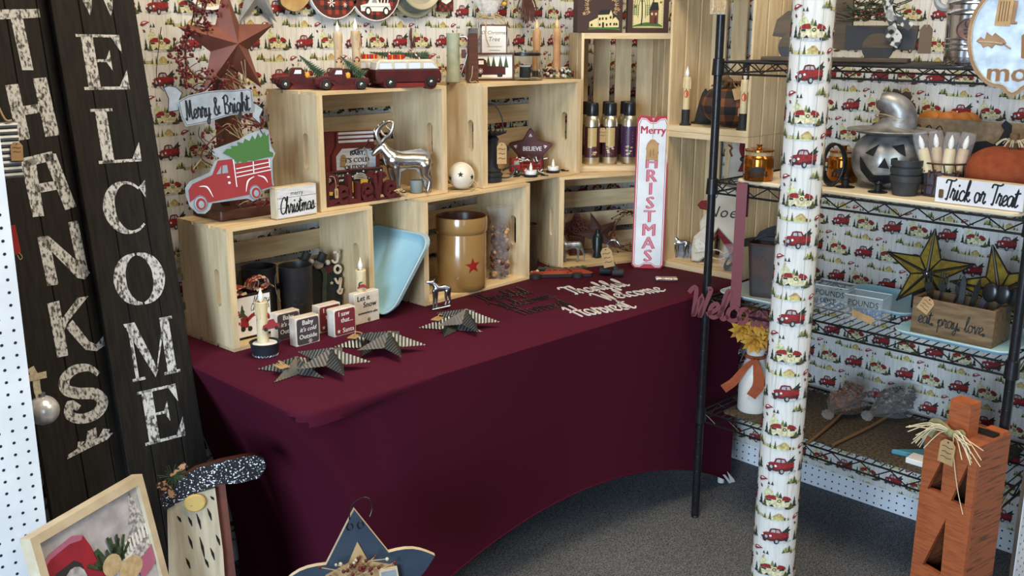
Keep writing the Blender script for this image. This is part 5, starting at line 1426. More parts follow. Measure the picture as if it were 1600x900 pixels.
for i in range(60):
    c = (random.uniform(-.03, .055), random.uniform(-.03, .015), random.uniform(.004, .02) if i % 2 else random.uniform(.045, .058)); a = random.uniform(0, 2*PI)
    if i % 2: c = (c[0], -.024, c[2])
    mb.tube([c, (c[0]+math.cos(a)*.013, c[1]-.004, max(.002, c[2]+math.sin(a)*.008))], .0016, random.choice(['pine_green', 'pine_frost', 'snow']), 4)
build(mb, 'snowy_greens', t)
def make_tea(label, loc, rz):
    t = thing('tealight_holder', label, 'candle holder', loc, rz, 'white flameless tea lights in black wire holders')
    mb = MB().lathe([(.0225, .0), (.024, .006), (.021, .008), (0, .008)], 'black_metal', 24)
    for s_ in (-1, 1):
        mb.tube([(s_*.022, 0, .004), (s_*.036, 0, .008), (s_*.046, 0, .004), (s_*.050, .006, .003), (s_*.044, .010, .003), (s_*.036, .004, .003), (s_*.06, -.002, .002)], .0018, 'black_metal', 6, 4)
    build(mb, 'holder', t)
    c = build(MB().lathe([(.0185, .008), (.019, .010), (.019, .0195), (.017, .0205), (.006, .019)], 'white_plastic', 24), 'tealight', t)
    build(MB().lathe([(.003, .018), (.0055, .024), (.005, .031), (.0025, .040), (.0004, .046)], 'flame', 10), 'flame', c)
    return t
p = at(830, 276, zU); tl = make_tea('white tea light in a black wire holder, the left one nearer the red truck', (p.x, p.y+.002, zU), -.5)
p = at(868, 269, zU); dup(tl, 'white tea light in a black wire holder, the right one at the crate end', (p.x-.01, p.y+.002, zU), -.3)

# ---------------------------------------------------------------- spray cans in the corner crate
mat('can_gold', (.66, .61, .46), .3, metal=.9, c2=(.58, .53, .38), nscale=10); plain('cap_black', (.012, .012, .013), .28)
plain('label_plum', (.055, .014, .022), .35); plain('label_gold', (.42, .31, .12), .35); plain('label_cream', (.58, .44, .28), .4); plain('label_violet', (.05, .02, .06), .35)
UC = tr(1.3971, -.4751, zU)@rot(z=-.6543)
def make_can(label, lx, ly, lab, lab2):
    q = UC@Vector((lx, ly, EP-SL)); fz = face(945)
    t = thing('spray_can', label, 'spray can', q, fz, 'gold spray cans with black caps')
    R = .0265
    mb = MB().lathe([(R*.96, 0), (R, .004), (R, .142), (R*.94, .154), (R*.78, .165), (R*.70, .168)], 'can_gold', 30); build(mb, 'can', t)
    mb = MB()
    def wrap(pts, m, lift=.0003): mb.add([((R+lift)*math.sin(x/R), -(R+lift)*math.cos(x/R), z) for x, z in pts], [tuple(range(len(pts)))], m)
    def band(x0, x1, z0, z1, m, lift=.0003):
        n = 14
        for i in range(n): wrap([(x0+(x1-x0)*i/n, z0), (x0+(x1-x0)*(i+1)/n, z0), (x0+(x1-x0)*(i+1)/n, z1), (x0+(x1-x0)*i/n, z1)], m, lift)
    band(-.06, .06, .024, .130, lab); band(-.015, .017, .062, .126, lab2, .0006); wrap([(-.012, .12), (0, .116), (.014, .12), (.0, .124)], 'label_gold', .0009)
    for i in range(4): wrap([(-.010, .108-.011*i), (.012, .108-.011*i), (.012, .112-.011*i), (-.010, .112-.011*i)], 'label_plum' if lab2 != 'label_violet' else 'label_gold', .0009)
    random.seed(int(lx*1000))
    for i in range(9): c = (random.uniform(-.012, .014), random.uniform(.034, .062)); wrap([(c[0]+a, c[1]+b) for a, b in ell(0, 0, .005, .0032, 8)], random.choice(['label_cream', 'label_gold', 'lace', 'rust_red']), .001+.0001*i)
    build(mb, 'label', t)
    build(MB().lathe([(R*.78, .166), (R*.80, .168), (R*.77, .205), (R*.70, .210), (0, .2105)], 'cap_black', 26), 'cap', t)
    return t
for lab, lx, ly, a, b in (('gold spray can with black cap and pie picture label, leftmost in front', .055, .060, 'label_plum', 'label_gold'), ('gold spray can with a wreath of nuts on its label, second in front', .120, .066, 'label_plum', 'label_gold'),
                          ('gold spray can with plain violet label, next to the tall enamel sign', .188, .066, 'label_violet', 'label_violet'), ('gold spray can standing behind the leftmost front can', .055, .135, 'label_plum', 'label_gold'),
                          ('gold spray can standing at the rear behind the second front can', .128, .140, 'label_plum', 'label_gold'), ('gold spray can standing behind the violet labelled can', .192, .140, 'label_violet', 'label_gold')):
    c = make_can(lab, lx, ly, a, b)
    if 'second' in lab and 'rear' not in lab: tg = price_tag(c, -.026, .10, .026, .05, -.022, 0, lines=2)

# ---------------------------------------------------------------- left lower crate
def make_pail(label, loc, rz, cut):
    t = thing('tin_pail', label, 'pail', loc, rz, 'black tin pails in the left crate')
    build(MB().lathe([(.042, 0), (.044, .003), (.046, .150), (.0475, .153), (.0445, .154), (.043, .148), (.041, .01), (0, .008)], 'pail_black', 32), 'pail', t)
    mb = MB(); R = .0452
    st = star2(.03, .012, 5, PI/2, .004, .052)
    for i in range(10):
        a, b = st[i], st[(i+1) % 10]; tri = [(.004, .052), a, b]
        mb.add([((R+.0008)*math.sin(x/R), -(R+.0008)*math.cos(x/R), z) for x, z in tri], [(0, 1, 2)], 'peg_hole')
    build(mb, 'star_cutout', t)
    build(MB().tube([(-.047, -.004, .146), (-.055, -.016, .12), (-.053, -.028, .085), (-.043, -.034, .06)], .0014, 'galvanised', 6, 5), 'wire_handle', t)
    return t
pa = make_pail('black tin pail with a star cutout, the front one in the left crate', (.268, -.442, zL), face(466), True)
dup(pa, 'black tin pail behind and left of the front pail in the left crate', (.188, -.386, zL), face(433)-.5)
t = thing('snow_sign', 'narrow black board reading SNOW with a snowflake, at the crate left end', 'sign', (.068, -.408, zL), -.30, rx=-.06)
build(MB().bbox(-.026, 0, 0, .026, .01, .155, 'black_paint', .001), 'board', t)
mb = MB(); y = -.0006
for i in range(3):
    a = i*PI/3+PI/6; mb.stroke([(.002+.018*math.cos(a), .122+.018*math.sin(a)), (.002-.018*math.cos(a), .122-.018*math.sin(a))], .0032, y, y, 'white_paint', 1, False)
for i in range(6):
    a = i*PI/3+PI/6; c = (.002+.012*math.cos(a), .122+.012*math.sin(a))
    for s_ in (-.8, .8): mb.stroke([c, (c[0]+.007*math.cos(a+s_), c[1]+.007*math.sin(a+s_))], .0022, y, y, 'white_paint', 1, False)
mb.flat(rect(-.024, .0, .024, .062), y+.0003, 'whitewash'); mb.flat(rect(-.026, .064, .026, .094), y, 'black_paint'); mb.text('SNOW', .0, .079, .018, y-.0004, 'white_paint', offset=.0006); mb.flat(star2(.018, .008, 5, cx=0, cy=.04), y-.0002, 'maroon_paint')
build(mb, 'face', t)
t = thing('twig_broom', 'small dark twig broom lying behind the plaid bow in the left crate', 'broom', (.12, -.372, zL+.002), -.3)
mb = MB(); random.seed(6)
for i in range(26): mb.tube([(-.02, .0, .06), (.02+random.uniform(0, .02), random.uniform(-.01, .01), .078+random.uniform(-.02, .024))], .0011, 'black_paint', 4)
build(mb, 'bristles', t); build(MB().tube([(-.02, 0, .06), (-.035, 0, .003)], .004, 'sign_black', 7), 'handle', t)
p = at(418, 535, zL)
t = thing('block_sign', 'Merry Christmas picture block with red truck, topped by a plaid bow', 'sign', (.092, -.512, zL), .02)
build(MB().bbox(-.056, 0, 0, .056, .036, .118, 'sign_black', .0015), 'block', t)
mb = MB().flat(rect(-.050, .006, .050, .112), -.0005, 'lace'); y = -.0009
mb.flat(rect(-.049, .007, .049, .111), -.0007, 'white_paint')
script(mb, 'Merry', .022, .098, .020, y, y, 'ink', .08, 0, .25); script(mb, 'Christmas', .018, .080, .018, y, y, 'ink', .08, 0, .25, fit=.055)
mb.stroke([(-.02, .05), (.0, .062), (.03, .060), (.044, .046)], .010, y, y, 'red_paint', 4); mb.stroke([(.008, .062), (.012, .078), (.03, .076), (.034, .06)], .002, y-.0002, y-.0002, 'ink', 4)
mb.flat([(-.04, .03), (-.04, .058), (-.02, .062), (-.016, .03)], y, 'red_paint'); mb.flat(ell(-.034, .028, .007, .007, 10), y-.0003, 'ink'); mb.flat(ell(-.014, .026, .007, .007, 10), y-.0003, 'ink'); mb.flat(pine(-.034, .06, .012, .034), y-.0002, 'pine_green')
for c in ((-.046, .075), (-.042, .068), (-.045, .045), (-.038, .04), (-.028, .05)): mb.flat(ell(*c, .004, .004, 8), y-.0004, 'red_paint')
build(mb, 'print', t)
t = thing('plaid_bow', 'red and tan plaid ribbon bow lying on top of the picture block', 'bow', (.094, -.497, zL+.1185), .02)
mb = MB()
def ribbon(pts, wd):
    P_ = smooth_path(pts, 6); N_ = len(P_); vs = []
    for i, p in enumerate(P_):
        for j in range(7): vs.append((p.x, p.y+wd*(j/6-.5), p.z+.003*math.sin(j*2.2+i*.5)))
    for i in range(N_-1):
        for j in range(6): mb.add([vs[i*7+j], vs[i*7+j+1], vs[(i+1)*7+j+1], vs[(i+1)*7+j]], [(0, 1, 2, 3)], 'plaid_red' if (j in (1, 4) or i % 4 == 0) else 'plaid_base', True)
ribbon([(.0, 0, .006), (-.03, 0, .02), (-.058, 0, .012), (-.05, 0, .0025), (-.02, 0, .003)], .036); ribbon([(.0, 0, .008), (.015, 0, .034), (.04, 0, .034), (.045, 0, .012), (.01, 0, .004)], .034); ribbon([(-.01, .0, .008), (.0, 0, .03), (.018, 0, .03), (.016, 0, .01)], .03)
ribbon([(-.04, -.012, .004), (-.06, -.02, .0), (-.068, -.026, -.025), (-.062, -.03, -.045)], .022); ribbon([(.03, 0, .01), (.055, .004, .014), (.07, .01, .002)], .03)
build(mb, 'ribbon', t, recalc=False)
t = thing('door_hanger', 'black felt hanger with two snowmen in top hats and beige wooden JOY letters', 'hanging', (.372, -.398, zL), -.40)
mat('felt_black', (.014, .015, .014), .95, c2=(.022, .024, .021), nscale=90); mat('felt_green', (.035, .05, .03), .9, c2=(.05, .065, .04), nscale=70)
mb = MB().prism([[(-.05, 0), (.062, 0), (.066, .06), (.064, .125), (.03, .13), (-.01, .128), (-.052, .11)]], -.008, .008, 'felt_black', bev=.003); build(mb, 'felt_bag', t)
for x, z, a in ((-.046, .138, .5), (.0, .132, .45)):
    mb = MB().ball((x, -.006, z), .0135, 'cream_enamel', 14, 10, (1.1, .8, 1)); hd = build(mb, 'snowman_head', t)
    mb = MB(); mb.M = tr(x+.004, -.006, z+.008)@rot(y=a); mb.lathe([(.019, 0), (.019, .003), (.0115, .004), (.0125, .026), (0, .027)], 'black_matte', 16); build(mb, 'top_hat', hd)
    build(MB().ball((x+.026, -.008, z+.004), .008, 'cream_enamel', 10, 7), 'pompom', hd)
build(MB().stroke([(.010, .118), (.016, .10), (.012, .06), (.010, .012)], .012, -.0125, -.0095, 'felt_green', 5), 'scarf', t)
build(MB().prism([[(.016, .100), (.046, .112), (.046, .126), (.016, .126)]], -.011, -.0085, 'maroon_paint'), 'collar_patch', t)
for pts in ([(.044, .166), (.058, .166), (.054, .166), (.052, .142), (.044, .136), (.038, .142)], [(.052+.009*math.cos(i*.7), .116+.011*math.sin(i*.7)) for i in range(10)], [(.044, .088), (.052, .074), (.060, .09), (.056, .06), (.050, .05), (.058, .044), (.062, .056)]):
    build(MB().stroke(pts, .0062, -.018, -.0125, 'cream_wood', 4), 'letter', t)
mb = MB().flat(star2(.006, .003, 5, cx=.034, cy=.076), -.0128, 'lace'); build(mb, 'small_star', t)
# flickering candles
mat('tin_slate', (.022, .028, .036), .45, metal=.3, c2=(.03, .037, .046), nscale=30)
p = at(413, 560, TZ)
t = thing('tin_candle', 'cream drip candle with red truck in a slate tin filled with snow', 'candle', (p.x+.016, p.y+.020, TZ+.0005), 0)
mb = MB().lathe([(.030, 0), (.031, .003), (.0365, .032), (.039, .035), (.0365, .036), (.034, .032)], 'tin_slate', 30); build(mb, 'tin', t)
mb = MB(); n = 48
mb.add([((.0315+.0015*(i % 2))*math.cos(2*PI*i/n), (.0315+.0015*(i % 2))*math.sin(2*PI*i/n), .001+.003*(i % 2)) for i in range(n)]+[(.0308*math.cos(2*PI*i/n), .0308*math.sin(2*PI*i/n), .008) for i in range(n)], [(i, (i+1) % n, n+(i+1) % n, n+i) for i in range(n)], 'galvanised'); build(mb, 'scalloped_foot', t)
mb = MB().lathe([(.0345, .030), (.028, .033), (.014, .034), (0, .035)], 'snow', 24); build(mb, 'snow', t)
fz = face(411)
trk = [([(-.018, .060), (-.016, .067), (-.006, .070), (.006, .072), (.016, .069), (.016, .063)], 'red_paint')]
candle_parts(t, -.002, .004, .030, .0145, .108, .036, 'wax_pale', (trk, fz+.45))
mb = MB(); mb.M = rot(z=fz); mb.prism([[(-.004, .070), (-.002, .080), (.008, .084), (.012, .094), (.024, .096), (.029, .086), (.038, .084), (.038, .074)]], -.018, -.013, 'red_paint'); mb.flat(ell(.004, .071, .0045, .005, 10), -.0184, 'ink'); mb.flat(ell(.030, .074, .0045, .005, 10), -.0184, 'ink'); build(mb, 'truck_wrap', t)
t = thing('drip_candle', 'cream drip candle with red truck standing behind the Let it Snow block', 'candle', (.398, -.563, TZ+.0005), 0)
build(MB().lathe([(.0175, 0), (.0175, .004), (.015, .006), (.015, .031), (0, .031)], 'tin_slate', 24), 'base', t)
candle_parts(t, 0, 0, .030, .0145, .118, .036, 'wax_pale', None)
mb = MB(); mb.M = rot(z=face(555)); mb.stroke([(-.008, .10), (.004, .106), (.014, .102)], [.004, .009, .005], -.0185, -.0145, 'red_paint', 5); mb.tube([(-.006, -.016, .104), (-.004, -.017, .114), (.004, -.017, .116)], .002, 'pine_green', 5, 3); build(mb, 'truck_wrap', t)

# ---------------------------------------------------------------- little word blocks on the table
plain('slate_face', (.060, .048, .056), .6); plain('wine_face', (.175, .022, .030), .6); mat('block_white', (.72, .66, .58), .6, c2=(.6, .52, .42), nscale=40)
def make_tile(label, loc, rz, lines, face_m, ink, W_=.073, H_=.074, D_=.030, group=None, pre=None):
    t = thing('word_block', label, 'word block', loc, rz, group)
    build(MB().bbox(-W_/2, 0, 0, W_/2, D_, H_, 'block_white', .0015), 'block', t)
    mb = MB()
    if face_m: mb.prism([rrect(-W_/2+.003, .003, W_/2-.003, H_-.003, .007)], -.0005, 0, face_m)
    for s_, x, z, sz, sh in lines: mb.text(s_, x, z, sz, -.0008, ink, shear=sh, offset=.0004)
    for i in range(6):
        if pre == 'flake': a = i*PI/3; mb.stroke([(.006+.002*math.cos(a), .009+.002*math.sin(a)), (.006+.006*math.cos(a), .009+.006*math.sin(a))], .0016, -.0008, -.0008, ink, 1, False)
    if pre == 'star': mb.flat(star2(.0065, .0027, 5, cx=-.022, cy=.014), -.0008, ink)
    build(mb, 'face', t); return t
L1_ = [('Baby', .0, .060, .018, 0), ("it's cold", .0, .042, .016, .25), ('Outside', .0, .023, .017, 0)]
p = at(463, 543, TZ)
tb = make_tile("slate block reading Baby it's cold Outside, the front one of two", (p.x+.037, p.y, TZ+.0005), .03, L1_, 'slate_face', 'white_paint', pre='flake', group='slate Baby blocks')
p2 = at(434, 536, TZ)
dup(tb, "slate block reading Baby it's cold Outside, half hidden behind its twin", (p2.x+.040, p2.y+.008, TZ+.0005), .05)
L2_ = [('I saw', -.004, .060, .018, 0), ('that...', .006, .042, .018, 0), ('Santa', .010, .014, .018, 0)]
p = at(522, 528, TZ)
tb = make_tile('wine red block reading I saw that Santa, the front one of two', (p.x+.037, p.y, TZ+.0005), .05, L2_, 'wine_face', 'white_paint', pre='star', group='wine red Santa blocks')
p2 = at(499, 523, TZ)
dup(tb, 'wine red block reading I saw that Santa, half hidden behind its twin', (p2.x+.040, p2.y+.006, TZ+.0005), .05)
p = at(560, 510, TZ)
make_tile('white block reading Let it Snow somewhere else, beside the blue trays', (p.x+.040, p.y+.012, TZ+.0005), .05, [('Let it', -.012, .072, .021, 0), ('Snow', .010, .052, .021, 0), ('somewhere else', .002, .030, .0105, .3)], None, 'ink', .088, .088, .024, pre='flake')

# ---------------------------------------------------------------- stack of blue trays
mat('tray_blue', (.36, .60, .70), .32, c2=(.30, .53, .63), nscale=7, spec=.6); plain('tray_rim', (.42, .52, .56), .3)
def make_tray(label, off):
    x0, z0, ang = .468, TZ+.003, math.radians(53)
    t = thing('tray', label, 'tray', (x0+off*.8, -.612+.004*off/.01, z0), 0, 'pale blue metal trays', ry=-ang)
    mb = MB(); W_, L_ = .258, .285
    def R_(i): return [(a, b) for a, b in rrect(i, i, W_-i, L_-i, .045-i*.5, 7)]
    lev = [(0., .014), (.003, .0155), (.010, .006), (.022, .003), (.023, .0025)]
    rings = [[(a, b, z) for a, b in R_(i)] for i, z in lev]; n = len(rings[0])
    vs = [p for r in rings for p in r]; fs = [(r*n+j, r*n+(j+1) % n, (r+1)*n+(j+1) % n, (r+1)*n+j) for r in range(len(rings)-1) for j in range(n)]+[tuple((len(rings)-1)*n+j for j in range(n))]
    mb.add(vs, fs, 'tray_blue', True)
    vs2 = [(a, b, z-.0022) for a, b, z in vs]; mb.add(vs2, [tuple(reversed(f)) for f in fs], 'tray_blue', True)
    build(mb, 'sheet', t)
    build(MB().tube([(a, b, .0145) for a, b in R_(.001)], .0021, 'tray_rim', 6, closed=True), 'rolled_rim', t)
    return t
for i, lab in enumerate(('pale blue metal tray, foremost of the four leaning beside the crock', 'pale blue tray second in the leaning stack, only its rim showing', 'pale blue tray third in the leaning stack, only its rim showing', 'pale blue tray rearmost in the leaning stack, against the crock crate')): make_tray(lab, i*.0085)

# ---------------------------------------------------------------- crock, cellophane bag and tin beside it
mat('stoneware', (.31, .185, .065), .22, c2=(.27, .155, .05), nscale=5, coat=.6); mat('stoneware_in', (.09, .03, .012), .3)
p = at(719, 458, zL)
RC = .077
t = thing('stoneware_crock', 'tan glazed stoneware crock with a dark red star', 'crock', (p.x+.058, p.y+.056, zL), 0)
build(MB().lathe([(RC*.93, 0), (RC*.98, .004), (RC, .02), (RC, .172), (RC*.985, .176), (RC*1.03, .181), (RC*1.045, .19), (RC*1.045, .218), (RC*1.02, .226), (RC*.98, .227, 'stoneware_in'), (RC*.94, .22, 'stoneware_in'), (RC*.92, .1, 'stoneware_in'), (RC*.9, .012, 'stoneware_in'), (0, .01, 'stoneware_in')], 'stoneware', 56), 'crock', t)
mb = MB(); fz = face(719); st = star2(.026, .0105, 5, PI/2+.08)
mb.M = rot(z=fz+.46)
for i in range(10):
    for q in range(4):
        a, b = st[i], st[(i+1) % 10]; f0, f1 = q/4, (q+1)/4
        pts = [(a[0]*f0, a[1]*f0), (a[0]*f1, a[1]*f1), (b[0]*f1, b[1]*f1), (b[0]*f0, b[1]*f0)] if q else [(0, 0), (a[0]*f1, a[1]*f1), (b[0]*f1, b[1]*f1)]
        mb.add([((RC+.0007)*math.sin(x/RC), -(RC+.0007)*math.cos(x/RC), .082+z) for x, z in pts], [tuple(range(len(pts)))], 'wine_star')
plain('wine_star', (.25, .012, .012), .35); build(mb, 'star', t)
t = thing('potpourri_bag', 'tall clear bag of brown potpourri berries between the crock and crate end', 'bag', (1.002, -.488, zL), face(785))
mb = MB(); random.seed(31)
for i in range(150): mb.ball((random.uniform(-.024, .026), random.uniform(-.02, .02), .008+random.uniform(0, .165)), random.uniform(.005, .0095), random.choice(['brown_wood', 'berry_red', 'bark', 'wax', 'rust_red', 'brown_wood']), 7, 5)
b = build(mb, 'potpourri', t); b['kind'] = 'stuff'
mb = MB().lathe([(.030, 0), (.034, .01), (.033, .06), (.037, .1), (.034, .16), (.028, .185), (.034, .21), (.044, .232)], 'cello', 22, sq=(1, .75), ribs=7, ribamp=.12); build(mb, 'cellophane', t)
mat('brown_tin', (.055, .032, .018), .55, metal=.2, c2=(.04, .022, .013), nscale=20)
t = thing('tin_can', 'dark brown tin with black pine tree, in the gap between the lower crates', 'tin', (1.186, -.428, TZ+.0005), face(850))
build(MB().lathe([(.038, 0), (.039, .004), (.0385, .15), (.040, .154), (.037, .155), (.036, .148), (.036, .02), (0, .018)], 'brown_tin', 30), 'tin', t)
mb = MB(); R = .0388
for a, b, w_ in ((.045, .075, .022), (.062, .092, .018), (.080, .108, .012)):
    for q in range(6):
        x0, x1 = -w_+2*w_*q/6, -w_+2*w_*(q+1)/6; h0, h1 = (1-abs(x0)/w_)*(b-a), (1-abs(x1)/w_)*(b-a)
        mb.add([((R+.001)*math.sin((x+.006)/R), -(R+.001)*math.cos((x+.006)/R), z) for x, z in ((x0, a), (x1, a), (x1, a+h1), (x0, a+h0))], [(0, 1, 2, 3)], 'peg_hole')
build(mb, 'tree_cutout', t)

# ---------------------------------------------------------------- small cast deer, hook, flat truck, enamel sign on the table
k = .000185
small = [([(430, 330), (500, 335), (560, 325), (610, 345)], [58, 52, 50, 56]), ([(420, 300), (385, 260), (355, 240)], [50, 36, 32]), ([(360, 232), (310, 232), (272, 218)], [34, 26, 16]), ([(380, 222), (405, 180)], [17, 9]), ([(330, 215), (300, 205)], [10, 8]),
         ([(385, 360, -25), (385, 470, -25), (380, 560, -25), (372, 640, -25)], [34, 22, 18, 22]), ([(430, 390, 20), (432, 480, 20), (430, 560, 20), (425, 630, 20)], [34, 22, 18, 20]), ([(590, 380, -20), (572, 470, -20), (582, 540, -20), (560, 600, -20)], [40, 22, 16, 18]), ([(625, 380, 20), (630, 470, 20), (645, 540, 20), (625, 590, 20)], [40, 24, 17, 20]), ([(640, 300), (660, 345)], [12, 10])]
sd = cast_deer('deer_figurine', 'small pewter deer standing on the table in front of the crock crate', at(690, 484, TZ)+Vector((.004, .006, .0008)), face(688)+.15, k, small, [(350, 650), (640, 600), (640, 630), (450, 668), (345, 668)], 'pewter', .0019, (-.012, .012), 500, 668)
sd2 = dup(sd, 'small pewter deer at the front left corner of the upright crate by the wall', at(1062, 408, zL)+Vector((.008, .004, .002)), face(1060)-.25)
for c in kids(sd2):
    if c.name.startswith('back_plate'): bpy.data.objects.remove(c)
build(MB().prism([[(-.030, 0), (.034, 0), (.036, .05), (.03, .066), (-.006, .062), (-.022, .09), (-.034, .092), (-.036, .05)]], .006, .010, 'pewter', bev=.001), 'back_plate', sd2)
# stocking hook
p = at(964, 433, TZ)
t = thing('stocking_hook', 'black metal hook with two roller feet and a kraft tag, lying by the enamel sign', 'hook', (p.x+.006, p.y+.004, TZ+.0005), face(955))
build(MB().prism([[(-.006, .012), (.012, .006), (-.030, .086), (-.046, .084)]], -.012, .012, 'black_matte', bev=.002), 'arm', t)
for x, y_, z in ((.002, -.002, .0135), (-.040, .026, .0135)):
    mb = MB(); mb.M = tr(x, y_, z)@rot(y=PI/2); mb.lathe([(.0125, -.018), (.0132, -.016), (.0132, .016), (.0125, .018)], 'black_matte', 20); build(mb, 'roller', t)
mb = MB()
for a in (0, .008): mb.tube([(-.036, -.004+a, .108), (-.024, -.006+a, .122), (-.006, -.008+a, .120), (.004, -.008+a, .104), (.000, -.006+a, .10)], .0026, 'chrome', 7, 5)
mb.tube([(-.036, 0, .110), (-.030, -.004, .094)], .0026, 'chrome', 6); build(mb, 'chrome_hook', t)
tg = price_tag(t, -.034, .068, .036, .066, -.020, -.25, lines=3)
# flat red truck lying on the cloth
a_, b_ = at(817, 437, TZ), at(930, 434, TZ)
c_ = (a_+b_)*.5; ang = math.atan2(b_.y-a_.y, b_.x-a_.x)
t = thing('wood_ornament', 'flat red wooden station wagon with green tree on top, lying on the cloth', 'ornament', (c_.x, c_.y, TZ+.0075), ang, rx=-PI/2)
plain('coral_red', (.36, .055, .028), .5); mat('tree_paint', (.055, .085, .04), .7, c2=(.035, .06, .03), nscale=50)
mb = MB().prism([[(-.118, .012), (-.116, .035), (-.098, .050), (-.062, .056), (-.040, .056), (-.026, .092), (.088, .092), (.108, .05), (.118, .024), (.108, .012)]], -.005, .006, 'coral_red', 'ink'); y = -.0054
for w_ in ([(-.034, .06), (-.024, .086), (-.012, .086), (-.014, .06)], [(-.010, .06), (-.008, .086), (.006, .086), (.006, .06)], [(.010, .06), (.010, .086), (.028, .086), (.034, .06)]): mb.flat(w_, y, 'wine_face')
for z in (.07, .08): mb.stroke([(.046, z), (.092, z)], .003, y, y, 'wine_face', 1, False)
mb.stroke([(.034, .095), (.050, .045)], .006, y, y, 'ink', 1, False)
for x in (-.076, .056): mb.stroke([(x-.026+.03*0, .02), (x-.018, .038), (x, .044), (x+.018, .038), (x+.026, .02)], .003, y, y, 'ink', 4)
build(mb, 'wagon', t)
for x in (-.076, .062): build(MB().prism([ell(x, .012, .0175, .0185, 20)], -.0055, .0065, 'black_matte'), 'wheel', t)
o = [(-.062, .094)]
for i in range(16): o.append((-.055+i*.0105, .105+(.022 if i % 2 else .004)+.010*math.sin(i*.5)))
o += [(.114, .112), (.112, .094)]
build(MB().prism([o], -.004, .005, 'tree_paint', 'ink'), 'tree', t)
mb = MB().ball((-.072, 0, .066), .007, 'coral_red', 10, 6); mb.ball((-.082, 0, .060), .0065, 'lace', 10, 6); mb.ball((-.062, -.002, .070), .0065, 'lace', 10, 6); build(mb, 'bead', t)
# tall enamel sign
p0, p1 = at(1009, 418, TZ), None
mat('enamel_white', (.70, .73, .76), .22, c2=(.58, .62, .66), nscale=16, contrast=(.35, .7)); plain('enamel_red', (.36, .012, .030), .3); plain('enamel_pink', (.55, .18, .24), .3)
t = thing('enamel_sign', 'tall narrow white enamel sign reading Merry CHRISTMAS in red', 'sign', (p0.x-.008, p0.y-.012, TZ+.0008), face(1009)+.04, rx=-.13, ry=.012)
W_, H_ = .054, .515
def shp(i):
    o = [(-W_+.012+i*.3, i), (-W_+i, .012+i*.3), (-W_+i, H_-.02-i), (-W_+.012+i*.4, H_-.004-i), (-.024, H_-.006-i), (-.010, H_-.018-i), (.010, H_-.018-i), (.024, H_-.006-i), (W_-.012-i*.4, H_-.004-i), (W_-i, H_-.02-i), (W_-i, .012+i*.3), (W_-.012-i*.3, i), (.026, i), (.012, .010+i), (-.012, .010+i), (-.026, i)]
    return o
mb = MB().prism([[(-W_+.01, 0), (-W_, .01), (-W_, H_-.01), (-W_+.01, H_), (-.012, H_-.003), (.012, H_-.003), (W_-.01, H_), (W_, H_-.01), (W_, .01), (W_-.01, 0)]], 0, .003, 'enamel_red')
mb.flat(shp(.0045), -.0006, 'enamel_white'); mb.flat(shp(.0075), -.0009, 'enamel_red'); mb.flat(shp(.0095), -.0012, 'enamel_white'); mb.flat(ell(0, H_-.012, .004, .004, 10), -.0014, 'pewter')
build(mb, 'plate', t)
mb = MB(); y = -.0016
mb.text('Merry', 0, H_-.050, .036, y, 'enamel_red', sx=.95, offset=.0012)
ZLs = [H_-.112, H_-.158, H_-.203, H_-.247, H_-.294, H_-.340, H_-.386, H_-.430, H_-.474]
for ch, z in zip('CHRISTMAS', ZLs):
    mb.text(ch, 0, z, .058, y, 'enamel_red', offset=.0024, sx=1.08); mb.text(ch, .0002, z+.0002, .058, y-.0004, 'enamel_pink', sx=1.06)
build(mb, 'lettering', t)
tg = MB(); tg.prism([[(-.020, -.036), (.020, -.036), (.020, .012), (.014, .024), (.006, .032), (-.006, .032), (-.014, .024), (-.020, .012)]], -.004, -.003, 'kraft'); tg.stroke([(-.006, .0), (-.006, -.026)], .0015, -.0044, -.0044, 'ink_brown', 1, False); tg.stroke([(.004, .0), (.004, -.022)], .0015, -.0044, -.0044, 'ink_brown', 1, False)
for v in range(len(tg.v)): tg.v[v].z += H_-.112
build(tg, 'price_tag', t, 'kraft paper price tag')
mb = MB().tube([(0, -.002, H_-.085), (.0, -.002, H_-.02), (.006, -.001, H_-.004), (.012, .0, H_+.012)], .0009, 'twine', 5, 4); build(mb, 'twine', t)
# silvery packet
p = at(1041, 438, TZ)
mat('foil', (.55, .50, .46), .2, metal=.6, c2=(.35, .27, .24), nscale=60, bump=.8, bscale=90)
mb = MB().prism([[(-.036, -.012), (.034, -.018), (.037, .012), (-.034, .016)]], 0, .010, 'foil', bev=.003); mb.M = Matrix()
solo(mb, 'packet', 'small silvery clear packet lying on the cloth right of the enamel sign', 'packet', (p.x, p.y, TZ+.0105), -.75, rx=-PI/2)
# script words lying on the table
plain('word_white', (.66, .62, .58), .5); plain('word_black', (.026, .016, .017), .35)
def word(wd, l, r, mt, label, group, size):
    a, b = at(*l, TZ), at(*r, TZ); c = (a+b)*.5; L = (b-a).length; ang = math.atan2(b.y-a.y, b.x-a.x)
    mb = MB(); script(mb, wd, 0, 0, size, -.0028, 0, mt, (.048 if mt == 'word_white' else .03), fit=L)
    solo(mb, 'word_cutout', label, 'word cutout', (c.x, c.y, TZ+.0008), ang, group, rx=-PI/2)
word('Thankful', (884, 457), (974, 443), 'word_white', 'white script word Thankful lying on the burgundy cloth', 'white script words on the cloth', .095)
word('Welcome', (936, 466), (1030, 451), 'word_white', 'white script word Welcome lying on the burgundy cloth', 'white script words on the cloth', .095)
word('Harvest', (893, 490), (982, 476), 'word_white', 'white script word Harvest lying on the burgundy cloth', 'white script words on the cloth', .11)
word('Thankful', (746, 469), (824, 455), 'word_black', 'black script word Thankful hardly visible on the cloth, left of the others', 'black script words on the cloth', .085)
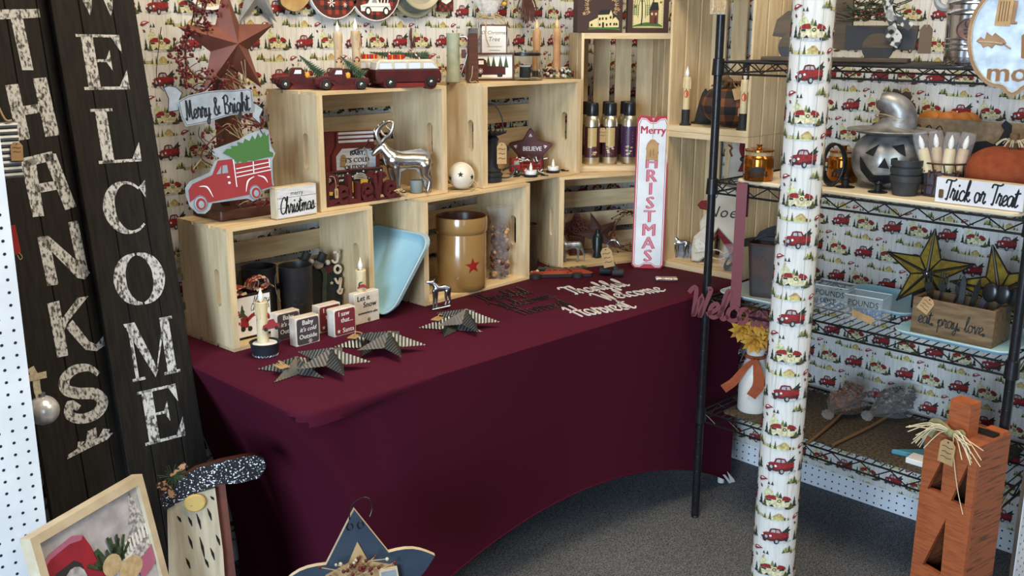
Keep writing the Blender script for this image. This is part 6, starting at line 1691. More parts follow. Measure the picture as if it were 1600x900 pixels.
word('Welcome', (778, 480), (858, 462), 'word_black', 'black script word Welcome hardly visible on the cloth, middle of three', 'black script words on the cloth', .085)
word('Harvest', (806, 489), (886, 472), 'word_black', 'black script word Harvest hardly visible on the cloth, right of the others', 'black script words on the cloth', .09)

# ---------------------------------------------------------------- ribbed metal stars lying on the table
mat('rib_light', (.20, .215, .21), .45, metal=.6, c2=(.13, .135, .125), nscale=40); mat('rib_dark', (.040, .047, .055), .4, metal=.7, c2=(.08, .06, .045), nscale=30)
def ribbed_star(mb, R, Ri, h, n=22):          # corrugated arms: ridges run across each arm
    up = lambda s_: h*(1-s_/R)
    for i in range(5):
        a = PI/2+i*2*PI/5; ax = Vector((math.cos(a), math.sin(a)))
        for sg in (-1, 1):
            b_ = a+sg*PI/5; nt_ = Vector((math.cos(b_), math.sin(b_)))*Ri; sn = nt_.dot(ax)
            prev = None
            for j in range(n+1):
                s_ = R*j/n*.995; bump = .0009 if j % 2 else -.0006
                e = nt_*(s_/sn) if s_ < sn else nt_+(ax*R-nt_)*((s_-sn)/(R-sn))
                ze = h*(1-s_/sn) if s_ < sn else 0
                c = ax*s_
                cur = (Vector((c.x, c.y, up(s_)+bump)), Vector((e.x, e.y, max(ze, 0)+bump+.0008)))
                if prev:
                    q = [prev[0], cur[0], cur[1], prev[1]]
                    if sg > 0: q = q[::-1] if False else q
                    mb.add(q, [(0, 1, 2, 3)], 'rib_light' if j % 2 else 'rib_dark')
                prev = cur
    return mb
def tstar(label, u, v, R, rz, tilt, dz, tagged=False):
    p = at(u, v, TZ)
    t = thing('ribbed_star', label, 'star', (p.x, p.y, TZ+.0015+dz), rz, 'ribbed galvanised stars lying on the cloth', rx=tilt)
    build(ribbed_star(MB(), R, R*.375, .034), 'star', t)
    if tagged:
        q = MB(); q.M = rot(x=-PI/2)@rot(y=.5); q.prism([rrect(-.026, .030, .012, .056, .003)], -.022, -.021, 'kraft'); build(q, 'price_tag', t, 'kraft paper price tag')
        build(MB().tube([(.012, .04, .026), (.026, .036, .03), (.03, .02, .024), (.014, .03, .024)], .0013, 'twine', 5, 4), 'twine', t)
tstar('ribbed metal star under the front one, nearest the tin candle', 464, 579, .098, 2.0, .0, 0, True)
tstar('ribbed metal star overlapping its neighbour, nearest the table front corner', 517, 579, .098, .35, .10, .022)
tstar('ribbed metal star with kraft tag behind the middle front star', 580, 540, .098, 1.0, .0, 0, True)
tstar('ribbed metal star overlapping another below the red Santa blocks', 607, 551, .098, .30, .10, .022)
tstar('ribbed metal star beneath the rearmost star, below the small pewter deer', 708, 512, .098, .9, .0, 0, True)
tstar('ribbed metal star on top of the rearmost pair, below the small pewter deer', 727, 513, .098, .25, .08, .020)

# ---------------------------------------------------------------- crate behind the enamel sign
mat('wire_silver', (.34, .36, .36), .4, metal=.7, c2=(.18, .19, .19), nscale=80, contrast=(.4, .6))
LC = tr(1.2491, -.5198, zL)@rot(z=-.3424)
k = .000290
limb = [([(175, 555), (250, 545), (330, 545)], [58, 44, 46]), ([(150, 520), (130, 430), (125, 380)], [44, 28, 24]), ([(128, 375), (150, 352)], [24, 12]), ([(150, 600), (150, 670), (158, 735)], [20, 12, 9]), ([(175, 600, 20), (176, 680, 20), (180, 750, 20)], [20, 12, 9]), ([(320, 580), (328, 660), (312, 735)], [26, 13, 9]), ([(355, 570, 20), (395, 650, 20), (402, 725, 20)], [26, 13, 9])]
def ant2(m, q):
    for pts in ([(128, 360), (130, 300), (110, 240), (108, 170), (130, 120), (132, 90)], [(150, 345), (165, 270), (175, 200), (180, 130)], [(168, 270), (192, 236)], [(110, 200), (96, 150), (100, 100)]): m.tube([q(p) for p in pts], .0016, 'wire_silver', 5, 3)
q = LC@Vector((.078, .055, 0))
cast_deer('reindeer_figurine', 'thin silvery wire reindeer beside the rusty cutout in the low corner crate', q, face(900)+.1, k, limb, None, 'wire_silver', .0022, None, 240, 752, [('antlers', ant2)])
q = LC@Vector((.150, .15, 0))
t = thing('rusty_basket', 'rusty red flower basket of curled metal behind the wire reindeer', 'ornament', q, face(910))
mat('rust_metal', (.10, .022, .014), .6, c2=(.05, .012, .009), nscale=40)
mb = MB(); random.seed(12)
for i in range(11): x = -.03+i*.006; mb.tube([(x*.75, 0, .0), (x, 0, .072)], .0022, 'rust_metal', 6)
for z in (.004, .070): mb.tube([((.0225 if z < .01 else .031)*math.cos(i*PI/8), .012*math.sin(i*PI/8), z) for i in range(16)], .0022, 'rust_metal', 6, closed=True)
build(mb, 'basket', t)
mb = MB()
for i in range(30):
    a = random.uniform(0, PI); r = random.uniform(.0, .045); c = (math.cos(a)*r, random.uniform(-.01, .01), .085+math.sin(a)*r*1.1)
    mb.tube([(c[0]+.011*math.cos(j*.8), c[1], c[2]+.011*math.sin(j*.8)) for j in range(7)], .002, 'rust_metal', 5, 2)
mb.prism([[(-.055, .075), (-.04, .11), (-.018, .125), (-.008, .15), (.008, .15), (.018, .125), (.04, .11), (.05, .085), (.03, .07), (-.03, .07)]], .010, .012, 'rust_metal')
build(mb, 'curled_flowers', t)
q = LC@Vector((.215, .105, 0))
t = thing('barn_star', 'plum brown metal star leaning in the crate behind the enamel sign', 'star', q+Vector((0, 0, .078)), -.55, rx=-.45)
plain('plum_brown', (.055, .024, .022), .5, .2); build(barn_star(MB(), .085, .034, .022, 'plum_brown', 0, PI/2+.25), 'star', t)
q = LC@Vector((.20, .085, 0))
t = thing('dark_bottle', 'small dark green bottle between the rusty basket and the plum star', 'bottle', q)
plain('bottle_green', (.008, .014, .011), .3); build(MB().lathe([(.012, 0), (.017, .004), (.017, .072), (.012, .084), (.008, .088), (.008, .1)], 'bottle_green', 18), 'bottle', t)
q = LC@Vector((.345, .120, .05))
t = thing('twig_wreath', 'loose red berry twig wreath in the crate, beside the enamel sign', 'wreath', q, -.34)
mb = MB(); mb2 = MB(); random.seed(16)
for i in range(70):
    a = random.uniform(0, 2*PI); r = .06+random.gauss(0, .008); l = random.uniform(.3, .7)
    mb.tube([(r*math.cos(a), random.gauss(0, .005), .03+r*math.sin(a)), ((r+.008)*math.cos(a+l/2), random.gauss(0, .01), .03+(r+.008)*math.sin(a+l/2)), (r*1.1*math.cos(a+l), random.gauss(0, .006), .03+r*1.1*math.sin(a+l))], .0014, random.choice(['rust_metal', 'bark', 'brown_wood']), 4, 2)
    if i % 2: mb2.ball(((r+.01)*math.cos(a+l), random.gauss(0, .008), .03+(r+.01)*math.sin(a+l)), .004, 'berry_red', 6, 4)
build(mb, 'twigs', t); b = build(mb2, 'berries', t); b['kind'] = 'stuff'

# ---------------------------------------------------------------- lower upright crate: cloth figures and cables
mat('muslin', (.56, .51, .43), .9, c2=(.44, .39, .31), nscale=14); mat('felt_red', (.16, .012, .016), .9, c2=(.12, .009, .012), nscale=60)
zR = TZ+EP+.001
k = .000575
t = thing('cloth_figure', 'off white cloth house figure reading Noel with red felt legs', 'cloth figure', (1.690, -.862, zR), -1.15)
Q = lambda pts: [((x-270)*k, (770-y)*k) for x, y in pts]
build(MB().prism([Q([(160, 700), (150, 540), (205, 440), (240, 330), (270, 312), (345, 330), (385, 420), (380, 690), (345, 655), (262, 572), (205, 660), (200, 720)])], -.008, .010, 'muslin', bev=.004), 'body', t)
build(MB().prism([Q([(160, 770), (165, 700), (215, 655), (262, 600), (262, 572), (345, 660), (400, 700), (405, 770), (350, 770), (330, 700), (262, 610), (215, 690), (205, 770)])], -.012, -.004, 'felt_red', bev=.002), 'felt_legs', t)
build(MB().prism([Q([(130, 440), (150, 415), (200, 408), (215, 440), (205, 470), (150, 462)])], -.010, .004, 'felt_red', bev=.003), 'mitten', t)
mb = MB(); q = Q([(285, 475)])[0]; mb.text('Noel', q[0], q[1], .054, -.0092, 'ink', shear=.3, spacing=1.1); build(mb, 'lettering', t)
mb = MB()
for P_ in ([(240, 390), (260, 350), (300, 300), (330, 280)], [(262, 350), (250, 330)], [(275, 335), (285, 350)]): mb.tube([(a, -.010, b) for a, b in Q(P_)], .0016, 'bark', 5, 3)
build(mb, 'twig', t)
t = thing('cloth_figure', 'white cloth figure with curled red felt hat, high behind the wire shelf rail', 'cloth figure', (1.750, -.885, zR), -1.45)
Q2 = lambda pts: [((x-310)*k*1.03, (770-y)*k*1.03) for x, y in pts]
build(MB().prism([Q2([(235, 770), (240, 300), (255, 60), (395, 60), (400, 300), (395, 770)])], 0, .012, 'muslin', bev=.004), 'body', t)
build(MB().prism([Q2([(310, 255), (335, 190), (388, 165), (398, 250)])], -.010, -.001, 'felt_red', bev=.002).stroke(Q2([(345, 170), (325, 130), (335, 80), (380, 75), (395, 110), (365, 130), (350, 110)]), .014, -.010, -.002, 'felt_red', 5), 'felt_hat', t)
build(MB().ball((Q2([(338, 180)])[0][0], -.012, Q2([(338, 180)])[0][1]), .009, 'black_matte', 10, 7), 'pompom', t)
build(MB().stroke(Q2([(240, 110), (262, 125), (250, 140), (262, 170)]), .006, -.003, -.001, 'rust_red', 3), 'twig', t)
t = thing('cloth_figure', 'small white quilted cloth figure with rope arms beside the pewter deer', 'cloth figure', (1.628, -.828, zR), -1.05)
Q3 = lambda pts: [((x-125)*k, (772-y)*k) for x, y in pts]
mat('quilt', (.60, .56, .49), .9, c2=(.48, .44, .37), nscale=130, contrast=(.48, .54))
build(MB().prism([Q3([(80, 765), (72, 700), (85, 620), (150, 555), (180, 590), (205, 650), (200, 740), (150, 745), (125, 768)])], -.012, .012, 'muslin', bev=.005), 'body', t)
build(MB().prism([Q3([(98, 715), (88, 650), (120, 620), (160, 640), (165, 700)])], -.016, -.010, 'quilt', bev=.002), 'quilted_bow', t)
build(MB().tube([(a, -.012, b) for a, b in Q3([(190, 690), (230, 690), (260, 705), (285, 700)])], .0022, 'lace', 6, 4).tube([(a, -.012, b) for a, b in Q3([(195, 735), (240, 745), (275, 730)])], .0022, 'lace', 6, 4), 'rope_arm', t)
t = thing('cable_bundle', 'bundle of black lamp cords in crumpled clear plastic', 'cable', (1.600, -.975, zR+.002), face(1140))
mb = MB(); random.seed(19)
for i in range(9):
    rx_, rz_ = .020+.002*i, .034+.003*(i % 5); tl_ = -.5
    P_ = [(math.cos(a)*rx_*math.cos(tl_)-math.sin(a)*rz_*math.sin(tl_)+.002*i, -.018+.005*i, .044+math.cos(a)*rx_*math.sin(tl_)*-1+math.sin(a)*rz_*.9) for a in [j*PI/8 for j in range(16)]]
    mb.tube(P_, .0026, 'black_matte', 7, closed=True)
for i in range(5): mb.tube([(.012, -.012+.006*i, .07), (.02, -.084+.003*i, .095+.004*i), (.06, -.124+.003*i, .112+.005*i), (.101, -.16+.003*i, .118+.006*i)], .0028, 'black_matte', 7, 5)
build(mb, 'cord', t)
mb = MB().lathe([(.030, .0), (.044, .012), (.046, .045), (.036, .075), (.028, .084)], 'cello', 20, sq=(1, .7), ribs=7, ribamp=.1); build(mb, 'plastic_sleeve', t)

# ---------------------------------------------------------------- top upright crate: plaid pumpkin and candles
zT = TZ+CW+.001+EP+.001
t = thing('plaid_pumpkin', 'orange and black plaid stuffed pumpkin with dark stem in the top crate', 'pumpkin', (1.645, -.905, zT), 0)
mb = MB(); n, mm = 64, 24; RP = .098
vs = []; fs = []
for j in range(mm+1):
    ph = PI*j/mm
    for i in range(n):
        a = 2*PI*i/n; r = RP*math.sin(ph)*(1-.06*abs(math.cos(4*a)))
        z = .070-.068*math.cos(ph)*(1-.25*math.sin(ph)*0)
        if ph > 2.4: z -= .012*(ph-2.4)/.74*1.6
        vs.append((r*math.cos(a), r*math.sin(a), max(z, .001)))
plain('pl_orange', (.20, .065, .018), .85); plain('pl_brown', (.065, .028, .016), .85); plain('pl_black', (.014, .011, .010), .85)
for j in range(mm):
    for i in range(n):
        h, v_ = (i//4) % 2, (j//3) % 2
        mb.add([vs[j*n+i], vs[j*n+(i+1) % n], vs[(j+1)*n+(i+1) % n], vs[(j+1)*n+i]], [(0, 1, 2, 3)], 'pl_black' if h and v_ else 'pl_brown' if h or v_ else 'pl_orange', True)
build(mb, 'plaid_body', t)
mb = MB().tube([(0, 0, .12), (-.006, .006, .145), (-.02, .02, .156), (-.032, .03, .150)], [.016, .014, .011, .008], 'bark', 10, 4); build(mb, 'stem', t)
mb = MB(); random.seed(23)
for i in range(16):
    a = random.uniform(0, 2*PI); r = random.uniform(.03, .07); mb.tube([(0, 0, .132), (math.cos(a)*r*.5, math.sin(a)*r*.5, .142), (math.cos(a)*r, math.sin(a)*r, .128)], [.003, .005, .002], random.choice(['bark', 'felt_green', 'brown_wood']), 6, 3)
build(mb, 'leaves', t)
fz = face(1122); D = Vector((math.sin(fz), -math.cos(fz), 0))
tg = MB().prism([[(-.004, .03), (.028, .04), (.040, .005), (.006, -.004)]], 0, .001, 'kraft'); o = build(tg, 'price_tag', t, 'kraft paper price tag'); o.matrix_local = Matrix.Translation(D*.096)@rot(z=fz)@tr(.006, 0, .095)
tg = MB().prism([rrect(.012, -.02, .024, .006, .003)], 0, .001, 'wax'); o = build(tg, 'small_tag', t); o.matrix_local = Matrix.Translation(D*.100)@rot(z=fz)@tr(.012, 0, .062)
def pk_candle(label, x, y):
    t = thing('pumpkin_candle', label, 'candle', (x, y, zT), 0, 'cream candles with an orange pumpkin motif')
    build(MB().lathe([(.0195, 0), (.0195, .003), (.0135, .008), (.0135, .05), (.012, .051)], 'black_matte', 20), 'base', t)
    fz = face(1066); candle_parts(t, 0, 0, .050, .0118, .106, .036, 'wax_pale', ([(ell(0, .052, .0085, .0125, 14), 'gift_pump'), ([(-.001, .063), (.001, .063), (.001, .070), (-.001, .070)], 'ink')], fz-.1), flame='flame')
plain('gift_pump', (.52, .085, .025), .5)
pk_candle('cream pumpkin candle at the left front of the plaid pumpkin', 1.590, -.770)
pk_candle('cream pumpkin candle at the right front of the plaid pumpkin, beside the crate edge', 1.582, -.996)
t = thing('felt_hat', 'black felt witch hat shape behind the left pumpkin candle', 'hat', (1.69, -.775, zT), -.9)
build(MB().lathe([(.045, 0), (.045, .003), (.032, .006), (.026, .04), (.018, .075), (.011, .10), (.002, .115)], 'felt_black', 20), 'hat', t)
t = thing('black_tin', 'plain black tin standing behind the plaid pumpkin', 'tin', (1.745, -.915, zT), 0)
build(MB().lathe([(.030, 0), (.030, .20), (.028, .202), (0, .202)], 'black_matte', 24), 'tin', t)
# ================================================================ goods on the wire shelf
T1, T2, T3, T4 = TIERS[3]+.0005, TIERS[2]+.0005, TIERS[1]+.0005, TIERS[0]+.0005
SH = -PI/2                      # shelf goods face the aisle
plain('jute_dark', (.09, .055, .025), .9)
# ---------------------------------------------------------------- top tier
mat('barn_wood', (.10, .072, .045), .75, c2=(.06, .045, .032), nscale=6, stretch=(2, 10, 10)); plain('slate_wood', (.035, .036, .042), .7)
p = at(1350, 88, T1)
t = thing('wooden_truck', 'brown and slate wooden truck cutout with greenery, on the top shelf behind the pole', 'decoration', (*col_at(1297, 1.52), T1), SH+.25)
k = 2.0/1000
Q = lambda pts: [((x-1297)*k, (90-y)*k) for x, y in pts]
build(MB().bbox(-.22, -.02, 0, .19, .03, .012, 'barn_wood', .002), 'base', t)
build(MB().prism([Q([(1200, 55), (1205, 32), (1220, 20), (1245, 17), (1262, 17), (1262, -20), (1310, -22), (1312, 40), (1400, 40), (1398, 72), (1300, 74), (1240, 60)])], -.006, .012, 'barn_wood', 'slate_wood'), 'body', t)
build(MB().flat(Q([(1304, 40), (1399, 45), (1396, 71), (1304, 73)]), -.0066, 'slate_wood'), 'lower_panel', t)
for cx in (1232, 1350):
    o = ell((cx-1297)*k, .04, .042, .040, 28)
    mb = MB().prism([o], -.016, -.0065, 'slate_wood'); mb.flat([q for q in o if q[1] >= .0395], -.0166, 'barn_wood'); build(mb, 'wheel', t)
mb = MB(); random.seed(41)
for i in range(120):
    c = (random.uniform(.02, .16), random.uniform(-.02, .02), .11+random.uniform(0, .05)); a = random.uniform(-.3, PI+.3); l = random.uniform(.02, .06)
    mb.tube([c, (c[0]+math.cos(a)*l, c[1]-random.uniform(0, .03), c[2]+math.sin(a)*l*.6)], .0016, random.choice(['pine_green', 'bark', 'felt_green', 'pine_frost', 'brown_wood']), 4)
build(mb, 'greenery', t)
mb = MB()
for pts in ([(.13, .13), (.145, .10), (.135, .07)], [(.13, .13), (.16, .115), (.185, .10)], [(.14, .09), (.16, .07), (.155, .052)], [(.13, .14), (.125, .17), (.14, .19)]): mb.stroke(pts, .022, -.030, -.0285, 'plaid_grey', 4)
mat('plaid_grey', (.55, .55, .53), .85, c2=(.06, .06, .065), nscale=70, contrast=(.45, .55), detail=0); build(mb, 'ribbon', t)
p = at(1426, 96, T1)
t = thing('hang_tag', 'plain brown shipping tag hanging on twine above the top shelf', 'tag', (*col_at(1426, 1.48), T1+.028), SH+.3)
build(MB().prism([[(-.016, 0), (.016, 0), (.016, .062), (.007, .074), (-.007, .074), (-.016, .062)]], 0, .001, 'tag_brown'), 'card', t)
plain('tag_brown', (.12, .08, .05), .8); build(MB().tube([(0, -.001, .068), (.004, 0, .11), (.014, 0, .20)], .0009, 'twine', 4, 4), 'string', t)
p = at(1450, 94, T1)
t = thing('ring_ornament', 'grey ring ornament beside the silver bucket on the top shelf', 'ornament', (*col_at(1452, 1.56), T1+.115), SH)
build(MB().tube([(.026*math.cos(i*PI/12), 0, .055+.026*math.sin(i*PI/12)) for i in range(24)], .010, 'galv_flat', 8, closed=True), 'ring', t); build(MB().tube([(0, 0, .09), (.002, 0, .16), (.0, 0, .26)], .0009, 'twine', 4, 3), 'string', t)
t = thing('metal_bucket', 'shiny ribbed silver bucket with an oval copper badge on the top shelf', 'bucket', (*col_at(1498, 1.56), T1), face(1498))
t.scale = (1.16, 1.16, 1.06)
prof = [(.055, 0), (.057, .004), (.058, .03)]
for z in (.034, .046, .058): prof += [(.058, z), (.0605, z+.004), (.058, z+.008)]
prof += [(.060, .11)]
for z in (.118, .142): prof += [(.060, z), (.0635, z+.005), (.061, z+.010)]
prof += [(.064, .19), (.066, .195), (.062, .195), (.058, .02), (0, .015)]
mat('bright_tin', (.62, .64, .68), .18, metal=1., c2=(.5, .52, .55), nscale=8); mat('copper', (.34, .20, .16), .35, metal=.8, c2=(.24, .13, .10), nscale=30)
build(MB().lathe(prof, 'bright_tin', 44), 'bucket', t)
mb = MB(); R = .0635
def wrapped(mb, R, pts, m, n=1): mb.add([(R*math.sin(x/R), -R*math.cos(x/R), z) for x, z in pts], [tuple(range(len(pts)))], m)
o = ell(0, .085, .040, .030, 30)
for i in range(30): wrapped(mb, R, [(0, .085), o[i], o[(i+1) % 30]], 'copper')
for r_ in (.92,): mb.tube([(R*math.sin(x/R), -R*math.cos(x/R)-.0006, z) for x, z in ell(0, .085, .037, .027, 30)], .001, 'slate_wood', 5, closed=True)
for z, w_ in ((.082, .022), (.073, .020), (.065, .015)):
    for i in range(4): wrapped(mb, R+.0008, [(-w_+i*w_*.5, z), (-w_+i*w_*.5+w_*.38, z), (-w_+i*w_*.5+w_*.38, z+.0045), (-w_+i*w_*.5, z+.0045)], 'slate_wood')
for q in ((-.014, 0), (-.004, .002), (.008, 0)): mb.tube([(R*math.sin(x/R), -R*math.cos(x/R)-.001, z) for x, z in ell(q[0], .098+q[1], .006, .009, 14)], .0009, 'slate_wood', 5, closed=True)
build(mb, 'copper_badge', t)
# pumpkin shaped sign hung at the front
p = CAM+(CF+CR*((1590-800)/FPX)-CU*((70-450)/FPX))*2.28
t = thing('pumpkin_sign', 'pumpkin shaped galvanised sign with wooden rim and leaf, upper right', 'sign', p, face(1590)+.1)
k = 2.28/FPX
Q = lambda pts: [((x-1590)*k, (70-y)*k) for x, y in pts]
half = [(1590, 149), (1581, 145), (1573, 137), (1560, 135), (1545, 126), (1531, 109), (1522, 90), (1517, 65), (1517, 40), (1524, 15), (1540, -8), (1560, -22), (1590, -28)]
full = smooth_path([(q[0], q[1]) for q in Q(half+[(3180-x, y) for x, y in half[-2:0:-1]])], 3, True); full = [(v.x, v.y) for v in full]
if area2(full) < 0: full = rev(full)
mat('rim_wood', (.33, .19, .09), .6, c2=(.24, .13, .06), nscale=20); mat('galv_mottle', (.44, .47, .48), .45, metal=.5, c2=(.26, .29, .31), nscale=34, contrast=(.3, .7), detail=6)
i1 = inset(full, .0085)
build(MB().prism([full, i1], -.006, .010, 'rim_wood'), 'rim', t, recalc=True)
build(MB().prism([i1], .0, .006, 'galv_mottle'), 'plate', t)
build(MB().tube([(a, -.0062, b) for a, b in i1], .0012, 'lace', 5, closed=True), 'rim_edge', t)
mb = MB(); leaf = [(1530, 65), (1536, 58), (1542, 62), (1544, 51), (1552, 57), (1556, 52), (1564, 58), (1570, 62), (1574, 68), (1568, 72), (1558, 70), (1554, 76), (1548, 72), (1541, 75), (1538, 70)]
lq = Q(leaf); mb.prism([lq if area2(lq) > 0 else rev(lq)], -.004, 0, 'rim_wood', bev=.001); mb.stroke(Q([(1568, 68), (1580, 76)]), .003, -.004, 0, 'rim_wood', 2); mb.stroke(Q([(1534, 65), (1552, 66), (1568, 68)]), .0016, -.0046, -.0042, 'lace', 3); build(mb, 'leaf', t)
plain('letter_brown', (.22, .10, .035), .6)
mb = MB(); q = Q([(1577, 115)])[0]; mb.text('mo', q[0]+.004, q[1]+.002, .060, -.004, 'lace', offset=.0022, sx=1.1); mb.text('mo', q[0]+.004, q[1]+.002, .060, -.0045, 'letter_brown', offset=.0012, sx=1.1); build(mb, 'lettering', t)
mb = MB(); mb.prism([Q([(1594, 56), (1604, 48), (1606, 92), (1597, 90)])], -.004, 0, 'letter_brown'); build(mb, 'letter_stem', t)
mb = MB(); mb.prism([Q([(1556, -16), (1578, -18), (1575, 42), (1553, 41)])], -.012, -.011, 'kraft')
for i in range(4): mb.stroke(Q([(1559+4*i, 5), (1558+4*i, 34)]), .0018, -.0124, -.0124, 'ink_brown', 2)
build(mb, 'price_tag', t, 'kraft paper price tag')
build(MB().prism([Q([(1577, 4), (1583, 4), (1581, 38), (1575, 38)])], -.010, -.003, 'rim_wood').tube([(a, -.006, b) for a, b in Q([(1577, 37), (1585, 37)])], .003, 'rim_wood', 6), 'clothes_peg', t)
build(MB().tube([(0, .004, .139), (.0, .01, .25), (.0, .012, .45)], .0014, 'twine', 5, 3), 'hanger', t)

# small carved word block peeking at the top beside the front post
p = CAM+(CF+CR*((1122-800)/FPX)-CU*((8-450)/FPX))*2.88
t = thing('carved_block', 'small pale carved block hanging against the shelf post at the top edge', 'ornament', p, face(1122))
mb = MB().bbox(-.022, -.004, -.026, .022, .006, .06, 'lace', .002); build(mb, 'block', t)
mb = MB(); random.seed(44)
for i in range(9): mb.tube([(-.018+.0045*i, -.006, -.02), (-.016+.0045*i+random.gauss(0, .003), -.007, .0), (-.018+.0045*i, -.006, .025)], .0014, 'twine', 5, 3)
build(mb, 'carving', t)

# ---------------------------------------------------------------- second tier
mat('cream_board', (.66, .57, .40), .6, c2=(.58, .49, .33), nscale=7, stretch=(9, 1, 9))
b0 = MB(); b0.M = rot(x=-PI/2)
def flat_board(label, name, x0, y0, x1, y1, z, m, th=.012, r=.03):
    mb = MB(); mb.M = rot(x=-PI/2); w_, d_ = (x1-x0)/2, (y1-y0)/2
    mb.prism([rrect(-w_, -d_, w_, d_, r)], -th, 0, m, bev=.003)
    return solo(mb, name, label, 'board', ((x0+x1)/2, (y0+y1)/2, z))
flat_board('cream painted board lying along the second shelf under the Halloween goods', 'shelf_board', 1.335, -1.935, 1.62, -1.135, T2, 'cream_board')
zt = T2+.0125
mat('amber_glass', (.42, .15, .022), .14, metal=.85, c2=(.32, .10, .014), nscale=12)
def make_amber(label, loc, rz):
    t = thing('candle_jar', label, 'candle jar', loc, rz, 'amber mercury glass candle jars')
    build(MB().lathe([(.040, 0), (.043, .004), (.0435, .062), (.041, .070), (.037, .074), (.036, .084), (.034, .084)], 'amber_glass', 60, ribs=26, ribamp=.035), 'jar', t)
    build(MB().lathe([(.038, .073), (.039, .0745), (.039, .083), (.038, .084)], 'twine', 30), 'jute_wrap', t)
    build(MB().lathe([(.036, .084), (.043, .085), (.043, .089), (.030, .092), (.008, .093), (.006, .098), (.010, .103), (0, .104)], 'amber_glass', 36), 'lid', t)
    mb = MB(); R = .0445
    for cx, r_ in ((-.004, .011), (-.02, .007), (.012, .008)):
        for i in range(12):
            o = ell(cx, .034, r_, r_*.9, 12); wrapped(mb, R, [(cx, .034), o[i], o[(i+1) % 12]], 'ink')
    for i in range(6): wrapped(mb, R, [(-.032+.011*i, .014), (-.028+.011*i, .014), (-.027+.011*i, .030), (-.031+.011*i, .030)], 'ink')
    mb.tube([(R*math.sin(x/R), -R*math.cos(x/R), z) for x, z in ((-.034, .018), (-.01, .016), (.014, .02), (.032, .018))], .001, 'ink', 5, 3)
    build(mb, 'pumpkin_motif', t)
    return t
p = at(1182, 283, zt)
aj = make_amber('amber ribbed glass candle jar on the second shelf, left of the wrapped pole', (p.x+.022, p.y+.01, zt), face(1182))
dup(aj, 'amber ribbed glass candle jar behind the looped black cord, right of the pole', (*col_at(1317, 1.52), zt), face(1318))
dup(aj, 'amber ribbed glass candle jar tucked behind the candle basket', (*col_at(1518, 1.58), zt), face(1500))
p = at(1300, 290, zt)
t = thing('looped_cord', 'coil of glossy black cord standing beside the wrapped pole', 'cord', (*col_at(1299, 1.405), zt), face(1298)+.2)
mb = MB()
for i in range(5): mb.tube([(.030*math.cos(a)+.003*i, -.012+.006*i, .062+.058*math.sin(a)*(1-.02*i)) for a in [j*PI/12 for j in range(24)]], .0034, 'black_metal', 8, closed=True)
build(mb, 'coil', t)
# galvanised jack o lantern
p = at(1388, 292, zt)
t = thing('metal_pumpkin', 'large galvanised jack o lantern with hat brim and curled stem on the second shelf', 'pumpkin', (*col_at(1388, 1.50), zt), face(1388)+.05)
t.scale = (1.06, 1.06, 1.06)
mat('galv_warm', (.40, .39, .37), .42, metal=.55, c2=(.15, .145, .14), nscale=28, contrast=(.35, .7), bump=.15, bscale=16)
RP, HP = .098, .148
def pk_r(a, ph): return RP*(math.sin(ph)**.75)*(1-.07*abs(math.cos(4*a))**3)
def pk_p(a, ph, l=0): return ((pk_r(a, ph)+l)*math.sin(a), -(pk_r(a, ph)+l)*math.cos(a), HP*(1-math.cos(ph))/2+.0)
n, mm = 96, 26; vs = []; fs = []
for j in range(mm+1):
    ph = max(.0001, min(PI-.0001, PI*j/mm))
    for i in range(n): vs.append(pk_p(2*PI*i/n, ph))
for j in range(mm):
    for i in range(n): fs.append((j*n+i, j*n+(i+1) % n, (j+1)*n+(i+1) % n, (j+1)*n+i))
build(MB().add(vs, fs, 'galv_warm', True), 'pumpkin', t)
plain('hollow', (.006, .006, .008), .8)
def onpk(o, m='hollow', l=.0016, sub_=6):
    mb = MB()          # a cut-out following the round face, (angle, height) in metres
    cx = sum(q[0] for q in o)/len(o); cz = sum(q[1] for q in o)/len(o)
    def P(x, z): ph = math.acos(max(-1, min(1, 1-2*z/HP))); return pk_p(x/RP, ph, l)
    n = len(o)
    for i in range(n):
        a, b = o[i], o[(i+1) % n]
        for u in range(sub_):
            a_ = (a[0]+(b[0]-a[0])*u/sub_, a[1]+(b[1]-a[1])*u/sub_); b_ = (a[0]+(b[0]-a[0])*(u+1)/sub_, a[1]+(b[1]-a[1])*(u+1)/sub_)
            for v in range(4):
                f0, f1 = v/4, (v+1)/4
                q = [(cx+(a_[0]-cx)*f0, cz+(a_[1]-cz)*f0), (cx+(a_[0]-cx)*f1, cz+(a_[1]-cz)*f1), (cx+(b_[0]-cx)*f1, cz+(b_[1]-cz)*f1), (cx+(b_[0]-cx)*f0, cz+(b_[1]-cz)*f0)]
                if v == 0: q = q[1:3]+[q[0]]
                mb.add([P(*w_) for w_ in q], [tuple(range(len(q)))], m)
    build(mb, 'face_cutout', t)
onpk([(-.075, .095), (-.036, .120), (-.044, .090)]); onpk([(.0, .116), (.034, .122), (.036, .092), (.020, .100)]); onpk([(-.03, .062), (-.016, .088), (-.002, .060)])
onpk([(-.088, .086), (-.08, .058), (-.058, .044), (-.03, .036), (.0, .036), (.012, .044), (.014, .024), (-.03, .012), (-.066, .022), (-.086, .05)], sub_=3)
onpk([(.022, .040), (.05, .050), (.062, .078), (.066, .056), (.05, .03), (.026, .024)], sub_=3)
mb = MB().lathe([(.045, .139), (.085, .142), (.112, .150), (.110, .152), (.08, .148), (.05, .156), (.03, .176), (.026, .18)], 'galv_warm', 48); build(mb, 'hat_brim', t)
build(MB().tube([(.012, .0, .155), (.018, .0, .178), (.012, -.005, .202), (-.010, -.008, .220), (-.036, -.008, .228)], [.046, .043, .036, .028, .016], 'galv_warm', 18, 6), 'stem', t)
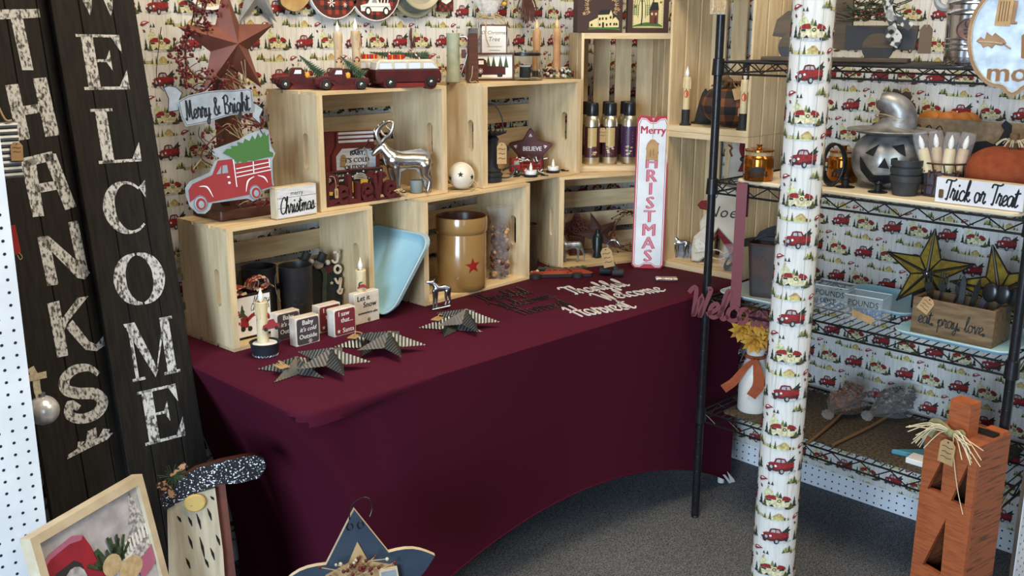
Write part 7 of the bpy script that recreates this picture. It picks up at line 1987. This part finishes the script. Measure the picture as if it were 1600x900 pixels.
build(MB().tube([(.044*math.cos(i*PI/10), .044*math.sin(i*PI/10), .186+.006*math.sin(i*PI/5)) for i in range(20)], .0014, 'twine', 5, closed=True), 'wire_band', t)
t = thing('leaf_garland', 'rusty brown oak leaf cutout standing behind the metal pumpkin', 'decoration', (*col_at(1366, 1.66), zt), SH+.4)
mb = MB()
for i, (x, z, s_, r_) in enumerate(((.02, .20, .05, .3), (.0, .13, .045, -.3), (-.02, .07, .042, .2), (.06, .225, .05, .9))):
    o = [(math.cos(a)*s_*(.55+.35*abs(math.cos(2.5*a)))*.7, math.sin(a)*s_*(.55+.35*abs(math.cos(2.5*a)))) for a in [j*2*PI/20 for j in range(20)]]
    mb.prism([[(x+q[0]*math.cos(r_)-q[1]*math.sin(r_), z+q[0]*math.sin(r_)+q[1]*math.cos(r_)) for q in o]], .002*i, .002*i+.002, 'brown_wood')
mb.tube([(-.03, .003, 0), (-.02, .003, .07), (.0, .004, .13), (.03, .005, .21)], .003, 'brown_wood', 6, 4); build(mb, 'leaves', t)
def make_cup(label, u, v):
    p = at(u, v, zt); t = thing('candle_cup', label, 'candle holder', (p.x+.012, p.y, zt), 0, 'small black taper candle cups')
    build(MB().lathe([(.026, 0), (.026, .002), (.010, .004), (.0115, .022), (.0165, .0255), (.0165, .028), (.012, .028), (.009, .012), (0, .010)], 'black_metal', 24), 'cup', t)
make_cup('small black taper cup at the left, below the amber jar', 1317, 293); make_cup('small black taper cup next to the stacked black pots', 1368, 301)
p = at(1407, 307, zt)
mat('pot_black', (.022, .024, .024), .55, c2=(.032, .034, .034), nscale=25)
for i, lab in enumerate(('dark flower pot at the bottom of the stack of three', 'dark flower pot in the middle of the stack of three', 'dark flower pot on top of the stack of three')):
    solo(MB().lathe([(.030, 0), (.031, .003), (.0375, .036), (.0405, .037), (.0415, .052), (.039, .053), (.036, .045), (.029, .006), (0, .005)], 'pot_black', 32), 'flower_pot', lab, 'pot', (p.x+.034, p.y+.006, zt+.0205*i+.0003), group='stacked dark flower pots')
# basket with wrapped flicker candles
t = thing('wire_basket', 'small dark vine basket holding cellophane wrapped candles', 'basket', (*col_at(1474, 1.46), zt), face(1470))
mb = MB()
for z, r_ in ((.088, .056), (.004, .046), (.03, .050)): mb.tube([(r_*math.cos(i*PI/14), r_*.8*math.sin(i*PI/14), z) for i in range(28)], .0024, 'rust_dark', 6, closed=True)
plain('rust_dark', (.03, .016, .012), .6)
random.seed(51)
for i in range(12):
    a = i*PI/6; mb.tube([(.046*math.cos(a), .037*math.sin(a), .004), (.05*math.cos(a+.15), .041*math.sin(a+.15), .045), (.056*math.cos(a), .045*math.sin(a), .088)], .0018, 'rust_dark', 5, 3)
build(mb, 'wire_frame', t)
mb = MB()
for i in range(14): a = -PI/2+random.gauss(0, .8); r_ = .054; mb.tube([(r_*math.cos(a), r_*.8*math.sin(a), .02+random.uniform(0, .05)), ((r_+.008)*math.cos(a+.12), (r_+.008)*.8*math.sin(a+.12), .03+random.uniform(0, .05))], [.004, .001], 'brown_wood', 5)
build(mb, 'leaves', t)
build(MB().lathe([(.042, .004), (.048, .06), (.046, .062), (0, .062)], 'violet_grey', 24, sq=(1, .78)), 'lining', t); plain('violet_grey', (.075, .065, .085), .7)
for i, (x, y_, tl_, lab) in enumerate(((-.036, -.018, -.30, 'cream flicker candle wrapped in cellophane, leftmost in the vine basket'), (-.012, .010, -.15, 'tan flicker candle wrapped in cellophane, second in the vine basket'), (.010, -.022, .04, 'cream flicker candle wrapped in cellophane, third in the vine basket'), (.036, -.006, .16, 'tan flicker candle wrapped in cellophane, rightmost in the vine basket'))):
    c = thing('flicker_candle', lab, 'candle', t.matrix_basis@Vector((x, y_, .064)), face(1470), 'wrapped flicker candles in the basket', ry=tl_)
    mb = MB().lathe([(.0135, 0), (.0145, .01), (.014, .055), (.0125, .062), (.008, .063)], 'wax_pale' if i % 2 == 0 else 'wax_tan', 16); build(mb, 'candle', c)
    build(MB().lathe([(.004, .062), (.0075, .072), (.006, .086), (.001, .098)], 'flame', 10), 'flame', c)
    build(MB().lathe([(.0165, .02), (.019, .06), (.020, .085), (.018, .105)], 'cello', 14, ribs=5, ribamp=.15), 'cellophane', c)
mat('wax_tan', (.55, .38, .22), .5, c2=(.45, .29, .15), nscale=25)
# burlap cat sign
mat('burlap', (.22, .15, .085), .9, c2=(.15, .10, .055), nscale=60)
t = thing('cat_sign', 'brown burlap board with an arched black cat and orange edge, behind the goods', 'sign', (1.640, -1.640, zt), SH, rx=-.04)
build(MB().bbox(-.205, 0, 0, .225, .02, .185, 'burlap', .003), 'board', t)
mb = MB()
cat = [(-.01, .058), (-.02, .09), (-.01, .104), (-.016, .124), (-.004, .114), (.008, .118), (.014, .13), (.02, .112), (.035, .112), (.06, .130), (.085, .134), (.105, .126), (.118, .14), (.128, .165), (.118, .178), (.128, .192), (.146, .18), (.148, .155), (.138, .128), (.128, .1), (.124, .05), (.108, .05), (.106, .085), (.098, .06), (.082, .058), (.086, .09), (.068, .098), (.056, .09), (.052, .05), (.036, .05), (.036, .08), (.028, .055), (.014, .055), (.012, .08)]
mb.prism([cat], -.002, 0, 'hollow'); build(mb, 'black_cat', t)
mb = MB()
for i in range(5): mb.stroke([(-.18+.03*i, .15), (-.165+.03*i, .165), (-.155+.03*i, .15), (-.15+.03*i, .14)], .003, -.0015, -.0015, 'hollow', 4)
build(mb, 'scroll_lettering', t)
t = thing('wood_pumpkin', 'bright orange ribbed pumpkin top showing behind the burlap board', 'pumpkin', (*col_at(1475, 1.735), zt), 0)
plain('bright_orange', (.52, .16, .025), .5)
mb = MB()
for i in range(8): mb.ball((.018*math.cos(i*PI/4), .06*math.sin(i*PI/4), .101), .1, 'bright_orange', 16, 12, (.25, .5, 1.0))
build(mb, 'pumpkin', t)
# orange knit pumpkin
m = mat('knit_orange', (.30, .060, .016), .9, c2=(.23, .043, .011), nscale=50)
nt = m.node_tree; b = nt.nodes['Principled BSDF']; tc = nd(nt, 'ShaderNodeTexCoord'); wv = nd(nt, 'ShaderNodeTexWave'); wv.inputs['Scale'].default_value = 130; wv.bands_direction = 'Z'
bp = nd(nt, 'ShaderNodeBump'); bp.inputs['Strength'].default_value = .35; bp.inputs['Distance'].default_value = .002; nt.links.new(tc.outputs['Object'], wv.inputs['Vector']); nt.links.new(wv.outputs[1], bp.inputs['Height']); nt.links.new(bp.outputs[0], b.inputs['Normal'])
t = thing('fabric_pumpkin', 'orange knitted pumpkin with raffia stem behind the Trick or Treat sign', 'pumpkin', (*col_at(1580, 1.53), zt), 0)
t.scale = (1.1, 1.1, 1.12)
n, mm = 80, 22; vs = []; fs = []
for j in range(mm+1):
    ph = PI*j/mm
    for i in range(n):
        a = 2*PI*i/n; r = .105*math.sin(ph)**.9*(1-.03*abs(math.cos(3*a)))
        vs.append((r*math.cos(a), r*math.sin(a), .062*(1-math.cos(ph))-(.012*math.exp(-(r/.03)**2) if ph > 1.6 else 0)+.0005))
for j in range(mm):
    for i in range(n): fs.append((j*n+i, j*n+(i+1) % n, (j+1)*n+(i+1) % n, (j+1)*n+i))
build(MB().add(vs, fs, 'knit_orange', True), 'pumpkin', t)
build(MB().lathe([(.012, .11), (.010, .125), (.011, .15), (.008, .152), (0, .152)], 'bark', 12), 'stem', t)
mb = MB(); random.seed(3)
for i in range(22): a = random.uniform(0, 2*PI); mb.tube([(0, 0, .122), (math.cos(a)*.02, math.sin(a)*.02, .138), (math.cos(a)*.04, math.sin(a)*.04, .124)], .0014, 'lace', 4, 3)
build(mb, 'raffia', t)
# Trick or Treat
p0, p1 = at(1456, 311, zt), at(1586, 328, zt)
t = thing('block_sign', 'white block sign reading Trick or Treat in black script on the second shelf', 'sign', (1.352, -1.830, zt), SH-.01)
W_ = .108
mat('white_board', (.70, .69, .70), .6, c2=(.62, .61, .62), nscale=20)
build(MB().bbox(-W_, 0, 0, W_, .032, .064, 'cream_wood', .001), 'block', t)
mb = MB().flat(rect(-W_+.001, .001, W_-.001, .063), -.0005, 'white_board'); script(mb, 'Trick or Treat', .004, .031, .052, -.001, -.001, 'ink', .085, .0, .18, fit=.180); build(mb, 'face', t)
build(MB().prism([rrect(-.098, .012, -.086, .034, .003)], -.003, -.002, 'bark'), 'small_tag', t)

# ---------------------------------------------------------------- third tier
mat('tray_grey', (.46, .55, .55), .30, c2=(.36, .45, .46), nscale=5, metal=.2)
def shelf_tray(label, x0, y0, x1, y1, m):
    t = thing('tray', label, 'tray', ((x0+x1)/2, (y0+y1)/2, T3+.0008), 0, 'pale trays lying on the third shelf')
    W_, L_ = (x1-x0)/2, (y1-y0)/2
    lev = [(0., .014), (.002, .0155), (.009, .006), (.022, .0024), (.023, .0023)]; vs = []; n = 0
    for i, z in lev:
        r = rrect(-W_+i, -L_+i, W_-i, L_-i, .04-i*.5, 6); n = len(r); vs += [(a, b, z) for a, b in r]
    fs = [(r*n+j, r*n+(j+1) % n, (r+1)*n+(j+1) % n, (r+1)*n+j) for r in range(4) for j in range(n)]+[tuple(4*n+j for j in range(n))]
    mb = MB().add(vs, fs, m, True); mb.add([(a, b, z-.002) for a, b, z in vs], [tuple(reversed(f)) for f in fs], m, True); build(mb, 'sheet', t)
    build(MB().tube([(q[0], q[1], .0145) for q in rrect(-W_+.001, -L_+.001, W_-.001, L_-.001, .039, 6)], .002, 'tray_rim', 6, closed=True), 'rolled_rim', t)
shelf_tray('pale grey blue tray on the third shelf under the rusty bucket', 1.345, -1.330, 1.66, -1.085, 'tray_grey')
shelf_tray('pale blue tray on the third shelf behind the clear glass boxes', 1.51, -1.62, 1.77, -1.350, 'tray_blue')
shelf_tray('pale blue tray on the third shelf under the wooden cutlery box', 1.342, -1.955, 1.60, -1.645, 'tray_blue')
mat('rusty_tin', (.055, .048, .048), .55, metal=.4, c2=(.12, .055, .035), nscale=16, contrast=(.45, .75), detail=7)
p = at(1192, 465, T3+.004)
t = thing('rusty_bucket', 'square rusty brown tin bucket with faded embossing beside the wrapped pole', 'bucket', (1.475, -1.205, T3+.004), SH+.30)
mb = MB().prism([rrect(-.066, -.05, .066, .05, .012)], 0, .001, 'rusty_tin'); mb = MB()
o0 = rrect(-.060, -.05, .060, .05, .014, 4); o1 = rrect(-.072, -.06, .072, .06, .016, 4); n = len(o0)
vs = [(a, b, 0) for a, b in o0]+[(a, b, .165) for a, b in o1]+[(a*.97, b*.97, .165) for a, b in o1]+[(a*.97, b*.97, .01) for a, b in o0]
mb.add(vs, [(r*n+j, r*n+(j+1) % n, (r+1)*n+(j+1) % n, (r+1)*n+j) for r in range(3) for j in range(n)]+[tuple(reversed(range(n)))], 'rusty_tin', True); build(mb, 'bucket', t)
build(MB().tube([(a*1.01, b*1.01, .164) for a, b in o1], .0026, 'rust_metal', 6, closed=True), 'rim', t)
mb = MB()
for i, (z, x0, x1) in enumerate(((.115, -.03, -.012), (.112, .0, .018), (.112, .022, .036), (.05, -.02, .02))):
    mb.stroke([(x0, z), ((x0+x1)/2, z+.016), (x1, z)], .003, -.060-.0005, -.060, 'rust_metal', 3)
for v in range(len(mb.v)): mb.v[v].y -= (.165-mb.v[v].z)*-.06-.0005
build(mb, 'embossing', t)
t2 = thing('cord_coil', 'black appliance cord coiled over the top of the rusty bucket', 'cord', (1.475, -1.205, T3+.171), SH+.2)
mb = MB()
for i in range(6): mb.tube([(-.055, -.03+.008*i, .004+.003*i), (-.02, -.02+.008*i, .018+.004*i), (.03, -.015+.008*i, .022+.005*i), (.075, -.01+.006*i, .016+.006*i)], .003, 'black_matte', 7, 5)
mb.bbox(-.05, -.02, 0, .06, .045, .016, 'black_matte', .002); build(mb, 'cord', t2)
# clear glass boxes
def make_box(label, loc, rz, wd2, gems):
    t = thing('glass_box', label, 'glass box', loc, rz, 'clear lettered glass boxes')
    w_, d_, h_ = .053, .036, .074
    g = MB()
    for a in (rect(-w_, -d_, w_, d_),):
        o0 = [(x, y_) for x, y_ in a]; o1 = [(x*.93, y_*.91) for x, y_ in a]; n = 4
        vs = [(x, y_, 0) for x, y_ in o0]+[(x*1.03, y_*1.03, h_) for x, y_ in o0]+[(x*1.03, y_*1.03, h_) for x, y_ in o1]+[(x, y_, .004) for x, y_ in o1]
        g.add(vs, [(3, 2, 1, 0)]+[(r*n+j, r*n+(j+1) % n, (r+1)*n+(j+1) % n, (r+1)*n+j) for r in range(3) for j in range(n)]+[(12, 13, 14, 15)], 'thin_glass')
        g.tube([(x*1.015, y_*1.015, h_) for x, y_ in o0], .0012, 'glass_edge', 5, closed=True)
    build(g, 'glass', t)
    mb = MB(); mb.text('POUNDS', 0, .053, .024, -d_*1.03-.001, 'ink', sx=.9); mb.text(wd2, -.004, .030, .022, -d_*1.02-.001, 'ink', sx=.9); build(mb, 'lettering', t)
    random.seed(60); mb = MB()
    for i in range(34): mb.ball((random.uniform(-.038, .038), random.uniform(-.025, .025), .009+random.uniform(0, .014 if gems else .008)), .005, 'gem_blue' if (gems or i % 3 == 0) else 'gem_clear', 8, 6, (1.1, 1.1, .8))
    b = build(mb, 'glass_gems', t); b['kind'] = 'stuff'
    return t
mat('thin_glass', (.80, .88, .92), .05, alpha=.07, spec=.9, vary=.0001); plain('glass_edge', (.62, .68, .72), .15)
mat('gem_blue', (.02, .13, .36), .08, spec=.8, vary=.0001); mat('gem_clear', (.45, .52, .55), .06, spec=.8, vary=.0001)
gb = make_box('clear glass box lettered POUNDS with clear gems, the left one', (*col_at(1321, 1.47), T3+.001), SH+.10, 'LOST', False)
make_box('clear glass box lettered POUNDS with blue gems and kraft tag, the right one', (*col_at(1376, 1.43), T3+.001), SH+.10, '', True)
tg = [o for o in bpy.data.objects if o.get('label', '').startswith('clear glass box lettered POUNDS with blue')][0]
q = MB().prism([[(-.030, .034), (-.028, .014), (.028, -.002), (.036, .018)]], -.0375, -.0365, 'kraft'); build(q, 'price_tag', tg, 'kraft paper price tag')
for i, (x, y_) in enumerate(((1.655, -1.585), (1.60, -1.655), (1.565, -1.71))):
    t = thing('ink_bottle', ('small square black bottle, left of three behind the glass boxes', 'small square black bottle, middle of three behind the glass boxes', 'small square black bottle, right of three behind the glass boxes')[i], 'bottle', (x, y_, T3+.0225 if False else T3+.001), SH, 'small black bottles on the third shelf')
    build(MB().bbox(-.018, -.018, 0, .018, .018, .055, 'cap_black', .003), 'body', t); build(MB().lathe([(.013, .0545), (.0135, .056), (.0135, .078), (0, .079)], 'black_matte', 18), 'cap', t)
# gold glass stars
mat('amber_pane', (.30, .20, .022), .5, c2=(.17, .10, .012), nscale=60, contrast=(.35, .65), spec=.7); plain('bronze', (.035, .026, .020), .4, .5)
def make_gstar(label, loc, rz, ry):
    t = thing('glass_star', label, 'star', loc, rz, 'golden glass star lanterns with dark frames', ry=ry)
    R, Ri, h = .122, .047, .03; o = star2(R, Ri)
    for i in range(10):
        a, b = o[i], o[(i+1) % 10]
        mb = MB().add([(a[0]*.95, 0, a[1]*.95), (b[0]*.95, 0, b[1]*.95), (0, -h*.93, 0)], [(0, 1, 2)], 'amber_pane'); build(mb, 'pane', t)
    mb = MB()
    for i in range(10):
        a, b = o[i], o[(i+1) % 10]; mb.tube([(a[0], 0, a[1]), (b[0], 0, b[1])], .0024, 'bronze', 5); mb.tube([(a[0], 0, a[1]), (0, -h, 0)], [.0028, .0045] if i % 2 == 0 else [.0018, .0028], 'bronze', 6)
    mb.ball((0, -h-.002, 0), .0075, 'pewter', 12, 8)
    build(mb, 'frame', t); return t
gs = make_gstar('golden glass star with dark frame standing behind the cutlery box', (*col_at(1468, 1.575), T3+.135), SH+.3, .05)
dup(gs, 'golden glass star half hidden behind the right shelf post', (*col_at(1586, 1.545), T3+.125), SH+.3, 0, -.25)
# cutlery box
mat('acacia', (.20, .125, .062), .55, c2=(.10, .058, .028), nscale=7, stretch=(2.5, 9, 14), contrast=(.35, .7), detail=7)
t = thing('cutlery_box', 'brown wooden box reading eat. pray. love. filled with black cutlery', 'box', (1.398, -1.782, T3+.0035), SH-.02)
W_, D_, H_ = .108, .055, .098
mb = MB().bbox(-W_, 0, 0, W_, .008, H_, 'acacia', .001); build(mb, 'front_board', t)
mb = MB().bbox(-W_, D_*2-.008, 0, W_, D_*2, H_, 'acacia', .001); build(mb, 'back_board', t)
for x in (-W_, W_-.010): build(MB().box(x, .008, 0, x+.010, D_*2-.008, H_, 'acacia'), 'end_board', t)
build(MB().box(-W_+.01, .008, 0, W_-.01, D_*2-.008, .01, 'acacia'), 'bottom_board', t)
mb = MB(); script(mb, 'eat. pray. love.', .0, .046, .040, -.0006, -.0006, 'ink', .07, 0, .1, fit=.178); build(mb, 'lettering', t)
price_tag(t, -.070, .082, .034, .044, -.004, .5, lines=3)
rz_ = SH-.02; BM = tr(1.398, -1.782, T3+.0035)@rot(z=rz_)
def cutlery(kind, lab, x, y_, a, i):
    t = thing(kind, lab, 'cutlery', BM@Vector((x, y_, .0105)), rz_, 'black cutlery in the wooden box', rx=-.08, ry=a)
    mb = MB()
    if kind == 'knife': mb.prism([[(-.005, 0), (.005, 0), (.006, .06), (.008, .10), (.006, .135), (-.003, .158), (-.008, .13), (-.006, .06)]], -.0012, .0012, 'slate_wood' if i % 2 else 'cap_black')
    elif kind == 'spoon': mb.prism([rect(-.003, 0, .003, .10)], -.001, .001, 'cap_black'); mb.ball((0, 0, .122), .026, 'cap_black', 18, 12, (.78, .25, 1))
    else:
        mb.prism([rect(-.003, 0, .003, .10)], -.001, .001, 'cap_black'); mb.prism([[(-.011, .105), (-.003, .096), (.003, .096), (.011, .105), (.011, .118), (-.011, .118)]], -.001, .001, 'cap_black')
        for q in range(4): mb.prism([rect(-.011+.0065*q, .117, -.0085+.0065*q, .150)], -.001, .001, 'cap_black')
    build(mb, 'blade' if kind == 'knife' else 'body', t)
for i, (kd, lab, x, y_, a) in enumerate((('fork', 'black fork in the box, upright at the left end', -.085, .05, -.10), ('fork', 'black fork in the box, behind the kraft tag', -.068, .06, .05), ('fork', 'black fork in the box, leaning right of the tag', -.045, .07, .22), ('knife', 'black knife in the box, leftmost of the knives', -.006, .05, .02), ('knife', 'grey black knife in the box, middle of the knives', .010, .045, .20), ('knife', 'grey black knife in the box, rightmost of the knives', .022, .055, .30), ('spoon', 'black spoon in the box, left of three', .062, .045, .05), ('spoon', 'black spoon in the box, middle of three', .078, .050, .16), ('spoon', 'black spoon in the box, nearest the right shelf post', .088, .065, .30))):
    cutlery(kd, lab, x, y_, a, i)
# wire baskets and boards past the right post
t = thing('metal_tin', 'grey metal tin on the third shelf by the right end, past the post', 'tin', (1.66, -1.905, T3+.001), 0)
build(MB().lathe([(.035, 0), (.036, .004), (.036, .10), (.033, .102), (0, .102)], 'galvanised', 24), 'tin', t)

# ---------------------------------------------------------------- red hanger with the word Welcome, over the second tier rail
p = on(1158, 395, 0, 1.312)
t = thing('word_hanger', 'dark red metal hanger strap ending in the cut out word Welcome', 'hanger', (1.314, -1.178, 0), SH+.42)
plain('hanger_red', (.135, .015, .02), .5); zt2 = TIERS[2]
zb = .735
mb = MB().box(-.0155, -.0012, zb, .0155, .0, zt2+.004, 'hanger_red'); mb.box(-.0155, -.0012, zt2+.004, .0155, .045, zt2+.0052, 'hanger_red'); mb.box(-.0155, .0438, zt2-.10, .0155, .045, zt2+.005, 'hanger_red'); build(mb, 'strap', t)
mb = MB(); script(mb, 'Welcome', .0, zb-.010, .088, -.0035, -.0012, 'hanger_red', .15, -.08, .05, fit=.27); build(mb, 'word', t)

# ---------------------------------------------------------------- fourth tier
mat('jute_mat', (.10, .072, .042), .95, c2=(.035, .026, .017), nscale=120, bump=1., bscale=170, contrast=(.4, .6))
mb = MB(); mb.M = rot(x=-PI/2); mb.prism([rrect(-.185, -.385, .185, .385, .01)], -.006, 0, 'jute_mat')
solo(mb, 'woven_mat', 'dark brown woven jute mat covering the lowest shelf', 'mat', (1.54, -1.515, T4+.0003))
zm = T4+.0068
p = at(1180, 640, zm)
t = thing('bottle_vase', 'white milk bottle vase with an orange ribbon on the lowest shelf', 'vase', (1.435, -1.185, zm), face(1178))
mat('bottle_white', (.68, .66, .60), .35, c2=(.60, .58, .52), nscale=12)
build(MB().lathe([(.043, 0), (.046, .006), (.046, .105), (.040, .135), (.030, .165), (.027, .185), (.030, .195), (.031, .205), (.027, .206), (.025, .19)], 'bottle_white', 32), 'bottle', t)
mb = MB()
for q in ((-.014, .05), (0., .052), (.014, .05)): mb.stroke([(q[0]-.004, q[1]), (q[0], q[1]+.010), (q[0]+.004, q[1])], .0015, -.0468, -.0462, 'bottle_white', 3)
build(mb, 'embossing', t)
mat('ribbon_orange', (.34, .075, .022), .8, c2=(.25, .05, .015), nscale=20)
mb = MB(); mb.tube([(.029*math.cos(i*PI/10), .029*math.sin(i*PI/10), .178) for i in range(20)], .006, 'ribbon_orange', 8, closed=True)
mb.stroke([(-.006, .176), (-.03, .15), (-.06, .105), (-.082, .085)], [.012, .02, .026, .028], -.052, -.049, 'ribbon_orange', 6); mb.stroke([(.0, .176), (.010, .14), (.014, .10), (.0, .072)], [.014, .03, .036, .030], -.0555, -.0525, 'ribbon_orange', 6)
build(mb, 'ribbon', t)
build(MB().tube([(-.028, -.01, .19), (-.05, -.02, .20), (-.052, -.02, .185), (-.03, -.024, .205), (-.045, -.03, .165), (-.028, -.02, .17)], .0015, 'galvanised', 5), 'wire_clasp', t)
t2 = thing('flower_bunch', 'bunch of golden yellow fabric flowers standing in the milk bottle vase', 'flowers', (1.435, -1.185, zm+.2068), face(1178))
t2.scale = (1.25, 1.25, 1.15)
plain('petal_gold', (.58, .30, .035), .7); plain('petal_dark', (.42, .19, .02), .7)
random.seed(70)
for (x, y_, z) in ((-.035, -.02, .050), (.005, -.03, .075), (.03, -.02, .035), (-.005, -.035, .025), (.04, .0, .07), (-.02, .01, .085)):
    mb = MB()
    for L_ in range(3):
        for i in range(10):
            a = i*PI/5+L_*.3; el_ = .25+.4*L_; d = Vector((math.cos(a)*math.cos(el_), -math.sin(el_)*.9, math.sin(a)*math.cos(el_))); l = .036-.006*L_
            q = Vector((x, y_, z)); s_ = d.cross(Vector((0, 1, 0))).normalized()*.007
            mb.add([q, q+d*l*.6+s_, q+d*l, q+d*l*.6-s_], [(0, 1, 2, 3)], 'petal_gold' if (i+L_) % 3 else 'petal_dark')
    mb.ball((x, y_-.008, z), .006, 'petal_dark', 8, 6); f_ = build(mb, 'flower', t2)
mb = MB()
for (x, y_, z) in ((-.035, -.02, .050), (.005, -.03, .075), (.03, -.02, .035), (.04, .0, .07)): mb.tube([(x*.2, 0, -.10), (x*.4, y_*.3, 0), (x, y_+.004, z)], .0018, 'felt_green', 5, 4)
build(mb, 'stems', t2)
# wrapped cones on sticks
mat('copper_foil', (.55, .22, .09), .25, metal=.9, c2=(.25, .09, .04), nscale=40); mat('dark_silver', (.30, .29, .27), .25, metal=.9, c2=(.05, .045, .04), nscale=40)
def cone_pick(label, head, tail, m, seed):
    h_, tl_ = at(*head, zm+.006), at(*tail, zm+.006); d = (h_-tl_); L = d.length; q = d.to_track_quat('X', 'Z')
    t = thing('cone_pick', label, 'cone pick', tl_, 0, 'glittery cones on sticks in cellophane'); t.rotation_euler = q.to_euler()
    build(MB().tube([(0, 0, 0), (L*.5, 0, .002), (L-.06, 0, .012)], .0045, 'stick', 8, 3), 'stick', t)
    mb = MB(); random.seed(seed)
    for i in range(130):
        a = random.uniform(0, 2*PI); u = random.uniform(-.075, .055); r = .056*math.sqrt(max(0, 1-(u/.078)**2))*random.uniform(.4, 1); c = Vector((L-.05+u+.02, math.cos(a)*r*.9, .045+math.sin(a)*r*.85))
        mb.ball(c, random.uniform(.006, .010), m, 6, 4, (1, 1, .6))
    b = build(mb, 'cone_scales', t); b['kind'] = 'stuff'
    mb = MB(); mb.M = tr(L-.20, 0, .044)@rot(y=PI/2); mb.lathe([(.020, -.01), (.010, .02), (.026, .06), (.050, .11), (.062, .16), (.060, .21), (.050, .26), (.034, .29), (.042, .32)], 'cello_bag', 26, ribs=9, ribamp=.18, sq=(.82, 1)); build(mb, 'cellophane', t)
plain('stick', (.17, .085, .032), .8)
cone_pick('copper glitter cone pick in cellophane on the woven mat, the left one', (1330, 638), (1262, 693), 'copper_foil', 5)
cone_pick('dark silver glitter cone pick in cellophane on the woven mat, the right one', (1408, 645), (1302, 695), 'dark_silver', 6)
mat('teal_wood', (.07, .26, .32), .6, c2=(.05, .20, .25), nscale=20)
mb = MB(); mb.prism([star2(.13, .05, 5, PI/2+.5)], -.014, 0, 'teal_wood', bev=.002)
solo(mb, 'wooden_star', 'flat teal painted wooden star lying on the woven mat', 'star', (1.480, -1.765, zm), 0, rx=-PI/2)
mb = MB().bbox(-.05, 0, 0, .03, .05, .016, 'white_paint', .002)
solo(mb, 'wood_block', 'small white painted wood piece lying at the mat edge below the teal star', 'block', (1.385, -1.755, zm), SH)

# ---------------------------------------------------------------- orange wooden post pumpkin standing on the floor
mat('orange_wood', (.36, .095, .028), .6, c2=(.20, .048, .016), nscale=5, stretch=(5, 5, 34), contrast=(.42, .78), detail=9); mat('orange_in', (.12, .045, .018), .7)
mat('orange_worn', (.29, .085, .03), .65, c2=(.045, .022, .014), nscale=4, stretch=(3, 3, 40), contrast=(.50, .72), detail=10)
PXo = (1.172, -1.902)
t = thing('post_pumpkin', 'tall orange wooden post pumpkin with triangle face cutouts and raffia bow', 'pumpkin', (PXo[0], PXo[1], 0.0005), SH-.165)
W_, H_, D_ = .070, .572, .142
EY1 = [(-.050, .418), (-.013, .420), (-.015, .520)]; EY2 = [(.015, .410), (.052, .408), (.048, .52)]; MO = [(-.040, .210), (.012, .204), (.008, .358)]
build(MB().prism([rect(-W_, 0, W_, H_), EY1, EY2, MO], 0, .014, 'orange_wood'), 'front_board', t, recalc=True)
for s_ in (-1, 1): build(MB().box(min(s_*W_, s_*(W_-.014)), .0141, 0, max(s_*W_, s_*(W_-.014)), D_, H_, 'orange_worn'), 'side_board', t)
build(MB().box(-W_+.0141, D_-.014, 0, W_-.0141, D_, H_, 'orange_in'), 'back_board', t)
build(MB().box(-W_+.0141, .0141, H_-.016, W_-.0141, D_-.0141, H_-.0004, 'orange_worn'), 'top_board', t)
build(MB().box(-.027, .02, H_-.0004, .027, .065, H_+.088, 'orange_wood'), 'stem', t)
mb = MB(); mb.box(-.03, .080, H_, .060, .106, H_+.006, 'sign_black'); mb.box(.02, .11, H_, .066, .138, H_+.008, 'orange_wood'); build(mb, 'top_strip', t)
mb = MB(); random.seed(80)
for i in range(26):
    s_ = -1 if i % 2 else 1; l = random.uniform(.05, .105); dz = random.uniform(-.06, .0)
    mb.tube([(0, -.004, H_+.014), (s_*l*.45, -.014-random.uniform(0, .01), H_+.018+random.uniform(-.01, .012)), (s_*l, -.018-random.uniform(0, .02), H_+.014+dz)], .0013, 'raffia_pale', 4, 4)
plain('raffia_pale', (.62, .52, .33), .8)
mb.tube([(.008, -.01, H_+.01), (.022, -.018, H_-.05), (.04, -.018, H_-.12), (.06, -.018, H_-.175)], .0011, 'raffia_pale', 4, 5); build(mb, 'raffia', t)
mat('burlap_green', (.26, .25, .12), .9, c2=(.18, .17, .08), nscale=60)
mb = MB().stroke([(-.055, H_-.004), (-.045, H_+.022), (-.02, H_+.020), (.0, H_+.012), (.025, H_+.02), (.03, H_+.006)], [.02, .03, .02, .014, .018, .008], -.010, -.002, 'burlap_green', 6); mb.ball((.0, -.008, H_+.013), .010, 'burlap_green', 10, 7); build(mb, 'burlap_bow', t)
tg = price_tag(t, .004, H_-.030, .040, .062, -.024, .06, lines=3)
# small wood piece on the floor behind the pole
mb = MB().bbox(-.05, 0, 0, .03, .03, .018, 'cream_wood', .002); mb.box(-.055, .03, 0, .035, .036, .03, 'black_matte')
solo(mb, 'wood_piece', 'small pale wood piece with a black edge on the carpet behind the pole', 'wood piece', (1.205, -1.475, .0005), -.4)
assert not [n for n, m in MATS.items() if m.get('pending')], [n for n, m in MATS.items() if m.get('pending')]
